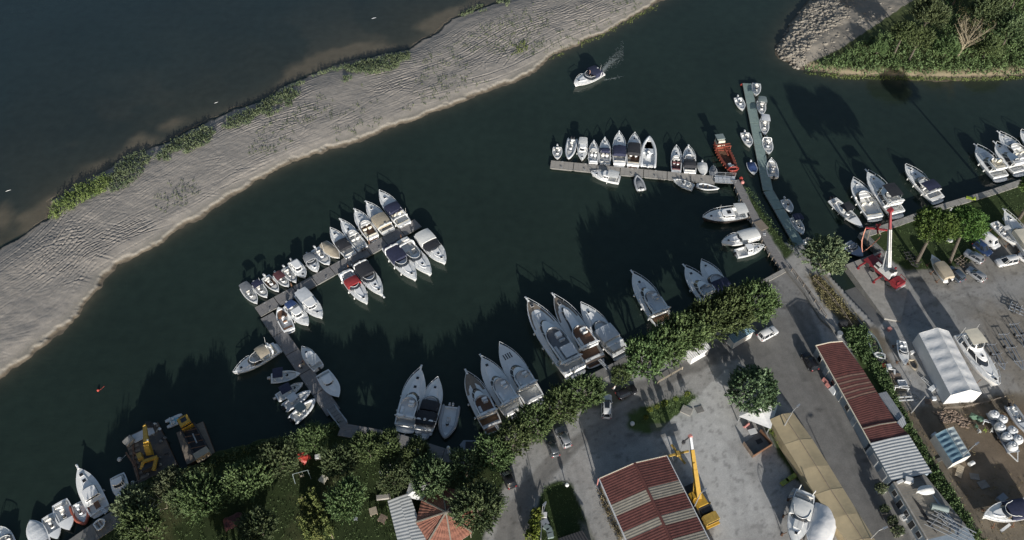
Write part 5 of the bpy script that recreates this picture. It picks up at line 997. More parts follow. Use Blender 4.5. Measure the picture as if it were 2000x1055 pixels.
# tan marquee
ML = [(1504, 819), (1532, 868), (1563, 918), (1592, 966), (1624, 1014), (1655, 1060), (1685, 1108)]; MR = [(1549, 806), (1586, 857), (1619, 909), (1646, 953), (1677, 1003), (1707, 1051), (1738, 1098)]; m0 = P(*ML[0], 3.4); marq = thing('marquee', 'long tan fabric marquee beside the asphalt lane', 'marquee', (m0.x, m0.y, 0))
for i in range(6):
    a, b, c, d = [P(*p, 3.4) - m0 + Vector((0, 0, 3.4)) for p in (ML[i], ML[i + 1], MR[i + 1], MR[i])]; m = MB(); rows = []
    for k in range(9):
        f = k / 8; l = a.lerp(b, f); r_ = d.lerp(c, f); sg = .09 * math.sin(f * math.pi); row = []
        for j in range(9):
            g = j / 8; p = l.lerp(r_, g); p = p + Vector((0, 0, .75 * (1 - abs(2 * g - 1) ** 1.1) - sg * (1 - abs(2 * g - 1) ** 4) * .9 + (.02 if i % 2 else 0))); row.append(p)
        rows.append(row)
    m.grid(rows); m.build('roof_panel', 'tarp_tan', marq, 60)
for side in (ML, MR):
    m = MB()
    for i in range(6): a, b = [P(*p, 3.4) - m0 for p in (side[i], side[i + 1])]; m.add([(a.x, a.y, 1.25), (b.x, b.y, 1.25), (b.x, b.y, 3.36), (a.x, a.y, 3.36)], [(0, 1, 2, 3)])
    m.build('side_wall', 'tarp_tan', marq, 0)
m = MB()
for i in range(6): a, b, c, d = [P(*p, 3.4) - m0 + Vector((0, 0, 3.4)) for p in (ML[i], ML[i + 1], MR[i + 1], MR[i])]; m.beam((a + d) / 2 + Vector((0, 0, .77)), (b + c) / 2 + Vector((0, 0, .77)), .1, .06)
m.build('ridge_seam', 'wood_old', marq, 0)
# white boat tent
def tent(name, label, px_e, px_r, ez, rz_, mt, per=1.0, gable=None, cat='tent'):
    """px_e: left top, left bottom, right bottom, right top eave corners"""
    a, b, c, d = [P(*p, ez) for p in px_e]; o = a.copy(); r = thing(name, label, cat, (o.x, o.y, 0)); a, b, c, d = [q - o + Vector((0, 0, ez)) for q in (a, b, c, d)]; rt_ = (a + d) / 2 + Vector((0, 0, rz_ - ez)); rb_ = (b + c) / 2 + Vector((0, 0, rz_ - ez)); n = 6
    for l0, l1 in ((a, b), (d, c)):
        m = MB(); rows = []
        for i in range(n * 4 + 1):
            f = i / (n * 4); s = .10 * abs(math.sin(f * n * math.pi)); row = []
            for j in range(9): g = j / 8; row.append(l0.lerp(l1, f).lerp(rt_.lerp(rb_, f), g) - Vector((0, 0, s * math.sin(g * math.pi) ** .5 * 1.6 + rng.uniform(0, .05) * (0 < j < 8))))
            rows.append(row)
        m.grid(rows); m.build('roof_slope', mt, r, 50)
        w_ = MB(); w_.add([l0, l1, (l1.x, l1.y, GZ), (l0.x, l0.y, GZ)], [(0, 1, 2, 3)]); w_.build('side_wall', mt, r, 0)
    for l0, l1, rr in ((a, d, rt_), (b, c, rb_)):
        w_ = MB(); w_.add([l0, rr, l1, (l1.x, l1.y, GZ), (l0.x, l0.y, GZ)], [(0, 1, 2, 3, 4)]); w_.build('end_wall', mt, r, 0)
    return r
tent('boat_tent', 'big white fabric boat tent with wrinkled far end', [(1794.6, 651), (1857, 772), (1918, 767.6), (1853, 646.7)], None, 4.4, 5.9, 'tarp_white')
tent('tool_shed', 'small shed with blue and grey corrugated roof in junk yard', [(1826, 849), (1861, 906), (1896.5, 889.5), (1862.6, 833.4)], None, 3.3, 3.9, 'blueroof', cat='shed')
sh = bpy.data.objects['tool_shed']; ch = [c for c in sh.children if c.name.startswith('roof_slope')]; ch[1].data.materials[0] = M['blueroof_lt']
for c in sh.children:
    if 'wall' in c.name: c.data.materials[0] = M['whitewall']
def pavilion(name, label, cu, cv, z, rad, nside, apex, mt, rot=0, rib=None, cat='pavilion', post='wood_old'):
    c = P(cu, cv, z); r = thing(name, label, cat, (c.x, c.y, 0), rot); ring = [(rad * math.cos(2 * math.pi * k / nside), rad * math.sin(2 * math.pi * k / nside), z) for k in range(nside)]
    m = MB()
    for k in range(nside):
        a, b = Vector(ring[k]), Vector(ring[(k + 1) % nside]); n = 9; rows = []
        for i in range(n + 1):
            f = i / n; l = a.lerp(Vector((0, 0, apex)), f); q = b.lerp(Vector((0, 0, apex)), f); sgm = 2 if rib is None else 13; dz_ = (.05 if i % 2 else 0) if rib else -.12 * math.sin(f * math.pi)
            rows.append([l.lerp(q, j / sgm) + Vector((0, 0, (.045 * (j % 2) if rib else 0) + dz_)) for j in range(sgm + 1)])
        m.grid(rows)
    m.build('roof', mt, r, 0 if rib else 40)
    if rib: m = MB(); [m.beam(Vector(q) + Vector((0, 0, .08)), (0, 0, apex + .1), .22, .14) for q in ring]; m.build('ridge', rib, r, 0)
    for k in range(nside): m = MB(); m.cyl(ring[k][0] * .92, ring[k][1] * .92, .9, z, .09, 6); m.build('post', post, r)
    return r
pv = pavilion('garden_pavilion', 'octagonal pavilion with terracotta tiled roof in the garden', 872.5, 1008, 3.8, 4.9, 8, 5.3, 'terracotta', R(12), 'creamroof'); q = MB(); q.cyl(0, 0, .9, 3.7, 4.0, 8); q.build('wall', 'whitewall', pv, 0)
pavilion('gazebo_tent', 'small white square gazebo tent beside the terracotta pavilion', 815, 957, 3.4, 2.2, 4, 4.3, 'tarp_white', R(33), None, 'gazebo', 'galv')
pavilion('gazebo_tent', 'larger white canopy showing under the round tree', 1482, 800, 3.2, 3.9, 4, 4.2, 'tarp_white', R(20), None, 'gazebo', 'galv')
c0 = P(757, 978.5, 3.5); pg = thing('pergola', 'long pergola with white corrugated roof in the garden', 'pergola', (c0.x, c0.y, 0)); quadroof(pg, [(757, 978.5), (799, 963.5), (842, 1082), (785, 1090)], 3.5, .1, 'whiteroof', .55, amp=.02)
for u, v in ((760, 982), (798, 968), (777, 1040), (822, 1030)): q = MB(); p = P(u, v, 3.4) - c0; q.cyl(p.x, p.y, .9, 3.4, .08, 6); q.build('post', 'whitewall', pg)
q = MB(); q.prism([tuple((P(u, v, 3.4) - c0).xy) for u, v in ((770, 985), (795, 976), (836, 1088), (795, 1094))], .9, 3.2); q.build('bar_room', 'wood_old', pg, 0)
def hut(name, label, px, zt, mt, wall, cat, slope=.0, ov=.25):
    p = [P(u, v, zt) for u, v in px]; o = p[0].copy(); r = thing(name, label, cat, (o.x, o.y, 0)); p = [q - o for q in p]; c = sum(p, Vector()) / 4; m = MB(); m.prism([((c + (q - c) * .9).x, (c + (q - c) * .9).y) for q in p], .9, zt - .12); m.build('wall', wall, r, 0)
    m = MB(); corr(m, p[0] + Vector((0, 0, zt)), p[1] + Vector((0, 0, zt)), p[2] + Vector((0, 0, zt + slope)), p[3] + Vector((0, 0, zt + slope)), .4, .04); m.build('roof', mt, r, 0); return r, p
hut('booth', 'booth with blue-grey awning roof at the tree row, beside the white van', [(1433.6, 671), (1474.6, 647), (1456, 638), (1421, 658)], 3.4, 'blueroof', 'whitewall', 'booth', .3)
hut('kiosk', 'white kiosk wall showing below the tall row of plane trees', [(1351, 702), (1389, 680), (1376, 666), (1338, 688)], 3.3, 'tarp_white', 'tarp_white', 'kiosk', .2)
hut('garden_hut', 'small hut with pale grey roof among the garden trees', [(748, 934), (770, 918), (762, 908), (740, 922)], 3.0, 'lgrey', 'wood_old', 'hut', .2)
hut('lean_to', 'grey lean-to with flat metal roof behind the red shed row', [(1753, 822), (1768, 818), (1731, 765), (1715, 769)], 2.7, 'galv', 'bluewall', 'lean-to', .05)
hut('dark_canopy', 'dark roof at the bottom edge beside the fenced lawn', [(1090, 1052), (1137, 1036), (1175, 1098), (1120, 1120)], 3.6, 'rubber', 'concrete_dk', 'shed', .3)
hut('porta_cabin', 'small white cabin at the lower end of the red sheds', [(1749, 828), (1764, 812), (1770, 828), (1757, 842)], 3.0, 'plastic_white', 'plastic_white', 'cabin', .1)
# ------------------------------------------------------------------ trees and plants
def leaf_mesh(name, base, dirs, length, K, size, tone, material, seed, spread=.28, aspect=.55, curl=.0):
    """K leaves along every shoot: base (n,3), dirs (n,3), length (n,), tone (n,)"""
    r = np.random.RandomState(seed); n = len(base)
    f = (np.arange(K)[None, :] + r.rand(n, K)) / K
    pos = base[:, None, :] + dirs[:, None, :] * (length[:, None] * f)[..., None] + r.normal(size=(n, K, 3)) * (spread * (1.05 - .8 * f))[..., None]
    a = r.normal(size=(n, K, 3)) * .75 + dirs[:, None, :] * 1.3; a /= np.linalg.norm(a, axis=-1, keepdims=True)
    h = r.normal(size=(n, K, 3)); h[..., 2] *= .6; b = np.cross(a, h); b /= np.linalg.norm(b, axis=-1, keepdims=True) + 1e-6
    s = (size * (1.15 - .55 * f) * (.7 + .6 * r.rand(n, K)))[..., None]
    q = np.stack([pos - a * s, pos - b * s * aspect, pos + a * s, pos + b * s * aspect], 2).reshape(-1, 3).astype(np.float32)
    m = len(q) // 4; me = bpy.data.meshes.new(name); me.vertices.add(len(q)); me.vertices.foreach_set('co', q.ravel()); me.loops.add(len(q)); me.loops.foreach_set('vertex_index', np.arange(len(q), dtype=np.int32))
    me.polygons.add(m); me.polygons.foreach_set('loop_start', np.arange(0, len(q), 4, dtype=np.int32)); me.update(calc_edges=True)
    at = me.attributes.new('tone', 'FLOAT', 'FACE'); tn = np.clip(tone[:, None] + r.normal(size=(n, K)) * .13, 0, 1); at.data.foreach_set('value', tn.ravel().astype(np.float32))
    me.materials.append(M[material]); return me
def crown_mesh(seed, rad, hgt, shoots, K, size, material, ln=(.6, 1.25), up=.9, lump=.28, inner=.45, spread=.26, droop=-.35):
    r = np.random.RandomState(seed); d = r.normal(size=(shoots, 3)); d /= np.linalg.norm(d, axis=1, keepdims=True); d[:, 2] = np.where(d[:, 2] < droop, -d[:, 2] * .6, d[:, 2]); d /= np.linalg.norm(d, axis=1, keepdims=True)
    ph = r.uniform(0, 6.28, 6); az = np.arctan2(d[:, 1], d[:, 0]); lum = 1 + lump * (np.sin(az * 2 + ph[0] + d[:, 2] * 2) * .4 + np.sin(az * 3 + ph[1] - d[:, 2] * 3) * .35 + np.sin(az * 5 + ph[2]) * .25)
    rr = np.where(r.rand(shoots) < .72, r.uniform(.74, 1.0, shoots), r.uniform(inner, .8, shoots)) * lum
    base = d * rr[:, None] * np.array([rad, rad, hgt / 2]) * .86
    dr = d + r.normal(size=(shoots, 3)) * .28 + np.array([0, 0, up]); dr /= np.linalg.norm(dr, axis=1, keepdims=True)
    tone = np.clip(.5 + r.normal(size=shoots) * .24 + .25 * np.sin(base[:, 0] * 1.3 + ph[3]) * np.sin(base[:, 1] * 1.1 + ph[4]), 0, 1)
    return leaf_mesh('crown', base, dr, r.uniform(*ln, shoots), K, size, tone, material, seed + 1, spread)
def trunk_mesh(h0, h1, r0, seed, limbs=5, spread=1.6, mt='bark', lean=(0, 0)):
    q = MB(); r = random.Random(seed); top = (lean[0], lean[1], h0); q.tube([(0, 0, -.3), (lean[0] * .4 + r.uniform(-.1, .1), lean[1] * .4 + r.uniform(-.1, .1), h0 * .5), top], [r0 * 1.25, r0, r0 * .8], 8)
    for k in range(limbs):
        a = 6.283 * (k + r.random() * .5) / limbs; e = spread * r.uniform(.7, 1.1); m = (lean[0] + math.cos(a) * e * .45, lean[1] + math.sin(a) * e * .45, h0 + (h1 - h0) * .45); q.tube([(lean[0], lean[1], h0 - .15), m, (lean[0] + math.cos(a) * e, lean[1] + math.sin(a) * e, h1)], [r0 * .55, r0 * .38, r0 * .12], 6)
    return q
CR = {}
def crown_kind(kind):
    if kind in CR: return CR[kind]
    k, i = kind[:-1], int(kind[-1])
    if k == 'plane': v = crown_mesh(100 + i, 4.0, 6.2, 640, 17, .22, 'leaf_plane', (.9, 1.7), .75, spread=.13, inner=.4)
    elif k == 'dark': v = crown_mesh(200 + i, 4.0, 6.2, 600, 17, .22, 'leaf_dark', (.9, 1.7), .75, spread=.13, inner=.4)
    elif k == 'round': v = crown_mesh(300 + i, 4.0, 6.6, 800, 14, .19, 'leaf_round', (.35, .7), .3, .12, .7, .14, -.6)
    elif k == 'olive': v = crown_mesh(400 + i, 4.0, 6.4, 520, 15, .24, 'leaf_olive', (.6, 1.3), .5, .22, .5, .17, -.6)
    elif k == 'pine': v = crown_mesh(500 + i, 4.0, 5.2, 900, 16, .17, 'leaf_pine', (.35, .7), .6, .14, .6, .20, -.5)
    elif k == 'lime': v = crown_mesh(600 + i, 1.0, 1.2, 90, 14, .11, 'leaf_lime', (.15, .35), .6, .2, .5, .10, -.5)
    elif k == 'shrub': v = crown_mesh(700 + i, 1.0, 1.2, 110, 14, .12, 'leaf_olive', (.2, .45), .8, .25, .5, .12, -.5)
    elif k == 'cyp': v = crown_mesh(800 + i, .6, 2.6, 120, 14, .11, 'leaf_dark', (.2, .4), 1.4, .1, .5, .09, -.8)
    CR[kind] = v; return v
def tree(name, label, kind, u, v, rad, zc, group, th=None, cat='tree', tr=.22, vs=1.0, rot=None, gz=GZ, base=None):
    """crown centre at photo position (u, v) and height zc; rad in metres"""
    p = P(u, v, zc); r = thing(name, label, cat, (p.x, p.y, gz), 0, group); k = {'lime': 1.0, 'shrub': 1.0, 'cyp': .6}.get(kind[:-1], 4.0)
    me = crown_kind(kind); o = bpy.data.objects.new('crown', me); COL.objects.link(o); o.parent = r; s = rad / k * (.97 if kind[:-1] in ('plane', 'dark') else 1); o.location = (0, 0, zc - gz); o.scale = (s, s, s * vs); o.rotation_euler.z = rng.uniform(0, 6.28) if rot is None else rot
    hs = 3.0 * s * vs * (k / 4.0)
    if base is not None: b_ = P(*base, gz); ln = (b_.x - p.x, b_.y - p.y)
    else: ln = None
    if ln:
        q = MB(); q.tube([(ln[0], ln[1], -.2), (ln[0] * .5, ln[1] * .5 + .1, (zc - gz) * .45), (0, 0, zc - gz - hs * .3)], [tr * 1.2, tr, tr * .75], 8)
        for a in (0, 1.3, 2.6, 3.9, 5.2): q.tube([(0, 0, zc - gz - hs * .35), (math.cos(a) * rad * .3, math.sin(a) * rad * .3, zc - gz), (math.cos(a) * rad * .65, math.sin(a) * rad * .65, zc - gz + hs * .3)], [tr * .5, tr * .35, .04], 6)
    else: q = trunk_mesh(max(.3, (zc - gz - hs * .75)), zc - gz + hs * .4, tr, rng.randint(0, 999), 5, rad * .7)
    q.build('trunk', 'bark', r)
    return r
gq = 'plane trees along the quay'
Q1 = [(962, 888, 3.4, 'where the row begins beside the little barge'), (1000, 856, 3.5, 'behind the two dark parked cars, upper left'), (1042, 826, 3.5, 'above the two grey cars parked side by side'), (1092, 796, 3.5, 'at the stern of the yacht with foredeck slats'), (1140, 768, 3.7, 'above the white car, end of the low row')]
for i, (u, v, r_, s) in enumerate(Q1): tree('plane_tree', 'leafy plane tree ' + s, 'plane%d' % (i % 4), u, v, r_, 4.6, gq, vs=.95)
tree('plane_tree', 'small round plane tree standing alone between the two tree rows', 'plane1', 1213, 733, 2.1, 3.6, gq, tr=.12)
Q2 = [(1262, 690, 4.0, 'left end of the tall row, by the smallest tree'), (1300, 668, 4.0, 'second from the left in the tall row'), (1342, 645, 4.1, 'above the white kiosk wall'), (1384, 622, 4.1, 'above the blue-grey booth roof'), (1428, 601, 4.2, 'behind the white van, tall row'), (1472, 585, 4.2, 'right end of the tall row at the quay corner')]
for i, (u, v, r_, s) in enumerate(Q2): tree('plane_tree', 'tall plane tree, ' + s, 'plane%d' % ((i + 1) % 4), u, v + 8, r_ * 1.07, 5.8, gq, vs=1.15)
tree('round_tree', 'dense round-crowned tree beside the tan marquee, over a white canopy', 'round0', 1470, 764, 5.0, 4.4, None, vs=1.0)
tree('bank_tree', 'big bushy tree on the bank at the foot of the green pontoon', 'olive0', 1611, 500, 4.4, 4.8, None, vs=1.0)
tree('stone_pine', 'left one of the two umbrella pines on the lawn', 'pine0', 1829, 441, 4.5, 12.2, 'pines on the right hand lawn', base=(1790, 513), tr=.3, vs=1.0)
tree('stone_pine', 'right one of the two umbrella pines on the lawn', 'pine1', 1888, 437, 4.2, 12.0, 'pines on the right hand lawn', base=(1855, 513), tr=.28, vs=1.0)
tree('stone_pine', 'pine at the right edge with only its trunk in view', 'pine0', 2034, 364, 4.1, 12.4, 'pines on the right hand lawn', base=(1990, 428), tr=.30, vs=.9)
gg = 'trees in the garden'
Z1 = crop(400, 800, .3)
GT = [(280, 470, 4.1, 'large tree left of the red cloth, lower of the joined pair', 'plane2', 4.8), (480, 330, 3.8, 'tree left of the red cloth, upper of the joined pair', 'dark0', 4.6), (705, 190, 3.1, 'bright tree above the red cloth at the water', 'plane3', 4.4), (875, 345, 3.3, 'tree right of the red cloth with long upright shoots', 'dark1', 4.6), (920, 590, 3.7, 'bright green tree at the head of the vine rows', 'plane0', 4.6),
      (1060, 250, 3.2, 'left tree of the garden group along the plank quay', 'plane1', 4.6), (1185, 245, 3.0, 'middle tree of the garden group along the plank quay', 'plane2', 4.6), (1375, 285, 2.8, 'right tree of the garden group along the plank quay', 'plane3', 4.5), (1230, 455, 3.0, 'tree at the upper end of the white-roofed pergola', 'dark2', 4.4), (1470, 450, 3.9, 'tree above the terracotta pavilion', 'dark0', 5.0), (1700, 370, 3.3, 'tree between pavilion tree and the quay row', 'dark1', 4.6), (1775, 640, 4.7, 'largest garden tree, right of the terracotta pavilion', 'dark2', 5.4), (350, 770, 3.4, 'shaded tree beside the dark red cloth, bottom', 'dark1', 4.2), (20, 600, 2.6, 'tree left of the dark red cloth', 'plane1', 4.4)]
for x, y, r_, s, k, zc in GT: tree('garden_tree', s, k, *Z1(x, y), r_ * .92, zc, gg)
for x, y, r_, s, k in ((1000, 775, 3.1, 'grey-green bank tree next to the small cabin boat', 'olive0'), (1275, 640, 2.8, 'grey-green bank tree below the excavator barge', 'olive0'), (1500, 740, 4.0, 'light green bank tree right of the bare stump', 'plane0'), (1060, 960, 3.6, 'low bank tree at the bottom, left of the grass patch', 'plane2'), (1380, 720, 3.0, 'dark bank tree behind the bare stump', 'dark0')): tree('bank_tree', s, k, *G8(x, y), r_, 4.6, gg)
# bare stump with curled branches
p = P(*G8(1120, 895), 3.2); r = thing('bare_tree', 'bare pale branches curling out of the bank trees', 'tree', (p.x, p.y, GZ), 0); q = MB(); q.tube([(0, 0, 0), (.1, 0, 2), (.2, .1, 3.4)], [.3, .25, .18], 7); q.build('trunk', 'deadwood', r); q = MB()
for a, l in ((.3, 3.2), (.8, 2.8), (1.2, 2.4), (-.2, 2.2), (1.6, 1.6)): q.tube([(.2, .1, 3.2), (.2 + math.cos(a) * l * .5, math.sin(a) * l * .5, 4.2), (.2 + math.cos(a) * l, math.sin(a) * l, 4.0), (.2 + math.cos(a + .5) * l * 1.1, math.sin(a + .5) * l * 1.1, 4.6)], [.12, .1, .07, .03], 5)
q.build('branch', 'deadwood', r)
# a few trees outside the frame whose shadows reach into the picture
for u, v, r_, zc in ((180, 1190, 4, 5), (450, 1140, 4.5, 5.0)): tree('tall_tree', 'tall tree below the bottom edge casting shade over the %s' % {180: 'bottom left quay', 450: 'dark red cloth'}[u], 'dark%d' % (r_ > 5), u, v, r_, zc, 'tall trees below the picture', vs=1.2, tr=.4)
# vine rows
for k, (x0, y0, x1, y1, w_) in enumerate(((640, 590, 760, 870, .8), (700, 545, 830, 830, .6), (640, 720, 700, 870, .7))):
    a, b = P(*Z1(x0, y0), 2), P(*Z1(x1, y1), 2); n = 160; r_ = np.random.RandomState(50 + k); f = r_.rand(n); L = (b - a).length; pts = np.stack([L * (f - .5), r_.normal(size=n) * w_ * .45, r_.uniform(.3, 2.3, n)], 1); d = r_.normal(size=(n, 3)) * .5 + np.array([0, 0, .9]); d /= np.linalg.norm(d, axis=1, keepdims=True)
    c, rz, L = frame(a, b); r = thing('vine_row', ['tall middle vine row in the shaded garden', 'vine row nearest the bright tree', 'short leftmost vine row'][k], 'vine row', (c.x, c.y, GZ), rz, 'vine rows'); me = leaf_mesh('foliage', pts, d, r_.uniform(.4, .9, n), 14, .16, r_.rand(n), 'leaf_reed', 9 + k, .2); o = bpy.data.objects.new('foliage', me); COL.objects.link(o); o.parent = r
    q = MB(); q.cyl(-L / 2, 0, -.2, 2.2, .07, 5); q.build('post', 'wood_old', r); q = MB(); q.cyl(L / 2, 0, -.2, 2.2, .07, 5); q.build('post', 'wood_old', r)
def mass(name, label, cat, pts, hgt, material, seed, K=10, size=.2, ln=(.4, .9), spread=.2, up=1.0, kind='stuff', group=None, clump=.5):
    r_ = np.random.RandomState(seed); n = len(pts); d = r_.normal(size=(n, 3)) * .45 + np.array([0, 0, up]); d /= np.linalg.norm(d, axis=1, keepdims=True); tone = np.clip(.5 + r_.normal(size=n) * .22 + .3 * np.sin(pts[:, 0] * .9) * np.sin(pts[:, 1] * .8), 0, 1)
    me = leaf_mesh(name, pts, d, r_.uniform(*ln, n) * hgt, K, size, tone, material, seed, spread); o = bpy.data.objects.new(name, me); COL.objects.link(o); return tag(o, label, cat, group, kind)
def scatter(poly_px, n, seed, z=GZ, zf=None, dens=None, hz=(0, 0)):
    w_ = W(poly_px, z); a = np.array(w_); r_ = np.random.RandomState(seed); p = np.stack([r_.uniform(a[:, 0].min(), a[:, 0].max(), n * 6), r_.uniform(a[:, 1].min(), a[:, 1].max(), n * 6)], 1); k = inside(p[:, 0], p[:, 1], w_)
    if dens is not None: k &= fbm(p[:, 0] * dens[0] + 50, p[:, 1] * dens[0] + 50, dens[1], 3) > dens[2]
    p = p[k][:n]; zz = np.array([zf(x, y) for x, y in p]) if zf else np.full(len(p), z); return np.stack([p[:, 0], p[:, 1], zz + r_.uniform(*hz, len(p))], 1)
# sandbank plants
mass('reed_bed', 'bright green reeds at the left end of the sandbank', 'reeds', scatter([(92, 425), (100, 396), (150, 358), (205, 335), (222, 352), (200, 378), (165, 392), (140, 408), (110, 424)], 700, 1, zf=bank_z), 1.3, 'leaf_reed', 1, 10, .16, (.5, 1.1))
mass('scrub', 'green scrub along the river edge of the sandbank', 'scrub', np.concatenate([scatter([(205, 350), (225, 318), (245, 300), (300, 285), (290, 330), (250, 365), (215, 378)], 520, 2, zf=bank_z, dens=(.25, 3, .42)), scatter([(300, 310), (330, 275), (400, 242), (470, 212), (560, 168), (640, 132), (720, 112), (760, 104), (800, 98), (803, 124), (760, 140), (700, 152), (620, 182), (540, 222), (470, 254), (400, 284), (330, 318)], 3000, 4, zf=bank_z, dens=(.16, 8, .40)), scatter([(895, 20), (960, -5), (1000, -10), (990, 12), (950, 18), (905, 32)], 170, 5, zf=bank_z, dens=(.3, 9, .4))]), 1.0, 'leaf_olive', 2, 10, .16, (.4, 1.0))
mass('scrub', 'yellow-green tufts at the channel edge of the sandbank', 'scrub', np.concatenate([scatter([(1128, 78), (1180, 58), (1240, 25), (1285, 0), (1300, 2), (1250, 32), (1190, 66), (1140, 86)], 260, 6, zf=bank_z), scatter([(1075, 108), (1100, 96), (1110, 102), (1085, 118)], 50, 7, zf=bank_z), scatter([(980, 100), (1020, 78), (1040, 95), (1000, 108)], 70, 17, zf=bank_z, dens=(.4, 2, .45))]), .7, 'leaf_reed', 3, 10, .14, (.4, .9))
pts = scatter([(300, 330), (430, 262), (560, 205), (700, 150), (860, 100), (960, 40), (1080, -10), (1290, -40), (1270, 0), (1160, 62), (1060, 112), (940, 165), (780, 222), (640, 280), (500, 335), (380, 400), (300, 420)], 800, 8, zf=bank_z, dens=(.11, 12, .46)); pts = np.repeat(pts, 3, 0) + np.random.RandomState(3).normal(size=(len(pts) * 3, 3)) * np.array([.35, .35, 0])
mass('weeds', 'low dark weeds scattered over the tracked sand', 'weeds', pts, .7, 'leaf_olive', 4, 8, .11, (.3, .8), .12)
# headland thicket
hz_ = lambda x, y: head_z(x, y)
mass('thicket', 'dense green thicket covering the headland bank', 'thicket', np.concatenate([scatter([(1570, 132), (1620, 118), (1690, 85), (1760, 62), (1850, 80), (1950, 60), (2120, 50), (2120, 138), (1920, 143), (1800, 142), (1690, 140), (1600, 136)], 2600, 21, zf=hz_, hz=(0, .5)), scatter([(1780, 62), (1800, 0), (1830, -60), (2120, -60), (2120, 60), (1950, 62), (1850, 80)], 1500, 22, zf=hz_, hz=(0, .5))]), 1.5, 'leaf_plane', 21, 10, .22, (.5, 1.2))
mass('bank_grass', 'pale grass fringe along the headland shore', 'grass', scatter([(1575, 134), (1650, 140), (1790, 144), (1900, 146), (2050, 140), (2050, 148), (1900, 151), (1790, 150), (1650, 147), (1575, 140)], 700, 23, zf=hz_), .5, 'leaf_reed', 23, 8, .13, (.4, .9))
for i, (u, v, r_, zc, k, s) in enumerate(((1795, 78, 3.6, 7.5, 'plane0', 'pale green willow-like tree left in the headland thicket'), (1765, 66, 3.2, 8.0, 'plane1', 'small tree at the left end of the headland thicket'), (1815, 30, 4.4, 11, 'dark0', 'dark tree behind the dead tree on the headland'), (1930, 20, 4.6, 8.5, 'dark1', 'dark tree right of the dead tree on the headland'), (1975, 60, 4.4, 7.0, 'dark2', 'dark tree near the right edge of the headland'), (1880, -30, 5, 9, 'dark0', 'headland tree cut by the top edge'), (1850, 95, 3.2, 4.0, 'plane3', 'bushy tree at the foot of the dead tree'), (1990, -10, 5, 6, 'plane2', 'headland tree in the top right corner'), (1716, 95, 2.2, 3.4, 'plane2', 'leftmost low bush-like tree of the thicket'), (1930, 95, 3.4, 4.0, 'plane1', 'light tree above the headland shore, right'))):
    tree('thicket_tree', s, k, u, v, r_, zc, 'trees on the headland', gz=1.5)
p = P(1869, 112, 1.6); r = thing('dead_tree', 'leaning dead tree with pale bare twigs on the headland', 'tree', (p.x, p.y, 1.4), 0); e = P(1905, 60, 9) - p; q = MB(); q.tube([(0, 0, 0), (e.x * .25, e.y * .25, 3.0), (e.x * .5, e.y * .5, 5.0)], [.3, .24, .18], 7); q.build('trunk', 'deadwood', r); rr = random.Random(4); q = MB()
for k in range(30):
    a = rr.uniform(0, 6.28); l = rr.uniform(3.2, 7.0); s = rr.uniform(.22, .5); b0 = Vector((e.x * s, e.y * s, 10 * s)); tip = b0 + Vector((math.cos(a) * l * .7, math.sin(a) * l * .6 + .8, l * .8)); mid = b0.lerp(tip, .5) + Vector((rr.uniform(-.3, .3), rr.uniform(-.3, .3), .2)); q.tube([b0, mid, tip], [.10, .06, .02], 5)
    for j in range(9): f = rr.uniform(.35, 1); s0_ = b0.lerp(tip, f); t_ = s0_ + Vector((rr.uniform(-1, 1), rr.uniform(-1, 1), rr.uniform(.1, 1.2))) * 1.1; q.tube([s0_, s0_.lerp(t_, .5) + Vector((.1, 0, .1)), t_], [.03, .022, .01], 3)
q.build('branch', 'deadwood', r)
pts = scatter([(1868, 10), (1940, 10), (1945, 70), (1870, 75)], 240, 31, z=6.0, hz=(-1.5, 3.0)); o = mass('dry_leaves', 'thin brown leaves left on the dead tree', 'foliage', pts, .6, 'leaf_dry', 31, 5, .10, (.3, .8), .35); o['kind'] = 'thing'; o.name = 'dry_leaves'; o.parent = r; o.matrix_parent_inverse = Matrix.Translation(-r.location); del o['category']; del o['label']; del o['kind']
# rocks on the headland point: every larger block its own thing would be past counting
q = MB(); rr = random.Random(12); hw = head_w
def rock(q, x, y, z, s, rr):
    n = 7; rings = []; ph = [rr.uniform(.65, 1.2) for _ in range(n * 4)]
    for i, (h, k) in enumerate(((-.4, .8), (.05, 1.0), (.38, .75), (.55, .3))): rings.append([(x + s * k * ph[i * n + j] * math.cos(6.283 * j / n), y + s * k * ph[i * n + j] * .8 * math.sin(6.283 * j / n), z + s * h * ph[(i * n + j * 3) % (n * 4)]) for j in range(n)])
    q.loft(rings, 0, True, True)
for p in scatter([(1598, -60), (1590, 2), (1560, 20), (1536, 54), (1518, 90), (1527, 114), (1560, 132), (1575, 118), (1585, 90), (1600, 75), (1625, 60), (1655, 40), (1665, 0), (1670, -60)], 1700, 41, zf=hz_).tolist() + [(x, y, z - .12) for x, y, z in scatter([(1600, 120), (1640, 95), (1700, 55), (1790, 0), (1790, -60), (1665, -60), (1660, 30), (1600, 80)], 420, 42, zf=hz_).tolist()]: rock(q, p[0], p[1], p[2] + .02, rr.choice((.12, .14, .16, .2, .24, .3, .42, .55)) * rr.uniform(.8, 1.2), rr)
o = q.build('rock_armour', 'rock', None, 25); tag(o, 'heap of pale broken rock on the headland point', 'rocks', None, 'stuff')
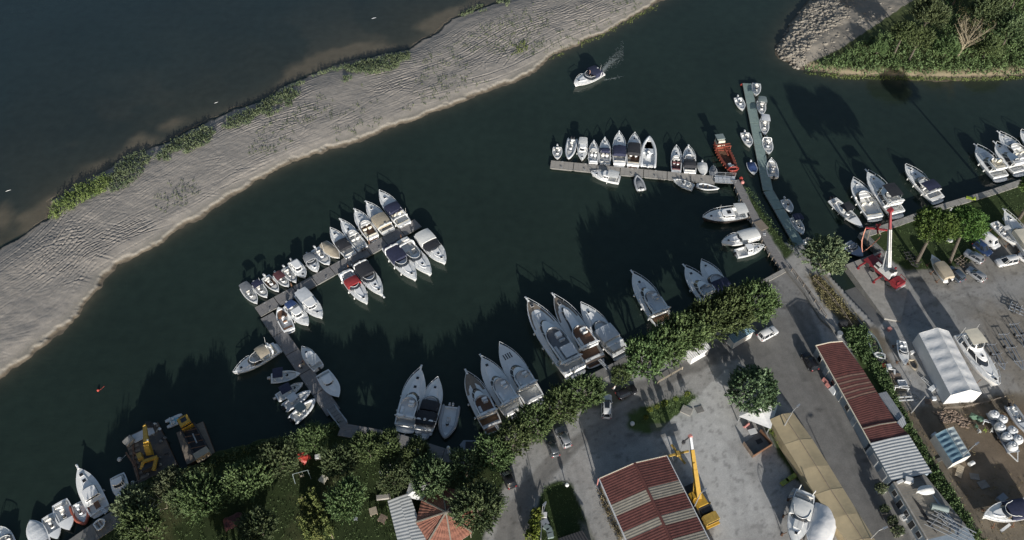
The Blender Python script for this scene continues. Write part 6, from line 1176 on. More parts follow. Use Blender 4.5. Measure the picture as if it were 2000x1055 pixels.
# yard plants
for i, (u, v, r_) in enumerate(((1269, 800, .55), (1298, 788, .7), (1320, 779, .5), (1342, 770, .6), (1262, 815, .5), (1283, 794, .5))): tree('shrub', ['lime shrub at the left end of the little lawn', 'roundest lime shrub on the little lawn edge', 'small lime shrub right of the roundest one', 'lime shrub at the right end of the little lawn', 'low lime shrub on the left corner of the little lawn', 'narrow lime shrub between two larger lawn shrubs'][i], 'lime%d' % (i % 2), u, v, r_, GZ + .7, 'shrubs round the little lawn', cat='shrub', tr=.05, vs=1.3)
for i, (x, y, r_) in enumerate(((330, 715, 1.1), (285, 835, .9), (295, 925, 1.0), (250, 1010, 1.2))): u, v = crop(1000, 900, .147)(x, y); tree('shrub', ['clipped shrub at the top of the fenced lawn hedge', 'second shrub down the fenced lawn hedge', 'third shrub down the fenced lawn hedge', 'lowest shrub of the fenced lawn hedge'][i], 'lime%d' % (i % 2), u, v, r_, GZ + 1.0, 'hedge shrubs by the curved drive', cat='shrub', tr=.06, vs=1.7)
Z5 = crop(1380, 760, .31); Z7 = crop(1640, 900, .1469)
for i, (x, y, r_) in enumerate(((550, 365, 1.0), (600, 640, .8), (700, 800, .9), (765, 930, 1.0))): u, v = Z7(x, y); tree('potted_bush', ['uppermost bush in a white planter by the terrace building', 'thin bush in planter below the uppermost one', 'bush in planter halfway along the terrace wall', 'lowest bush in planter along the terrace wall'][i], 'shrub%d' % (i % 2), u, v, r_, GZ + 1.2, 'planters along the lane', cat='planter', tr=.05, vs=1.2); pr = bpy.context.scene.objects[-1]
for i, (x, y) in enumerate(((545, 415), (600, 690), (700, 850), (770, 985))): u, v = Z7(x, y); p = P(u, v, GZ); q = MB(); q.box(-.75, .75, -.28, .28, 0, .5, tx=-.04, ty=-.04); o = q.build('planter_box', 'plastic_white' if i == 0 else 'concrete', None, 0, (p.x, p.y, GZ)); o.rotation_euler.z = R(12); tag(o, ['white planter box nearest the white-roofed workshop', 'planter box under the thin bush', 'concrete planter box halfway along the terrace wall', 'concrete planter box lowest on the lane'][i], 'planter box', 'planter boxes along the lane')
mass('weeds', 'rank weeds in the strip behind the red sheds', 'weeds', np.concatenate([scatter([(1655, 648), (1690, 640), (1722, 700), (1745, 770), (1790, 850), (1840, 930), (1880, 990), (1920, 1060), (1890, 1060), (1850, 985), (1815, 930), (1778, 850), (1745, 800), (1712, 745), (1688, 700)], 1500, 51, hz=(0, .3)), scatter([(1645, 645), (1690, 640), (1700, 690), (1690, 715), (1655, 680)], 350, 52, hz=(0, .9))]), 1.0, 'leaf_plane', 51, 10, .17, (.3, .9))
mass('hedge', 'clipped hedge along the left side of the tan marquee', 'hedge', scatter([(1489, 822), (1505, 818), (1530, 860), (1556, 903), (1545, 905), (1518, 868)], 330, 53, hz=(.2, 1.0)), .6, 'leaf_lime', 53, 10, .13, (.3, .6), .14, kind='thing')
mass('scrub', 'straw-coloured dry grass under the bank tree', 'scrub', scatter([(1580, 535), (1608, 545), (1650, 592), (1690, 640), (1680, 655), (1640, 625), (1605, 590)], 500, 54, hz=(0, .2)), .7, 'leaf_dry', 54, 8, .13, (.3, .8))
mass('scrub', 'green weeds on the bank beside the green pontoon', 'scrub', scatter([(1540, 470), (1552, 478), (1572, 500), (1560, 512), (1540, 492)], 130, 55, z=.6, hz=(0, .4)), .7, 'leaf_round', 55, 9, .15, (.4, .9))
mass('scrub', 'weeds at the water edge below the garden trees', 'scrub', np.concatenate([scatter([(245, 985), (272, 952), (322, 928), (400, 908), (440, 886), (520, 862), (620, 843), (660, 830), (660, 842), (600, 862), (500, 880), (420, 912), (330, 945), (260, 995)], 700, 56, z=.9, hz=(-.2, .5))]), 1.0, 'leaf_dark', 56, 10, .18, (.4, 1.0))
mass('grass', 'tufted grass on the pier, lawns and garden', 'grass', np.concatenate([scatter(GRASS[2], 260, 57, hz=(-.1, -.05)), scatter(GRASS[1], 1100, 58, hz=(-.05, 0)), scatter([(140, 1060), (250, 990), (440, 890), (660, 832), (868, 886), (985, 868), (1000, 900), (985, 960), (900, 1060)], 2600, 59, hz=(-.05, 0)), scatter([(1235, 832), (1275, 792), (1345, 765), (1368, 780), (1310, 815)], 300, 60, hz=(-.05, 0)), scatter([(1060, 955), (1092, 938), (1118, 945), (1150, 1040), (1040, 1060)], 300, 61, hz=(-.05, 0))]), .25, 'leaf_plane', 57, 6, .09, (.3, .9), .22)
mass('weeds', 'dry and green weeds between the junk in the yard', 'weeds', scatter([(1700, 690), (1760, 700), (1800, 790), (1990, 770), (2030, 1060), (1920, 1060), (1850, 930), (1790, 840)], 420, 62, dens=(.2, 5, .5)), .5, 'leaf_dry', 62, 7, .10, (.3, .7))
mass('hedge', 'thin brownish hedge along the left wall of the striped hall', 'hedge', scatter([(1166, 955), (1178, 952), (1200, 1000), (1225, 1055), (1205, 1055), (1185, 1010)], 260, 63, hz=(.1, .8)), .5, 'leaf_dry', 63, 9, .12, (.3, .6), kind='thing')
# ------------------------------------------------------------------ vehicles
def cplan(x0, x1, w, r=.35, rf=None):
    rf = rf or r; h = [(x0, w - r), (x0 + r * .3, w - r * .3), (x0 + r, w), (x1 - rf, w), (x1 - rf * .3, w - rf * .3), (x1, w - rf)]
    return h
def car(label, front, rear, paint, kind='estate', Wd=1.78, H=None, z=GZ, L=None, dz=.7, group='cars parked at the marina'):
    a, b = P(*rear, z + dz), P(*front, z + dz); c, rz, l = frame(a, b); L = L or min(max(l, 3.9), 4.9); r = thing('parked_van' if kind == 'van' else 'parked_car', label, 'van' if kind == 'van' else 'car', (c.x, c.y, z), rz, group); h = L / 2; w_ = Wd / 2
    H = H or dict(estate=1.5, suv=1.68, hatch=1.48, van=1.95)[kind]; belt = .92 if kind != 'van' else 1.05
    rg = lambda x0, x1, w, zz, rr=.35: [(x, y, zz) for x, y in cplan(x0, x1, w, rr)] + [(x, -y, zz) for x, y in cplan(x0, x1, w, rr)[::-1]]
    m = MB(); m.loft([rg(-h + .06, h - .08, w_ - .08, .22), rg(-h, h, w_ - .01, .42), rg(-h + .01, h - .02, w_, .68), rg(-h + .05, h - .1, w_ - .04, belt - .06), rg(-h + .1, h - .22, w_ - .09, belt)], 0, True, True); body = m.build('body', paint, r, 35)
    xr, xf, rr_, rf_ = dict(estate=(-.47, .24, .05, .19), suv=(-.475, .25, .04, .18), hatch=(-.46, .25, .09, .2), van=(-.49, .33, .02, .12))[kind]
    g0 = rg(xr * L, xf * L, w_ - .1, belt - .01, .22); g1 = rg(xr * L + rr_ * L, xf * L - rf_ * L, w_ - .27, H - .07, .22); g2 = rg(xr * L + rr_ * L + .05, xf * L - rf_ * L - .08, w_ - .36, H, .2)
    m = MB(); m.loft([g0, g1], 0)
    gl = m.build('window', 'glass' if kind != 'van' else paint, r, 30)
    if kind == 'van':
        q = MB(); n = len(g0); up = Vector((0.012, 0, .012)); q.add([Vector(g0[5]).lerp(Vector(g1[5]), .15) + up, Vector(g0[6]).lerp(Vector(g1[6]), .15) + up, Vector(g0[6]).lerp(Vector(g1[6]), .92) + up, Vector(g0[5]).lerp(Vector(g1[5]), .92) + up], [(0, 1, 2, 3)]); q.build('windscreen', 'glass', r, 0)
        for s in (0, 1):
            q = MB(); y = 1 if s == 0 else -1; q.add([(xf * L - .55 - .75 * k, y * (w_ - .1 - .17 * f / (H - .07 - belt) + .012), belt + f) for k, f in ((0, .1), (1, .1), (1, .62), (.35, .62))], [(0, 1, 2, 3)]); q.build('side_window', 'glass', r, 0)
    m = MB(); m.loft([g1, g2], 0, False, True); m.build('roof', paint, r, 40)
    m = MB()
    for k in (0, 2, 3, 5, 6, 8, 9, 11): m.beam(Vector(g0[k]), Vector(g1[k]), .07, .06)
    if kind != 'van': [m.beam(((xr + .36) * L, s * (w_ - .1), belt), ((xr + .36) * L, s * (w_ - .265), H - .08), .09, .05) for s in (1, -1)]
    m.build('pillar', paint, r, 0)
    for x in (-.31 * L, .32 * L):
        for s in (1, -1):
            q = MB(); y0, y1 = (w_ - .2, w_ + .01) if s > 0 else (-w_ - .01, -w_ + .2); ring = lambda rad, y: [(x + rad * math.cos(k * math.pi / 6), y, .32 + rad * math.sin(k * math.pi / 6)) for k in range(12)]
            q.loft([ring(.32, y0), ring(.33, (y0 + y1) / 2), ring(.32, y1)], 0, True, True); o = q.build('wheel', 'rubber', r, 40); q = MB(); yy = y1 + .006 if s > 0 else y0 - .006; q.loft([ring(.2, yy), ring(.19, yy + .012 * s)], 0, True, True); q.build('rim', 'galv', o)
    for s in (1, -1):
        q = MB(); q.box(h - .22, h - .03, s * (w_ - .38) - .17, s * (w_ - .38) + .17, .62, .76, tx=.02, ty=.02); q.build('headlight', 'chrome', r); q = MB(); q.box(-h - .005, -h + .12, s * (w_ - .26) - .14, s * (w_ - .26) + .14, .66, .86, tx=.02, ty=.02); q.build('taillight', 'red', r); q = MB(); q.box(xf * L - .62, xf * L - .46, s * (w_ + .07) - .09, s * (w_ + .07) + .09, belt, belt + .14, tx=.02, ty=.02); q.build('mirror', paint, r)
    return r
r = car('white car with dark sunroof parked below the low tree row', (1185, 770), (1185, 817), 'car_white', 'suv', 1.85); q = MB(); q.box(-.9, .35, -.42, .42, 1.66, 1.695); q.build('sunroof', 'glass', r)
car('black estate car under the smallest plane tree', (1240, 757), (1207, 773), 'car_black', 'estate'); car('dark grey car, left one of the two parked side by side', (1071, 853), (1086, 891), 'car_grey', 'estate'); car('silver-grey car, right one of the two parked side by side', (1091, 835), (1110, 873), 'car_silver', 'estate')
car('black car half under the garden trees beside the curved drive', (985, 915), (1000, 950), 'car_black', 'hatch'); car('white minivan beside the blue-grey booth on the quay asphalt', (1516, 642), (1483, 660), 'car_white', 'suv', 1.9, 1.8); car('black car parked along the lane by the red sheds', (1572, 690), (1592, 722), 'car_black', 'suv')
Y2 = crop(1820, 380, .1706)
car('white delivery van under the right umbrella pine', Y2(760, 615), Y2(570, 455), 'car_white', 'van', 1.85); car('dark blue car tucked in beside the white delivery van', Y2(660, 670), Y2(505, 560), 'car_blue', 'suv'); car('beige-grey hatchback alone on the dusty parking strip', Y2(400, 655), Y2(570, 760), 'car_silver', 'hatch'); car('silver estate car with dark rear window, lowest in parking', Y2(420, 850), Y2(595, 975), 'car_silver', 'estate')
car('steel-blue off-roader beside the tan-covered boat', Y2(190, 835), Y2(350, 985), 'car_steel', 'suv', 1.85, 1.75); car('white off-roader parked crosswise near the right edge', Y2(745, 785), Y2(970, 740), 'car_white', 'suv', 1.85, 1.7); car('white car cut by the right edge of the yard', Y2(1005, 690), Y2(1190, 790), 'car_white', 'hatch')

def solve_h(base, top, gz=GZ):
    b = P(*base, gz); best = min((((P(*top, h) - b).xy.length), h) for h in [1.5 + .1 * k for k in range(140)]); return b, best[1]
def truck_base(r, L, Wd, paint, axles, z0=.9, cabx=None, cabpaint=None, cabl=1.6, cabh=1.3):
    q = MB(); q.box(-L / 2, L / 2, -Wd / 2 + .1, Wd / 2 - .1, z0 - .25, z0 + .25, tx=.05); q.box(-L / 2 + .1, L / 2 - cabl, -Wd / 2, Wd / 2, z0 + .25, z0 + .33); q.build('chassis', paint, r, 0)
    for x in axles:
        for s in (1, -1):
            q = MB(); ring = lambda rad, y: [(x + rad * math.cos(k * math.pi / 6), y, .55 + rad * math.sin(k * math.pi / 6)) for k in range(12)]; y0, y1 = (Wd / 2 - .38, Wd / 2) if s > 0 else (-Wd / 2, -Wd / 2 + .38); q.loft([ring(.54, y0), ring(.54, y1)], 0, True, True); q.build('wheel', 'rubber', r, 40)
def boom(r, p0, p1, secs, name='boom'):
    p0, p1 = Vector(p0), Vector(p1)
    for f0, f1, wd, mt in secs: q = MB(); q.beam(p0.lerp(p1, f0), p0.lerp(p1, f1), wd, wd * 1.2, 0, wd * .92, wd * 1.1); q.build(name, mt, r, 0)
# red mobile crane on the pad
K1 = crop(1640, 400, .1706); pz = GZ + .35; c, rz, L = frame(P(*K1(320, 600), pz + 1), P(*K1(700, 935), pz + 1)); r = thing('mobile_crane', 'red and white mobile crane holding boat slings over the slip', 'crane', (c.x, c.y, pz), rz); inv = lambda p: Matrix.Rotation(-rz, 3, 'Z') @ (p - Vector((c.x, c.y, pz)))
truck_base(r, L, 2.5, 'crane_red', (-L * .36, -L * .2, L * .1, L * .28)); q = MB(); q.box(L / 2 - 2.0, L / 2, -1.25, 1.25, .75, 1.6, tx=.1, ty=.08); o = q.build('cab', 'crane_red', r, 0); q = MB(); q.box(L / 2 - .02, L / 2 + .22, -1.25, 1.25, .6, .85); q.build('bumper', 'crane_white', o, 0); q = MB(); q.box(L / 2 - 1.9, L / 2 - .4, -1.0, -.2, 1.6, 2.2, tx=.15, ty=.1); q.build('driver_cab', 'crane_red', o, 0)
q = MB()
for a, b in (((L / 2 - .3, -1.1, 1.6), (L / 2 - .3, 1.1, 1.6)), ((L / 2 - 1.6, 1.1, 1.6), (L / 2 - .3, 1.1, 1.6))): q.beam(Vector(a) + Vector((0, 0, .7)), Vector(b) + Vector((0, 0, .7)), .07, .07); q.beam(a, Vector(a) + Vector((0, 0, .7)), .07, .07); q.beam(b, Vector(b) + Vector((0, 0, .7)), .07, .07)
q.build('handrail', 'crane_red', r, 0)
for x in (-L * .42, L * .06):
    for s in (1, -1): q = MB(); q.beam((x, s * 1.0, .85), (x, s * 3.0, .85), .28, .28); q.beam((x, s * 2.9, .9), (x, s * 2.9, .1), .2, .2); q.cyl(x, s * 2.9, .0, .12, .3, 8); q.build('outrigger', 'crane_red', r, 0)
b0 = inv(P(*K1(575, 730), pz + 2.2)); q = MB(); q.box(b0.x - 1.4, b0.x + 1.6, -1.05, 1.0, 1.3, 2.2, tx=.2, ty=.12); q.box(b0.x + .2, b0.x + 1.5, -1.0, .9, 2.2, 2.7, tx=.2, ty=.15); q.box(b0.x - 2.4, b0.x - 1.2, -1.0, -.3, 1.3, 2.5, tx=.15, ty=.1); o = q.build('superstructure', 'crane_white', r, 0); q = MB(); q.cyl(b0.x, 0, 1.2, 1.35, 1.1, 16); q.build('turntable', 'dark', r); q = MB(); q.box(b0.x - 2.35, b0.x - 1.25, -1.03, -.27, 1.7, 2.2); q.build('operator_window', 'glass', o, 0); q = MB(); q.cyl(b0.x + .9, -.2, 2.7, 2.95, .5, 10); q.cyl(b0.x + 1.2, .4, 2.7, 2.9, .3, 8); q.build('winch', 'rubber', o)
SPZ = 7.0; sp = P(*K1(430, 275), SPZ); tipz = min(((P(*K1(582, 60), h).xy - sp.xy).length, h) for h in [8 + .1 * k for k in range(120)])[1]; tip = P(*K1(582, 60), tipz); t_ = inv(tip); bb = inv(P(*K1(560, 715), pz + 3.0))
boom(r, bb, t_, ((0, .30, .68, 'crane_white'), (.28, .66, .56, 'crane_white'), (.64, .985, .42, 'crane_red'))); q = MB(); q.beam(bb.lerp(t_, .05) + Vector((0, 0, .52)), bb.lerp(t_, .64) + Vector((0, 0, .42)), .12, .1); q.build('hydraulic_line', 'rubber', r, 0); q = MB(); q.tube([bb + Vector((-.6, -.5, -1.3)), bb.lerp(t_, .3) + Vector((-.25, -.3, -.3))], .16, 8); q.build('lift_cylinder', 'galv', r)
q = MB(); q.box(t_.x - .45, t_.x + .45, t_.y - .5, t_.y + .5, t_.z - .3, t_.z + .35, tx=.1, ty=.1); q.build('boom_head', 'crane_red', r, 0)
s_ = inv(sp); q = MB(); q.tube([t_ + Vector((0, .2, -.3)), (s_.x, s_.y + .05, SPZ - pz + 1.4)], .03, 4); q.tube([t_ + Vector((0, -.2, -.3)), (s_.x, s_.y - .05, SPZ - pz + 1.4)], .03, 4); q.build('hoist_rope', 'dark', r); q = MB(); q.box(s_.x - .2, s_.x + .2, s_.y - .2, s_.y + .2, SPZ - pz + 1.0, SPZ - pz + 1.5, tx=.05, ty=.05); q.build('hook_block', 'crane_red', r)
A_, B_ = P(*K1(300, 262), SPZ), P(*K1(545, 290), SPZ); r2 = thing('lifting_spreader', 'red spreader frame with hanging pink slings under the crane boom', 'lifting frame', (sp.x, sp.y, 0)); a, b = A_ - Vector((sp.x, sp.y, 0)), B_ - Vector((sp.x, sp.y, 0)); m_ = Vector((0, 0, SPZ)); n_ = Vector((-(b - a).y, (b - a).x, 0)).normalized()
q = MB(); q.beam(a, b, .32, .3); q.beam(m_ - n_ * 1.2, m_ + n_ * 1.2, .28, .28); q.beam(m_ + Vector((0, 0, .2)), m_ + Vector((0, 0, 1.0)), .3, .3); q.build('spreader_bar', 'crane_red', r2, 0)
q = MB(); [q.tube([e, m_ + Vector((0, 0, 1.0))], .035, 4) for e in (a, b)]; q.build('chain', 'dark', r2)
def sling(p0, low, p1, nm): q = MB(); q.tube([p0] + [p0.lerp(low, f) + (p1 - p0) * (-.10 * math.sin(f * 3.14)) + Vector((0, 0, -.5 * math.sin(f * 3.14))) for f in (.25, .5, .75)] + [low] + [low.lerp(p1, f) + Vector((0, 0, -.45 * math.sin(f * 3.14))) for f in (.25, .5, .75)] + [p1], .11, 6); q.build('sling', nm, r2)
lo = lambda x, y, z: P(*K1(x, y), z) - Vector((sp.x, sp.y, 0))
sling(a, lo(262, 545, 2.2), lo(465, 370, 6.6), 'sling'); q = MB(); q.tube([lo(350, 285, 7), lo(318, 400, 4.2), lo(312, 450, 2.6)], .07, 5); q.build('sling', 'wood_old', r2); q = MB(); q.tube([lo(440, 290, 7), lo(470, 350, 5.6), lo(465, 372, 6.6)], .1, 5); q.build('sling', 'wood_old', r2)
# yellow mobile crane beside the hall
K6 = crop(1300, 830, .2086); c, rz, L = frame(P(*K6(215, 560), 2.2), P(*K6(440, 930), 2.2)); r = thing('mobile_crane', 'yellow mobile crane parked along the striped hall with raised boom', 'crane', (c.x, c.y, GZ), rz); inv = lambda p: Matrix.Rotation(-rz, 3, 'Z') @ (p - Vector((c.x, c.y, GZ)))
truck_base(r, L, 2.4, 'rubber', (-L * .35, -L * .18, L * .12, L * .32)); q = MB(); q.box(L / 2 - 1.5, L / 2, -1.2, 1.2, .6, 2.2, tx=.06, ty=.06); o = q.build('cab', 'yellow_dull', r, 0); q = MB(); q.box(L / 2 + .005 - .1, L / 2 + .012, -1.05, 1.05, 1.25, 1.95); q.build('windscreen', 'glass', o, 0); q = MB(); q.box(L / 2 - .02, L / 2 + .3, -1.25, 1.25, .5, .85); q.build('bumper', 'yellow', o, 0)
q = MB(); q.box(L * .08, L * .26, -1.0, 1.0, 1.2, 1.9, tx=.1, ty=.1); q.box(-L * .02, L * .12, .2, 1.1, 1.2, 1.7, tx=.1, ty=.1); q.build('engine_deck', 'rubber', r, 0); q = MB(); b0 = inv(P(*K6(310, 700), 3.2)); q.box(b0.x - 1.2, b0.x + 1.3, -1.0, 1.0, 1.3, 2.1, tx=.2, ty=.15); q.box(b0.x - 1.6, b0.x - .2, -1.15, -.35, 1.3, 2.3, tx=.15, ty=.1); q.build('superstructure', 'yellow', r, 0)
t_ = inv(P(*K6(232, 105), 8.6)); bb = inv(P(*K6(312, 690), 3.4)); boom(r, bb, t_, ((0, .46, .72, 'yellow'), (.44, .78, .6, 'yellow'), (.76, .98, .42, 'lgrey'))); q = MB(); q.box(t_.x - .3, t_.x + .3, t_.y - .3, t_.y + .3, t_.z - .3, t_.z + .3, tx=.08, ty=.08); q.build('boom_head', 'pink', r, 0); q = MB(); q.tube([bb + Vector((-.5, -.5, -1.2)), bb.lerp(t_, .28) + Vector((-.2, -.2, -.4))], .16, 8); q.build('lift_cylinder', 'yellow', r); hk = inv(P(*K6(165, 170), 7.0)); q = MB(); q.beam(t_, hk + Vector((0, 0, .6)), .18, .18); q.cyl(hk.x, hk.y, hk.z, hk.z + .6, .3, 8); q.build('jib', 'rubber', r, 0); q = MB(); fr0 = inv(P(*K6(120, 270), 3.0)); q.tube([hk, fr0], .025, 4); q.build('hoist_rope', 'dark', r)
for x in (-L * .4, L * .05):
    for s in (1, -1): q = MB(); q.beam((x, s * .9, .8), (x, s * 1.7, .8), .25, .25); q.beam((x, s * 1.65, .9), (x, s * 1.65, .1), .18, .18); q.build('outrigger', 'yellow_dull', r, 0)
o0 = P(*K6(120, 268), 2.6); q = MB(); [q.beam(P(*K6(*p), 2.6) - o0, P(*K6(*s), 2.6) - o0, .3, .3) for p, s in (((8, 297), (105, 272)), ((135, 264), (215, 245)), ((55, 185), (105, 255)), ((120, 282), (183, 362)))]; q.box(-.5, .5, -.5, .5, -.22, .22, tx=.1, ty=.1); o = q.build('lifting_cross', 'yellow_dull', None, 0, o0); tag(o, 'yellow cross-shaped lifting frame hanging at the hall corner', 'lifting frame')
# barges and excavators
G = G8
def deckbarge(label, px, z, mt):
    p = [P(*G(*q), z) for q in px]; o = sum(p, Vector()) / 4; r = thing('work_barge', label, 'barge', (o.x, o.y, 0)); pl = [((q - o).x, (q - o).y) for q in p]; m = MB(); m.prism(pl, -.4, z - .05); m.build('hull', 'steel_rust', r, 0); m = MB(); m.prism([(x * .985, y * .985) for x, y in pl], z - .05, z); m.build('deck', mt, r, 0); return r, (lambda x, y, zz=z: P(*G(x, y), zz) - Vector((o.x, o.y, 0)))
r, at = deckbarge('rusty square work barge with timber deck carrying the excavator', [(930, 290), (1180, 170), (1330, 490), (1035, 635)], .9, 'barge_deck'); dr = (at(1035, 635) - at(930, 290)).normalized(); ang = math.atan2(dr.y, dr.x); Rz = Matrix.Rotation(ang, 4, 'Z')
m = MB()
for k in range(9): a, b = at(935 + 12 * k, 300 + 38 * k, .95), at(1015 + 12 * k, 262 + 38 * k, .95); m.beam(a, b, .5, .12)
m.build('timber_matting', 'wood_old', r, 0); m = MB(); m.beam(at(950, 300, 1.3), at(985, 330, 1.3), 1.6, .9); m.build('concrete_block', 'concrete', r, 0); m = MB(); m.beam(at(1000, 300, 1.0), at(1150, 225, 1.0), 1.6, .3); m.build('steel_plate', 'lgrey', r, 0); m = MB(); [m.beam(at(*p), at(*q), .25, .25) for p, q in (((1000, 340, 1.1), (1000, 480, 1.1)), ((945, 400, 1.1), (1010, 500, 1.2)), ((1010, 460, 1.1), (1040, 600, 1.1)))]; m.build('spud_beam', 'steel_rust', r, 0)
for k, (x, y) in enumerate(((1180, 200), (1200, 225), (1235, 290), (1160, 185))): m = MB(); rock(m, at(x, y).x, at(x, y).y, 1.0, .35, rr); m.build('deck_gear', 'lgrey' if k % 2 else 'concrete_dk', r)
for k in range(26):
    f, g_ = rr.random(), rr.random(); p = at(950 + 80 * f + 230 * g_, 300 + 310 * f - 110 * g_, .92); m = MB(); l = rr.uniform(.3, 1.1); a_ = rr.uniform(0, 3)
    if k % 3: m.beam(p + Vector((0, 0, .08)), p + Vector((l * math.cos(a_), l * math.sin(a_), .1)), rr.uniform(.08, .25), .12)
    else: rock(m, p.x, p.y, p.z + .1, rr.uniform(.15, .4), rr)
    m.build('scrap', rr.choice(('steel_rust', 'wood_old', 'concrete_dk', 'rubber', 'tan')), r, 0)
def exc(label, body, px, elbow, tip, zb):
    p = P(*G(*body), zb); r = thing('excavator', label, 'excavator', (p.x, p.y, zb)); L_ = lambda x, y, z: P(*G(x, y), z) - p; return r, L_
r, at = exc('yellow excavator with folded boom standing on the rusty barge', (1120, 470), 0, 0, 0, .92)
d = (at(1130, 420, 0) - at(1100, 330, 0)); th = math.atan2(-d.y, -d.x); T = Matrix.Rotation(th, 4, 'Z')
for s in (1, -1): q = MB(); q.box(-1.6, 1.6, s * 1.1 - .3, s * 1.1 + .3, .02, .75, mtx=T, tx=.2); q.build('track', 'rubber', r, 0)
q = MB(); q.box(-2.2, .8, -1.15, 1.15, .85, 1.7, mtx=T, tx=.12, ty=.1); q.build('body', 'rubber', r, 0); q = MB(); q.box(-.2, 1.1, .25, 1.15, 1.7, 2.6, mtx=T, tx=.15, ty=.08); o = q.build('cab', 'yellow_dull', r, 0); q = MB(); q.box(-.1, 1.13, .3, 1.17, 1.9, 2.4, mtx=T, tx=.1, ty=.03); q.build('window', 'glass', o, 0)
q = MB(); a, e, t_ = at(1128, 425, 2.0), at(1098, 330, 4.4), at(1086, 208, 3.6); q.beam(a, e, .95, .8, 0, .85, .9); q.beam(e, t_, .8, .8, 0, .55, .5); q.build('boom', 'yellow', r, 0); q = MB(); q.beam(t_ + Vector((0, 0, .2)), at(1090, 190, 1.4), .4, .4); q.build('dipper_arm', 'yellow', r, 0); q = MB(); q.box(-.5, .5, -.4, .4, -.4, .4, mtx=Matrix.Translation(at(1115, 190, 1.7)), tx=.15); q.beam(at(1085, 185, 1.9), at(1150, 200, 1.6), .8, .6, 0, .5, .3); q.build('bucket', 'rubber', r, 0); q = MB(); q.tube([at(1120, 395, 2.6), at(1105, 300, 4.9)], .14, 6); q.build('hydraulic_ram', 'galv', r)
q = MB(); [q.beam(at(*p), at(*s), .5, .4) for p, s in (((1070, 470, 2.9), (1178, 432, 2.9)), ((1074, 468, 2.85), (1062, 525, 2.3)), ((1174, 434, 2.85), (1150, 535, 2.4)))]; q.build('push_frame', 'yellow', r, 0)
r, at = deckbarge('narrower brown barge with the yellow-cabbed dredging crane', [(1320, 250), (1520, 165), (1610, 400), (1400, 490)], .8, 'wood_old')
r, at = exc('dredging crane with yellow cab and dark engine house on the brown barge', (1470, 320), 0, 0, 0, .82); d = at(1540, 460, 0) - at(1400, 200, 0); th = math.atan2(d.y, d.x); T = Matrix.Rotation(th, 4, 'Z')
q = MB(); [q.box(-3.2, 2.6, s * 1.15 - .15, s * 1.15 + .15, .02, 1.0, mtx=T) for s in (1, -1)]; q.box(-3.0, 2.4, -1.0, 1.0, .02, .5, mtx=T); q.build('frame', 'rubber', r, 0); q = MB(); q.box(-4.6, -2.6, -1.0, 1.0, .1, 2.3, mtx=T, tx=.15, ty=.1); o = q.build('cab', 'yellow', r, 0); q = MB(); q.box(-4.2, -3.3, -.45, .5, 2.3, 2.312, mtx=T); q.box(-4.5, -2.7, -1.06, 1.06, 1.2, 1.9, mtx=T, tx=.0, ty=.06); q.build('window', 'glass', o, 0); q = MB(); [q.beam(T @ Vector((-2.6 + 1.3 * k, -1.15, 1.1)), T @ Vector((-1.6 + 1.3 * k, 1.15, 1.1)), .12, .12) for k in range(4)]; q.build('lattice', 'steel_rust', r, 0); q = MB(); q.box(2.6, 4.0, -1.3, 1.2, .1, 1.5, mtx=T, tx=.06, ty=.06); q.build('counterweight', 'tan', r, 0); q = MB(); q.tube([T @ Vector((-1.0, .2, 1.2)), T @ Vector((1.2, .1, 1.5))], .12, 6); q.build('hydraulic_ram', 'galv', r)
# floats and small water things
def buoy(label, u, v, mt, rad=.32): p = P(u, v, 0); q = MB(); q.ball((0, 0, .1), rad, 10); q.cyl(0, 0, rad * .9, rad * 1.5, rad * .25, 6); q.tube([(.1, 0, 0), (.5, .4, -.02), (.8, .9, .02)], .04, 4); o = q.build('mooring_buoy', mt, None, 40, (p.x, p.y, 0)); tag(o, label, 'buoy')
buoy('lone red buoy on the open water at the left', 192, 763, 'buoy_red', .24); buoy('white buoy left of the rusty work barge', 234, 898, 'fender', .4); buoy('white buoy between the small cabin boat and the rusty barge', 260, 944, 'fender', .4); buoy('red buoy at the corner of the tip of green pontoon', 1448, 167, 'buoy_red', .35); buoy('white round float beside the grass pier boardwalk', 1445, 393, 'fender', .4)
for i, (x, y, s) in enumerate(((375, 108, 'upper'), (385, 135, 'lower'))): p = P(*C4(x, y), GZ); q = MB(); q.ball((0, 0, .35), .42, 10, 0, (1, 1, .9)); q.cyl(0, 0, .7, .85, .12, 6); o = q.build('buoy', 'buoy_red' if i == 0 else 'pink', None, 40, (p.x, p.y, GZ)); tag(o, '%s red buoy lying at the head of the grass pier' % s, 'buoy')
c, rz, L = frame(P(*F7(500, 962), .3), P(*F7(632, 965), .3)); r = thing('flat_barge', 'small dark flat barge in the corner of the tree-lined quay', 'barge', (c.x, c.y, 0), rz); q = MB(); q.loft([[(-L / 2 + .6 - d, -.9 - d * .2, z), (L / 2, -.9, z), (L / 2, .9, z), (-L / 2 + .6 - d, .9, z), (-L / 2 - d, 0, z)] for d, z in ((0, -.2), (.3, .45))], 0, True, True); q.build('hull', 'hull_grey', r, 0); q = MB(); q.box(-L / 2 + .7, L / 2 - 1.3, -.65, .65, .456, .47); q.build('deck', 'rubber', r, 0); q = MB(); q.box(L / 2 - 1.2, L / 2 - .1, -.75, .75, .456, .62); q.build('stern_deck', 'wood_old', r, 0)
for x, y, l in ((840, 400, .8), (32, 742, 1.0)): p = P(*crop(0, 0, .5025)(x, y), 0); q = MB(); q.tube([(-l / 2, -.2, .0), (0, .05, .05), (l / 2, .3, .02)], [.03, .07, .02], 5); o = q.build('driftwood', 'fender', None, 40, (p.x, p.y, 0)); tag(o, 'pale driftwood %s' % ('stick afloat above the middle of the sandbank' if x == 840 else 'stick afloat near the left edge'), 'driftwood')
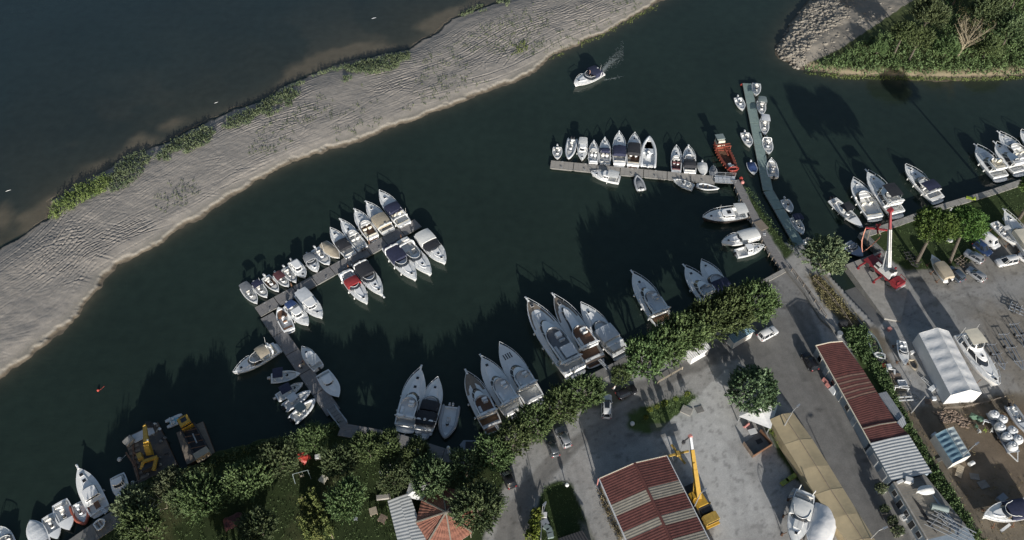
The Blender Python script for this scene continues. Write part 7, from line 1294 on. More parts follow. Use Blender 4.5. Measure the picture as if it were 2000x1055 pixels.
p = P(730, 36, 0); q = MB(); q.tube([(-.6, -.2, .0), (0, .05, .05), (.6, .35, .02)], [.03, .08, .03], 5); tag(q.build('driftwood', 'lgrey', None, 40, (p.x, p.y, 0)), 'pale driftwood afloat at the top of the river', 'driftwood')
# ------------------------------------------------------------------ boats ashore
gl = 'boats ashore in the yard'
def stands(b, n=3, h=1.0):
    for k in range(n):
        for s in (1, -1): t = .15 + .65 * k / max(1, n - 1); x = b.x(t); y = s * b.w(t) * .95; q = MB(); q.tube([(x, y, .2), (x, y + s * .35, -h)], .06, 5); q.beam((x - .3, y + s * .35, -h + .03), (x + .3, y + s * .35, -h + .03), .3, .06); q.build('stand', 'steel_rust', b.r)
K4 = crop(1900, 620, .1706)
b = flyer('large white cabin yacht propped on stands beside the boat tent', K4(270, 800), (1878, 655), 3.9, gl, fl=(.1, .4), cab=(.16, .66), hatch=(.9,), seat='lgrey', fend=(), pul=False, arch=False, plat=False, z=GZ + 1.5, trunk=True, hard=(.06, .34, 'cream')); b.hatches((.5,), .4, .9); stands(b, 4, 1.5); b.whip(.05, .8, 3.2, -.1).whip(.06, -.8, 3.2, -.1)
c, L, = b.r.location, b.L
K3 = crop(1660, 620, .1895)
b = Boat('runabout', 'small white runabout ashore near the end of the boat tent', 'motorboat', K3(575, 485), K3(535, 235), 1.9, gl, z=GZ + .45, ck=(.05, .45), F=.6); b.screen(.42, .62, .4).seats('lgrey'); stands(b, 2, .45)
b = skiff('white open fishing boat ashore right of the white delivery van', Y2(975, 590), Y2(705, 325), 2.4, gl, cons=.42, n=0, z=GZ + .7, floor='lgrey', full_=2.4, rail=True); stands(b, 3, .7); b.canopy(.36, .5, 'white_cloth', 1.3, .6, .05, name='t_top')
b = cruiser('white cruiser with cream cover ashore at the right edge', Y2(815, 210), Y2(1150, 690), 3.2, gl, z=GZ + .9, cov='cream', ct=(.1, .5), ch=.9, hatch=(.8,), pul=True, arch=False, fend=()); stands(b, 3, .9)
b = skiff('open boat half under tan canvas on a trailer between pine and cars', D5(825, 862), D5(935, 1018), 2.5, gl, cons=None, pad=False, n=1, dark=True, z=GZ + .7, full_=2.4); b.canopy(.02, .62, 'tan', .7, .96, .3, base=b.zs(.3) + .1, legs=False, name='canvas_cover'); stands(b, 3, .7)
S3 = crop(1440, 900, .147)
b = cruiser('grey-hulled boat with white covers hanging in the bottom yard', S3(730, 1120), S3(905, 420), 3.5, gl, hull='hull_grey', cov='white_cloth', ct=(.2, .5), ch=.5, hatch=(.8,), arch=False, z=GZ + 1.2, fend=(), pad='white_cloth', plat=False); stands(b, 3, 1.2)
q = MB(); q.tube([(b.x(0) + .1, 1.1, .8), (b.x(0) - .1, 1.15, 2.4)], .09, 6); q.tube([(b.x(0) + .1, -1.1, .8), (b.x(0) - .1, -1.15, 2.4)], .09, 6); q.build('pole', 'plastic_white', b.r)
b = Boat('covered_boat', 'boat wrapped in white tarpaulin beside the tan marquee, bottom', 'boat', S3(1000, 1250), S3(1180, 640), 4.0, gl, z=GZ + .9, F=1.2, full_=2.9); b.cover('tarp_white', -.02, .97, .8, .45, 1.06); stands(b, 3, .9)
J5 = crop(1800, 780, .2607)
b = cruiser('white sport cruiser with navy cockpit, bottom right corner', J5(450, 885), J5(860, 800), 3.3, gl, z=GZ + .8, cov='navy', ct=(.2, .56), ch=.6, hatch=(), arch=False, fend=(), plat=False, ck=(.05, .54)); stands(b, 3, .8)
b = ribboat('grey inflatable boat on a trailer, right edge of junk yard', J5(800, 260), J5(665, 55), 2.2, gl, 'tube_grey', n=1, z=GZ + .6, seat='lgrey'); stands(b, 2, .6)
Z4b = crop(1560, 560, .2844)
b = Boat('derelict_skiff', 'weathered grey-green skiff among the weeds behind the sheds', 'boat', Z4b(480, 300), Z4b(560, 475), 2.0, gl, z=GZ + .2, F=.6, hull='greygreen', deck='greygreen', ck=(.06, .85), draft=.15, floor='wood_old'); b = Boat('dinghy', 'white dinghy hull at the end of the weathered skiff', 'dinghy', Z4b(520, 455), Z4b(600, 475), 1.3, gl, z=GZ + .3, F=.5, ck=(.1, .8), draft=.15)
b = Boat('dinghy', 'upturned white dinghy on the terrace roof', 'dinghy', Z7(1035, 400), Z7(1250, 365), 1.5, None, z=TZ + .55, F=.5, ck=(.4, .42), full_=3.2); b.cover('plastic_white', 0, .97, .45, .45)
b = Boat('dinghy', 'small grey-brown dinghy ashore beside the white runabout', 'dinghy', K3(690, 535), K3(640, 420), 1.5, gl, z=GZ + .25, F=.5, ck=(.1, .85), draft=.15, deck='tan', hull='tan', floor='concrete_dk')
b = Boat('dinghy', 'tiny white tender lying on the grass between the two pines', 'dinghy', Y2(245, 530), Y2(170, 465), 1.5, gl, z=GZ + .2, F=.45, ck=(.1, .8), draft=.1)
b = Boat('dinghy', 'small white hull leaning on the terrace building wall', 'dinghy', Z7(930, 715), Z7(835, 755), 1.0, gl, z=GZ + .3, F=.4, ck=(.1, .8), draft=.1)
# ------------------------------------------------------------------ lamp posts and poles
def lamp(label, base, top, arm=None, head=True, rad=.09):
    b, h = solve_h(base, top); t_ = P(*top, h); r = thing('lamp_post', label, 'lamp post', (b.x, b.y, GZ)); hh = h - GZ; e = Vector(arm) if arm else Vector((t_.x - b.x, t_.y - b.y)); q = MB(); q.tube([(0, 0, -.3), (0, 0, hh * .6), (0, 0, hh)], [rad * 1.4, rad, rad * .7], 8); q.build('pole', 'galv', r)
    if head:
        q = MB(); q.tube([(0, 0, hh - .05), (e.x * .4, e.y * .4, hh + .15), (e.x, e.y, hh + .15)], .05, 5); o = q.build('arm', 'galv', r); d = e.normalized(); q = MB(); q.beam((e.x - d.x * .1, e.y - d.y * .1, hh + .12), (e.x + d.x * .7, e.y + d.y * .7, hh + .12), .34, .16, 0, .2, .1); q.build('lamp_head', 'hull_grey', o, 0)
    return r
lamp('street lamp rising beside the yellow crane at the striped hall', (1353, 996), (1372, 966), (.5, .4)); lamp('street lamp rising through the upper end of the tan marquee', (1524, 845), (1556, 806), (.8, .7)); lamp('street lamp at the lower end of the tan marquee', (1690, 1062), (1716, 1036), (.8, .3))
lamp('plain leaning pole near the end of the boat tent', (1780, 806), (1805, 772), (.4, .2), False, .1); lamp('tall pole beside the blue-roofed tool shed', (1868, 903), (1911, 880), (.5, .3), True)
lamp('small lamp at the top of the fenced lawn', (1058, 1012), (1064, 990), (.15, .2), True, .06); p = P(877, 884, GZ); r = thing('quay_lamp', 'white round-headed lamp on the dark plank quay', 'lamp post', (p.x, p.y, GZ + .14)); q = MB(); q.cyl(0, 0, 0, 1.5, .07, 6); q.box(-.25, .25, -.25, .25, 0, .12); q.build('pole', 'plastic_white', r); q = MB(); q.ball((0, 0, 1.7), .32, 10); q.build('globe', 'plastic_white', r)
p = P(1107, 950, GZ + .6); r = thing('garden_lamp', 'round white lamp on the tip of the fenced lawn', 'lamp', (p.x, p.y, GZ)); q = MB(); q.cyl(0, 0, 0, 1.0, .07, 6); q.build('pole', 'dark', r); q = MB(); q.ball((0, 0, 1.2), .36, 10); q.build('globe', 'plastic_white', r)
p = P(1235, 828, GZ + .3); q = MB(); q.ball((0, 0, .42), .42, 12, 0, (1, 1, 1)); q.cyl(0, 0, 0, .12, .3, 10); tag(q.build('stone_ball', 'plastic_white', None, 50, (p.x, p.y, GZ)), 'white stone ball in the hall shadow below the lawn', 'stone ball')
# ------------------------------------------------------------------ people
def person(label, u, v, z, rz=0.0, shirt='plastic_white', trous='dark', hair='dark', arms=((.3, .1), (-.25, .15)), step=.12):
    p = P(u, v, z + .9); r = thing('person', label, 'person', (p.x, p.y, z), rz); me = bpy.data.meshes.new('body'); V = [(0, 0, .92), (0, 0, 1.12), (.02, 0, 1.36), (.02, 0, 1.47), (.03, 0, 1.56), (.04, 0, 1.70)]; rad = [(.15, .11), (.14, .10), (.17, .11), (.06, .06), (.085, .075), (.085, .08)]; E = [(0, 1), (1, 2), (2, 3), (3, 4), (4, 5)]
    for s, (ax, ay) in zip((1, -1), arms):
        n = len(V); V += [(.02, s * .19, 1.38), (.0 + ax * .3, s * (.24 + ay * .2), 1.12), (ax, s * (.22 + ay), .90), (ax + .05, s * (.22 + ay), .80)]; rad += [(.06, .06), (.045, .045), (.035, .035), (.03, .045)]; E += [(2, n), (n, n + 1), (n + 1, n + 2), (n + 2, n + 3)]
    for s in (1, -1):
        n = len(V); V += [(0, s * .09, .84), (s * step * .5 + .03, s * .10, .47), (s * step, s * .10, .09), (s * step + .14, s * .11, .04)]; rad += [(.09, .09), (.06, .06), (.045, .045), (.045, .03)]; E += [(0, n), (n, n + 1), (n + 1, n + 2), (n + 2, n + 3)]
    me.from_pydata(V, E, []); o = bpy.data.objects.new('body', me); COL.objects.link(o); o.parent = r; mod = o.modifiers.new('skin', 'SKIN'); sv = me.skin_vertices[0].data
    for i, q in enumerate(rad): sv[i].radius = q
    sv[0].use_root = True; o.modifiers.new('smooth', 'SUBSURF').levels = 1; me.materials.append(M['skin'])
    ring = lambda a, b, z_, dx=0: [(dx + a * math.cos(k * math.pi / 5), b * math.sin(k * math.pi / 5), z_) for k in range(10)]
    q = MB(); q.loft([ring(.15, .2, .86), ring(.145, .19, 1.1), ring(.15, .235, 1.36, .01), ring(.09, .13, 1.46, .02)], 0); q.build('shirt', shirt, r, 60); q = MB(); q.loft([ring(.155, .195, .92), ring(.15, .195, .80)], 0)
    for s in (1, -1): q.tube([(0, s * .095, .88), (s * step * .5 + .03, s * .10, .47), (s * step, s * .10, .12)], [.115, .09, .075], 8)
    q.build('trousers', trous, r, 60); q = MB(); q.ball((.03, 0, 1.68), .105, 8, 0, (1, .92, .8)); q.build('hair', hair, r, 60); q = MB(); q.ball((.13, 0, 1.62), .02, 5); [q.ball((.115, s * .035, 1.65), .014, 5) for s in (1, -1)]; q.build('face', 'skin', r); return r
person('person in white shirt standing on the timber gangway', 587, 716, .6, 2.2); person('person in dark shirt and pale trousers behind the one in white on the gangway', 591, 708, .6, -1.0, 'navy', 'tan'); person('person in white standing on the grass near the smallest plane tree', 1200, 757, GZ, -.6, 'plastic_white', 'plastic_white')
person('person at the wheel of the cruiser under way', 1152, 142, 1.3, 3.6, 'maroon', 'dark')
# ------------------------------------------------------------------ things lying about
def item(name, label, cat, u, v, z, fn, mt, rz=0.0, group=None, sm=0):
    p = P(u, v, z); q = MB(); fn(q); o = q.build(name, mt, None, sm, (p.x, p.y, z)); o.rotation_euler.z = rz; return tag(o, label, cat, group)
def lounger(q):
    for k in range(5): q.box(-1.0, 1.0, -.35, .35, .1 + .12 * k, .17 + .12 * k, tx=.03, ty=.02)
    for x in (-.9, .9):
        for y in (-.3, .3): q.box(x - .04, x + .04, y - .04, y + .04, 0, .12)
    q.box(.4, 1.05, -.34, .34, .66, .95, tx=.2, ty=.02)
for i, (x, y) in enumerate(((640, 285), (700, 245))): item('lounger_stack', ['left stack of lime green loungers in the marquee shade', 'right stack of lime green loungers in the marquee shade'][i], 'sun lounger', *S3(x, y), GZ, lounger, 'lime_dull', R(30), 'lime green loungers')
def chairstack(q):
    for k in range(5): q.box(-.26 + .02 * k, .26 + .02 * k, -.26, .26, .35 + .09 * k, .40 + .09 * k, tx=.02, ty=.02); q.box(.2 + .02 * k, .26 + .02 * k, -.26, .26, .4 + .09 * k, .85 + .09 * k)
    for x in (-.22, .22):
        for y in (-.22, .22): q.box(x - .03, x + .03, y - .03, y + .03, 0, .36)
for i, (x, y) in enumerate(((820, 165), (860, 225), (730, 430), (700, 490))): item('chair_stack', ['white plastic chair stack highest against the marquee', 'second white chair stack against the marquee', 'grey-shaded chair stack nearest the grey-hulled boat', 'lowest chair stack left of the grey-hulled boat'][i], 'chair', *S3(x, y), GZ, chairstack, 'plastic_white', R(30 + 10 * i), 'stacked white chairs')
# timber bin
p0 = P(1456, 866, GZ); cs = [P(u, v, GZ + 1.0) for u, v in ((1453, 862), (1486, 838), (1509, 866), (1472, 889))]; o = sum(cs, Vector()) / 4; r = thing('timber_bin', 'open brown timber enclosure beside the gravel yard', 'enclosure', (o.x, o.y, GZ)); cs = [Vector(((q - o).x, (q - o).y, 0)) for q in cs]
for i in range(4):
    if i == 0: continue
    q = MB(); a, b = cs[i], cs[(i + 1) % 4]; [q.beam(a + Vector((0, 0, .12 + .25 * k)), b + Vector((0, 0, .12 + .25 * k)), .1, .23) for k in range(4)]; q.build('side_panel', 'brown' if i != 3 else 'rubble', r, 0)
q = MB(); q.prism([(a.x * .97, a.y * .97) for a in cs], .01, .07); q.build('floor', 'concrete_dk', r, 0)
item('white_sheet', 'white plastic board lying by the timber enclosure', 'board', 1470, 843, GZ + .3, lambda q: q.box(-.7, .7, -.5, .5, 0, .06), 'plastic_white', .3); item('rubber_mat', 'black mat inside the timber enclosure', 'mat', 1483, 862, GZ + .09, lambda q: q.box(-.55, .55, -.4, .4, 0, .05), 'rubber', .4); item('cardboard_roll', 'pink plastic roll at the canopy corner by the enclosure', 'roll', 1458, 833, GZ, lambda q: q.tube([(-.6, 0, .25), (.6, .2, .25)], .22, 8), 'pink', .5, None, 40)
item('manhole_cover', 'pale square concrete slab on the little lawn', 'slab', 1341, 802, GZ + .05, lambda q: q.box(-.95, .95, -.8, .8, 0, .12, tx=.03, ty=.03), 'concrete', -.5); item('paving_patch', 'grey paving patch right of the little lawn', 'paving', 1366, 800, GZ + .03, lambda q: q.box(-.7, .7, -.6, .6, 0, .06), 'concrete_dk', .3)
def barrier(q): q.box(-.6, .6, -.22, .22, 0, .25, tx=.03, ty=.05); q.box(-.58, .58, -.12, .12, .25, .8, tx=.02, ty=.03); q.box(-.2, .2, -.13, .13, .45, .6)
for i, (x, y) in enumerate(((178, 655), (200, 688))): item('road_barrier', ['upper pink and white plastic barrier by the red shed wall', 'lower pink plastic barrier by the red shed wall'][i], 'barrier', *Z4b(x, y), GZ, barrier, 'pink', R(-60), 'plastic barriers')
item('wrapped_pallet', 'pallet under grey tarpaulin against the red shed wall', 'pallet', *Z4b(245, 715), GZ, lambda q: (q.box(-.8, .8, -.7, .7, 0, .15), q.box(-.75, .75, -.65, .65, .15, 1.2, tx=.15, ty=.15)), 'lgrey', .4); item('tyre_pile', 'round black water tank at the corner of the red sheds', 'tank', *Z4b(300, 265), GZ, lambda q: (q.cyl(0, 0, 0, .9, .8, 14), q.cyl(0, 0, .9, 1.05, .75, 14, 0, .3)), 'rubber', 0, None, 35); item('grey_bin', 'grey metal drum beside the round black tank', 'drum', *Z4b(275, 335), GZ, lambda q: (q.cyl(0, 0, 0, .85, .55, 12), q.cyl(0, 0, .85, .9, .5, 12)), 'galv', 0, None, 35)
def crate(w_, d_, h_): return lambda q: (q.box(-w_ / 2, w_ / 2, -d_ / 2, d_ / 2, 0, h_, tx=.02, ty=.02), q.box(-w_ / 2 - .03, w_ / 2 + .03, -d_ / 2 - .03, d_ / 2 + .03, h_ * .8, h_ * .92))
def pallet(q): [q.box(-.6 + .26 * k, -.42 + .26 * k, -.5, .5, .1, .14) for k in range(5)]; [q.box(-.6, .64, y - .05, y + .05, 0, .1) for y in (-.4, 0, .4)]
def trestle(q): q.beam((-1.3, 0, .8), (1.3, 0, .8), .12, .12); [q.beam((x, y, 0), (x, 0, .8), .08, .08) for x in (-1.1, 1.1) for y in (-.4, .4)]; q.beam((-1.2, .3, .75), (1.3, .5, .7), .1, .1)
def ladder(q): [q.beam((-1.5, y, .3), (1.5, y, .35), .07, .07) for y in (-.25, .25)]; [q.beam((x, -.25, .33), (x, .25, .33), .05, .05) for x in np.arange(-1.4, 1.5, .3)]
def chair(q): q.box(-.26, .26, -.26, .26, .38, .44, tx=.02, ty=.02); q.box(-.28, -.22, -.26, .26, .44, .9); [q.box(x - .03, x + .03, y - .03, y + .03, 0, .4) for x in (-.22, .22) for y in (-.22, .22)]
def table(q): q.box(-.6, .6, -.6, .6, .7, .76); [q.box(x - .04, x + .04, y - .04, y + .04, 0, .7) for x in (-.5, .5) for y in (-.5, .5)]
junk = [('crate', 'dark crate below the weathered skiff in the weeds', 'crate', K3(320, 450), crate(1.6, 1.1, .8), 'rubber'), ('crate', 'red crate on the junk strip behind the sheds', 'crate', K3(345, 505), crate(.9, .7, .5), 'buoy_red'), ('crate', 'grey plastic crate next to the red crate', 'crate', K3(390, 515), crate(.9, .8, .6), 'lgrey'), ('box_frame', 'white U-shaped frame on the junk strip', 'frame', K3(415, 560), lambda q: (q.box(-.8, .8, .3, .5, 0, .4), q.box(-.8, -.5, -.6, .3, 0, .4), q.box(.5, .8, -.6, .3, 0, .4)), 'plastic_white'),
        ('board_pile', 'pile of pinkish boards on the junk strip', 'boards', K3(450, 615), lambda q: [q.box(-1.1 + .1 * k, .9 + .1 * k, -.5 + .05 * k, .5 + .04 * k, .1 * k, .1 * k + .08) for k in range(4)], 'rubble'), ('trough', 'white tub on the junk strip below the boards', 'tub', K3(530, 690), lambda q: (q.box(-.7, .7, -.55, .55, 0, .2), q.box(-.75, .75, -.6, -.45, .2, .6), q.box(-.75, .75, .45, .6, .2, .6), q.box(-.75, -.6, -.45, .45, .2, .6), q.box(.6, .75, -.45, .45, .2, .6)), 'lgrey'), ('trestle', 'white trestle with poles on the junk strip', 'trestle', K3(520, 750), trestle, 'plastic_white'), ('bench_frame', 'white bench frame lowest on the junk strip', 'frame', K3(560, 850), lambda q: (q.beam((-1.3, -.35, .5), (1.3, -.35, .5), .2, .1), q.beam((-1.3, .3, .5), (1.3, .3, .5), .2, .1), [q.beam((x, -.4, 0), (x, .35, .5), .1, .1) for x in (-1.1, 1.1)]), 'plastic_white'),
        ('ladder', 'dark ladder lying beside the white bench frame', 'ladder', K3(610, 800), ladder, 'galv'), ('ladder', 'pale ladder leaning at the long wall of the boat tent', 'ladder', K3(800, 690), ladder, 'plastic_white'), ('cushion_pile', 'pale cushions heaped beside the leaning ladder', 'cushions', K3(840, 740), lambda q: [q.box(-.5 + .2 * k, .4 + .2 * k, -.4, .4, .2 * k, .2 * k + .18, tx=.05, ty=.05) for k in range(3)], 'lgrey'), ('pallet', 'brownish pallet below the leaning pole', 'pallet', K3(805, 870), pallet, 'rubble'), ('crate', 'small grey crate at the foot of the tent', 'crate', K3(860, 845), crate(.7, .6, .5), 'lgrey'), ('toolbox', 'small white box beside the white runabout bow', 'box', K3(635, 370), crate(.8, .5, .6), 'plastic_white'), ('bin', 'pinkish bin in the tent shadow near the slipway', 'bin', K3(400, 132), crate(.6, .6, .7), 'pink'), ('dark_board', 'black board lying on the dry grass corner', 'board', K3(140, 95), lambda q: q.box(-1.0, 1.0, -.8, .8, 0, .12), 'rubber'),
        ('tarp_heap', 'left green tarpaulin heap by the tool shed', 'tarpaulin', J5(380, 135), lambda q: rock(q, 0, 0, .35, .8, rr), 'green_tarp'), ('tarp_heap', 'right green tarpaulin heap by the tool shed', 'tarpaulin', J5(430, 155), lambda q: rock(q, 0, 0, .35, .8, rr), 'green_tarp'), ('garden_chair', 'green chair below the tarpaulin heaps', 'chair', J5(405, 210), chair, 'green_tarp'), ('garden_chair', 'white chair below the tarpaulin heaps', 'chair', J5(425, 245), chair, 'plastic_white'), ('garden_chair', 'olive chair near the trailer sacks', 'chair', J5(470, 238), chair, 'lime_dull'), ('garden_chair', 'second white chair near the trailer sacks', 'chair', J5(523, 243), chair, 'plastic_white'), ('scrap_frame', 'pale scrap frame beside the trailer bed', 'scrap', J5(508, 195), trestle, 'lgrey'),
        ('paving_slab', 'grey slab in the shade below the tool shed, upper', 'slab', J5(395, 580), lambda q: q.box(-.75, .75, -.55, .55, 0, .12), 'concrete_dk'), ('paving_slab', 'grey slab in the shade below the tool shed, lower', 'slab', J5(460, 640), lambda q: q.box(-.8, .8, -.65, .65, 0, .12), 'concrete_dk'), ('pallet', 'tan pallet leaning at the tool shed door', 'pallet', J5(282, 540), lambda q: (q.box(-.5, .5, -1.2, 1.2, .1, .18), [q.box(-.5, .5, y, y + .2, .18, .22) for y in np.arange(-1.1, 1.1, .4)]), 'tan'), ('gas_tank', 'white tank at the corner of the tool shed', 'tank', J5(365, 490), lambda q: q.tube([(-.5, 0, .4), (.5, 0, .4)], .36, 10), 'plastic_white'), ('wheelbarrow', 'pale board pile left of the tool shed door', 'boards', J5(245, 500), lambda q: [q.box(-1.0, 1.0, -.3 + .15 * k, -.1 + .15 * k, 0, .1 + .04 * k) for k in range(4)], 'tan'), ('plank', 'pale plank below the sport cruiser, bottom right', 'plank', J5(625, 965), lambda q: q.box(-1.1, 1.1, -.2, .2, .1, .25), 'lgrey'), ('crate', 'dark gear behind the sport cruiser bow', 'gear', J5(590, 750), crate(1.6, 1.0, .8), 'hull_grey'), ('sack', 'white sack left of the tool shed', 'sack', J5(118, 360), lambda q: rock(q, 0, 0, .25, .5, rr), 'plastic_white'), ('post_pile', 'grey timber pile left of the tool shed', 'timber', J5(165, 450), lambda q: [q.beam((-1.2, .15 * k, .1), (1.2, .15 * k - .1, .1), .12, .12) for k in range(4)], 'concrete_dk'), ('crate', 'pale crate left of the blue roof corner', 'crate', J5(90, 280), crate(.9, .8, .7), 'lgrey'),
        ('cube_seat', 'white cloth-covered box at the lamp of the fenced lawn', 'box', crop(1000, 900, .147)(418, 740), crate(1.0, .9, .8), 'plastic_white'), ('cube_seat', 'dark grey-green cube, uppermost of four on the fenced lawn', 'cube seat', crop(1000, 900, .147)(435, 830), crate(1.1, .9, .6), 'hull_grey'), ('cube_seat', 'second grey-green cube seat on the fenced lawn', 'cube seat', crop(1000, 900, .147)(460, 895), crate(.95, .85, .6), 'greygreen'), ('cube_seat', 'third grey-green cube seat on the fenced lawn', 'cube seat', crop(1000, 900, .147)(495, 943), crate(.95, .85, .6), 'greygreen'), ('cube_seat', 'lowest grey-green cube seat on the fenced lawn', 'cube seat', crop(1000, 900, .147)(508, 1000), crate(.95, .85, .6), 'greygreen'),
        ('garden_table', 'small white table among the vine rows and trees', 'table', Z1(1100, 672), table, 'tan'), ('garden_table', 'pinkish table beside the pergola', 'table', Z1(1160, 720), table, 'rubble'), ('garden_table', 'cream table beside the bright green tree', 'table', Z1(776, 464), table, 'cream'), ('garden_chair', 'grey chair in the shade below the bright green tree', 'chair', Z1(985, 715), chair, 'hull_grey'), ('planter', 'pale planter strip above the pergola corner', 'planter', Z1(1165, 575), crate(2.2, .7, .6), 'concrete'), ('white_bin', 'white bin in the shade right of the red cloth', 'bin', Z1(738, 315), crate(.9, .7, .7), 'plastic_white'), ('lawn_chair', 'yellow-green lounger on the lawn by the right quay', 'lounger', D5(1070, 510), lambda q: (q.box(-.9, .5, -.32, .32, .3, .4), q.box(.4, 1.0, -.32, .32, .4, .8, tx=.15), [q.box(x - .04, x + .04, -.3, .3, 0, .3) for x in (-.8, .4)]), 'lime'), ('white_post', 'white board leaning among the umbrella pines', 'board', Y2(192, 218), lambda q: q.beam((-.7, -.6, .1), (.7, .6, .9), .45, .08), 'plastic_white'), ('green_board', 'green surfboard between the two umbrella pines', 'board', Y2(248, 435), lambda q: q.beam((-.3, -.9, .3), (.3, .9, .5), .4, .1, 0, .2, .06), 'green_tarp'),
        ('ac_unit', 'white air-conditioning unit at the workshop end of terrace', 'air conditioner', Z7(905, 275), crate(1.2, .9, .8), 'plastic_white'), ('ac_unit', 'low white box on the terrace corner', 'box', Z7(795, 285), crate(1.1, .4, .4), 'plastic_white'), ('water_tank', 'grey-green rounded tank on the terrace roof', 'tank', Z7(1310, 640), lambda q: q.tube([(-.9, .9, .45), (.9, -.9, .45)], .55, 12), 'greygreen'), ('scaffold', 'heap of scaffold frames at the lower end of the terrace', 'scaffold', Z7(1430, 960), lambda q: ([q.beam((-3.2, -1.4 + .7 * k, .3 + .1 * k), (3.0, .2 + .6 * k, .7 + .05 * k), .12, .12) for k in range(5)], [q.beam((-2.4 + 1.2 * k, -1.2 + .3 * k, .3), (-2.2 + 1.2 * k, 1.8 + .2 * k, .8), .09, .09) for k in range(5)]), 'galv'), ('scaffold', 'smaller frame stack above the scaffold heap', 'scaffold', Z7(1400, 770), lambda q: ([q.beam((-1.1, -.7 + .35 * k, .2), (1.1, -.7 + .35 * k, .3), .08, .08) for k in range(5)], [q.beam((x, -.75, .25), (x, .75, .3), .08, .08) for x in (-1, 0, 1)]), 'lgrey')]
for nm, lb, ct, (u, v), fn, mt in junk: item(nm, lb, ct, u, v, TZ + .04 if 'terrace' in lb or 'scaffold' in lb else GZ, fn, mt, rng.uniform(-.6, .6) + (-1.0 if nm in ('ladder', 'scaffold') else 0), None, 40 if 'tank' in nm or 'heap' in nm else 0)
q = MB(); o = P(*J5(220, 160), GZ)
for p in scatter([(1822, 805), (1860, 800), (1893, 822), (1890, 838), (1862, 828), (1840, 826)], 170, 71): rock(q, p[0] - o.x, p[1] - o.y, .12, rr.uniform(.12, .32), rr)
tag(q.build('rubble_heap', 'rubble', None, 25, (o.x, o.y, GZ)), 'heap of broken bricks and rubble above the tool shed', 'rubble', None, 'stuff')
# trailer with big bags
c, rz, L = frame(P(*J5(530, 100), GZ + .9), P(*J5(690, 395), GZ + .9)); r = thing('flatbed_trailer', 'flatbed trailer loaded with big white sacks', 'trailer', (c.x, c.y, GZ), rz); q = MB(); q.box(-L / 2, L / 2, -1.1, 1.1, .7, .9); q.build('bed', 'hull_grey', r, 0); q = MB(); q.beam((L / 2, -.8, .7), (L / 2 + 1.6, 0, .6), .14, .14); q.beam((L / 2, .8, .7), (L / 2 + 1.6, 0, .6), .14, .14); q.build('drawbar', 'plastic_white', r, 0)
for x in (-.6, .6):
    for s in (1, -1): q = MB(); ring = lambda y: [(x + .38 * math.cos(k * math.pi / 5), y, .38 + .38 * math.sin(k * math.pi / 5)) for k in range(10)]; q.loft([ring(s * 1.0), ring(s * 1.25)], 0, True, True); q.build('wheel', 'rubber', r, 40)
for i, (x, y) in enumerate(((545, 115), (605, 150), (590, 208), (680, 235), (640, 280), (722, 300), (683, 350))):
    p = P(*J5(x, y), GZ + 1.6); q = MB(); n = 12; q.loft([[(k * (1 + .06 * math.sin(3 * a + i)) * math.cos(a), k * (1 + .06 * math.cos(2 * a + i)) * math.sin(a), z) for a in [6.283 * j / n for j in range(n)]] for k, z in ((.70, 0), (.84, .25), (.86, .8), (.72, 1.1), (.45, 1.2), (.30, 1.05), (.2, 1.35), (.05, 1.38))], 0, True, True)
    tag(q.build('big_bag', 'bigbag', None, 50, (p.x, p.y, GZ + .91)), ['blue-grey sack at the far end of the trailer', 'round white sack second on the trailer, right side', 'white sack second on the trailer, left side', 'white sack third on the trailer, right side', 'white sack third on the trailer, left side', 'white sack near the drawbar, right side', 'white sack nearest the drawbar, left side'][i], 'sack', 'big bags on the trailer')
def trailer(label, a, b, wd, mt='hull_grey', n=5):
    c, rz, L = frame(P(*a, GZ + .5), P(*b, GZ + .5)); r = thing('boat_trailer', label, 'boat trailer', (c.x, c.y, GZ), rz, 'empty boat trailers'); q = MB(); [q.beam((-L / 2, s * wd / 2, .55), (L * .3, s * wd / 2, .55), .1, .1) for s in (1, -1)]; [q.beam((L * .3, s * wd / 2, .55), (L / 2, 0, .5), .14, .12) for s in (1, -1)]; q.beam((-L / 2, 0, .6), (L / 2, 0, .5), .14, .12)
    for k in range(n): x = -L / 2 + .2 + L * .75 * k / (n - 1); q.beam((x, -wd / 2 - .1, .6), (x, wd / 2 + .1, .6), .08, .08); [q.beam((x, s * (wd / 2 + .2), .6), (x, s * (wd / 2 + .25), 1.1), .08, .08) for s in (1, -1)]
    q.build('frame', mt, r, 0)
    for s in (1, -1): q = MB(); x = -L * .15; ring = lambda y: [(x + .32 * math.cos(k * math.pi / 5), y, .32 + .32 * math.sin(k * math.pi / 5)) for k in range(10)]; q.loft([ring(s * wd / 2), ring(s * (wd / 2 + .2))], 0, True, True); q.build('wheel', 'rubber', r, 40)
trailer('long galvanised boat trailer right of the propped yacht', (1958, 652), (1998, 722), 1.4, n=3); trailer('shorter boat trailer close beside the propped yacht', (1934, 672), (1962, 722), 1.2, n=3); trailer('boat trailer at the right edge above the long trailer', (1978, 632), (2015, 690), 1.4, n=3); trailer('dark boat trailer with gear between tree stump and the crane', (1772, 492), (1792, 522), 1.6, 'rubber'); trailer('small trailer beside the right umbrella pine trunk', (1868, 505), (1890, 522), 1.4, 'wood_old', 4); trailer('trailer at the right edge in the tent shade', (1970, 598), (2010, 615), 1.6, 'hull_grey', 4)
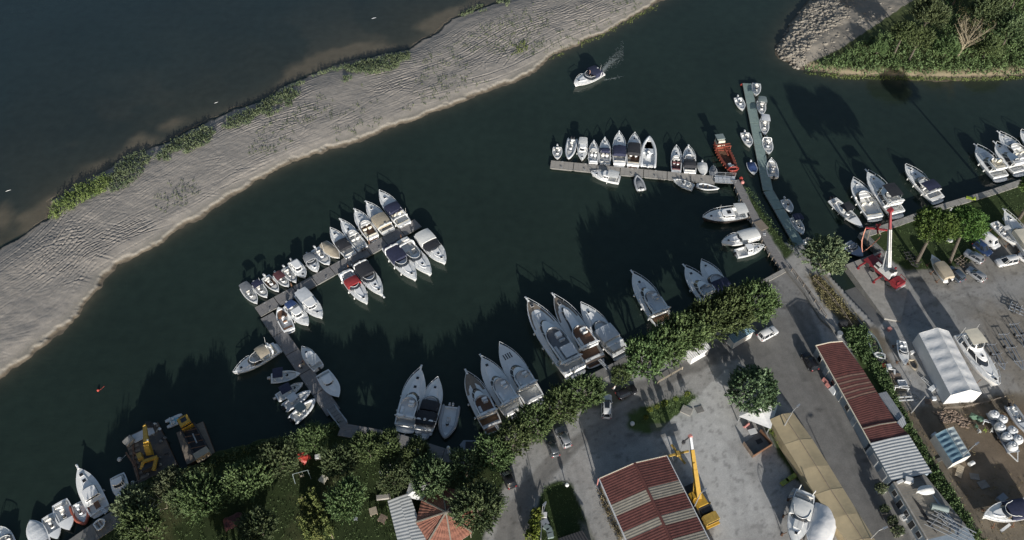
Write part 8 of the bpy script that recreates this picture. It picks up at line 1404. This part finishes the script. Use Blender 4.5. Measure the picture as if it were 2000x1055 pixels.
# garden: red cloth, swing, fences
def cloth(label, u, v, s, mt, rz):
    q = MB(); n = 9; q.grid([[((i - 4) * s * .25, (j - 4) * s * .18, 1.05 + .22 * math.sin(i * 1.3 + j * .8) + .12 * math.cos(i * 2.1 - j) - .5 * (((i - 4) / 4) ** 4 + ((j - 4) / 4) ** 4)) for j in range(n)] for i in range(n)]); q.box(-s * .6, s * .6, -s * .4, s * .4, .0, .5); p = P(u, v, GZ + 1); o = q.build('cloth_cover', mt, None, 50, (p.x, p.y, GZ)); o.rotation_euler.z = rz; tag(o, label, 'cloth')
cloth('bright red crumpled cloth over garden furniture below bright tree', 591, 890, 1.15, 'buoy_red', -.7); cloth('dark red cloth with the deep garden shade in its colour, lower left', 454, 1016, 1.5, 'maroon', .45)  # second cloth: deep shade is put into its colour by the darker maroon
p = P(591, 932, GZ); r = thing('swing_frame', 'thin teal swing frame on the garden grass', 'swing', (p.x, p.y, GZ), .3); q = MB(); q.tube([(-1.2, 0, 2.0), (1.2, 0, 2.0)], .05, 5); [q.tube([(x, y, 0), (x * .95, 0, 2.0)], .05, 5) for x in (-1.3, 1.3) for y in (-.8, .8)]; q.build('frame', 'greygreen', r); q = MB(); q.box(-.3, .3, -.15, .15, .5, .55); [q.tube([(x, 0, .55), (x, 0, 2.0)], .015, 3) for x in (-.28, .28)]; q.build('seat', 'tan', r)
def rail(label, pts, mt='wood_old', h=.9, z=GZ, cat='fence', name='rail_fence', gap=1.8):
    P_ = [P(u, v, z) for u, v in pts]; o = P_[0].copy(); r = thing(name, label, cat, (o.x, o.y, z)); q = MB(); k = MB()
    for a, b in zip(P_, P_[1:]):
        a = a - o; b = b - o; n = max(1, int((b - a).length / gap)); up = Vector((0, 0, 1)); q.beam(a + up * h, b + up * h, .1, .09); q.beam(a + up * h * .5, b + up * h * .5, .08, .07)
        for i in range(n + 1): p = a.lerp(b, i / n); k = MB(); k.beam(p - up * .2, p + up * (h + .05), .1, .1); k.build('post', mt, r, 0)
    q.build('rail', mt, r, 0)
rail('yellowish wooden rail below the tall tree row', [(1284, 750), (1310, 735), (1332, 722)], 'tan'); rail('thin fence along the curved drive side of the fenced lawn', [(1056, 1055), (1058, 1015), (1066, 985)], 'galv', 1.1); rail('dry timber fence between boat tent and junk yard', [(1842, 800), (1880, 798), (1935, 785), (1960, 778)], 'wood_old', .8); rail('old post fence along the dry grass strip', [(1588, 548), (1612, 572), (1640, 606), (1662, 640)], 'wood_old', .9); rail('low wooden fence along the left wall of the hall', [(1163, 950), (1190, 1000), (1215, 1055)], 'galv', .7)
rail('safety rail along the low lane wall', [(1545, 530), (1580, 575), (1612, 622)], 'wood_old', 1.0)
# sagging mooring lines
for i, (lab, a, b) in enumerate((('mooring line from the leftmost quay yacht', F7(170, 880), F7(130, 912)), ('mooring line of the big grey quay inflatable', F7(440, 735), F7(450, 700)), ('mooring line of the trawler yacht', C4(405, 345), C4(440, 360)), ('mooring line of the small white cabin boat by the pier', C4(530, 572), C4(590, 578)), ('mooring line of the rusty workboat', C4(300, 100), C4(330, 130)))):
    a, b = P(*a, 1.0), P(*b, 1.2); q = MB(); q.tube([Vector((0, 0, 0))] + [(b - a) * f - Vector((0, 0, .3 * math.sin(f * 3.14))) for f in (.3, .6)] + [b - a], .04, 4); tag(q.build('mooring_line', 'fender', None, 40, a), lab, 'rope')
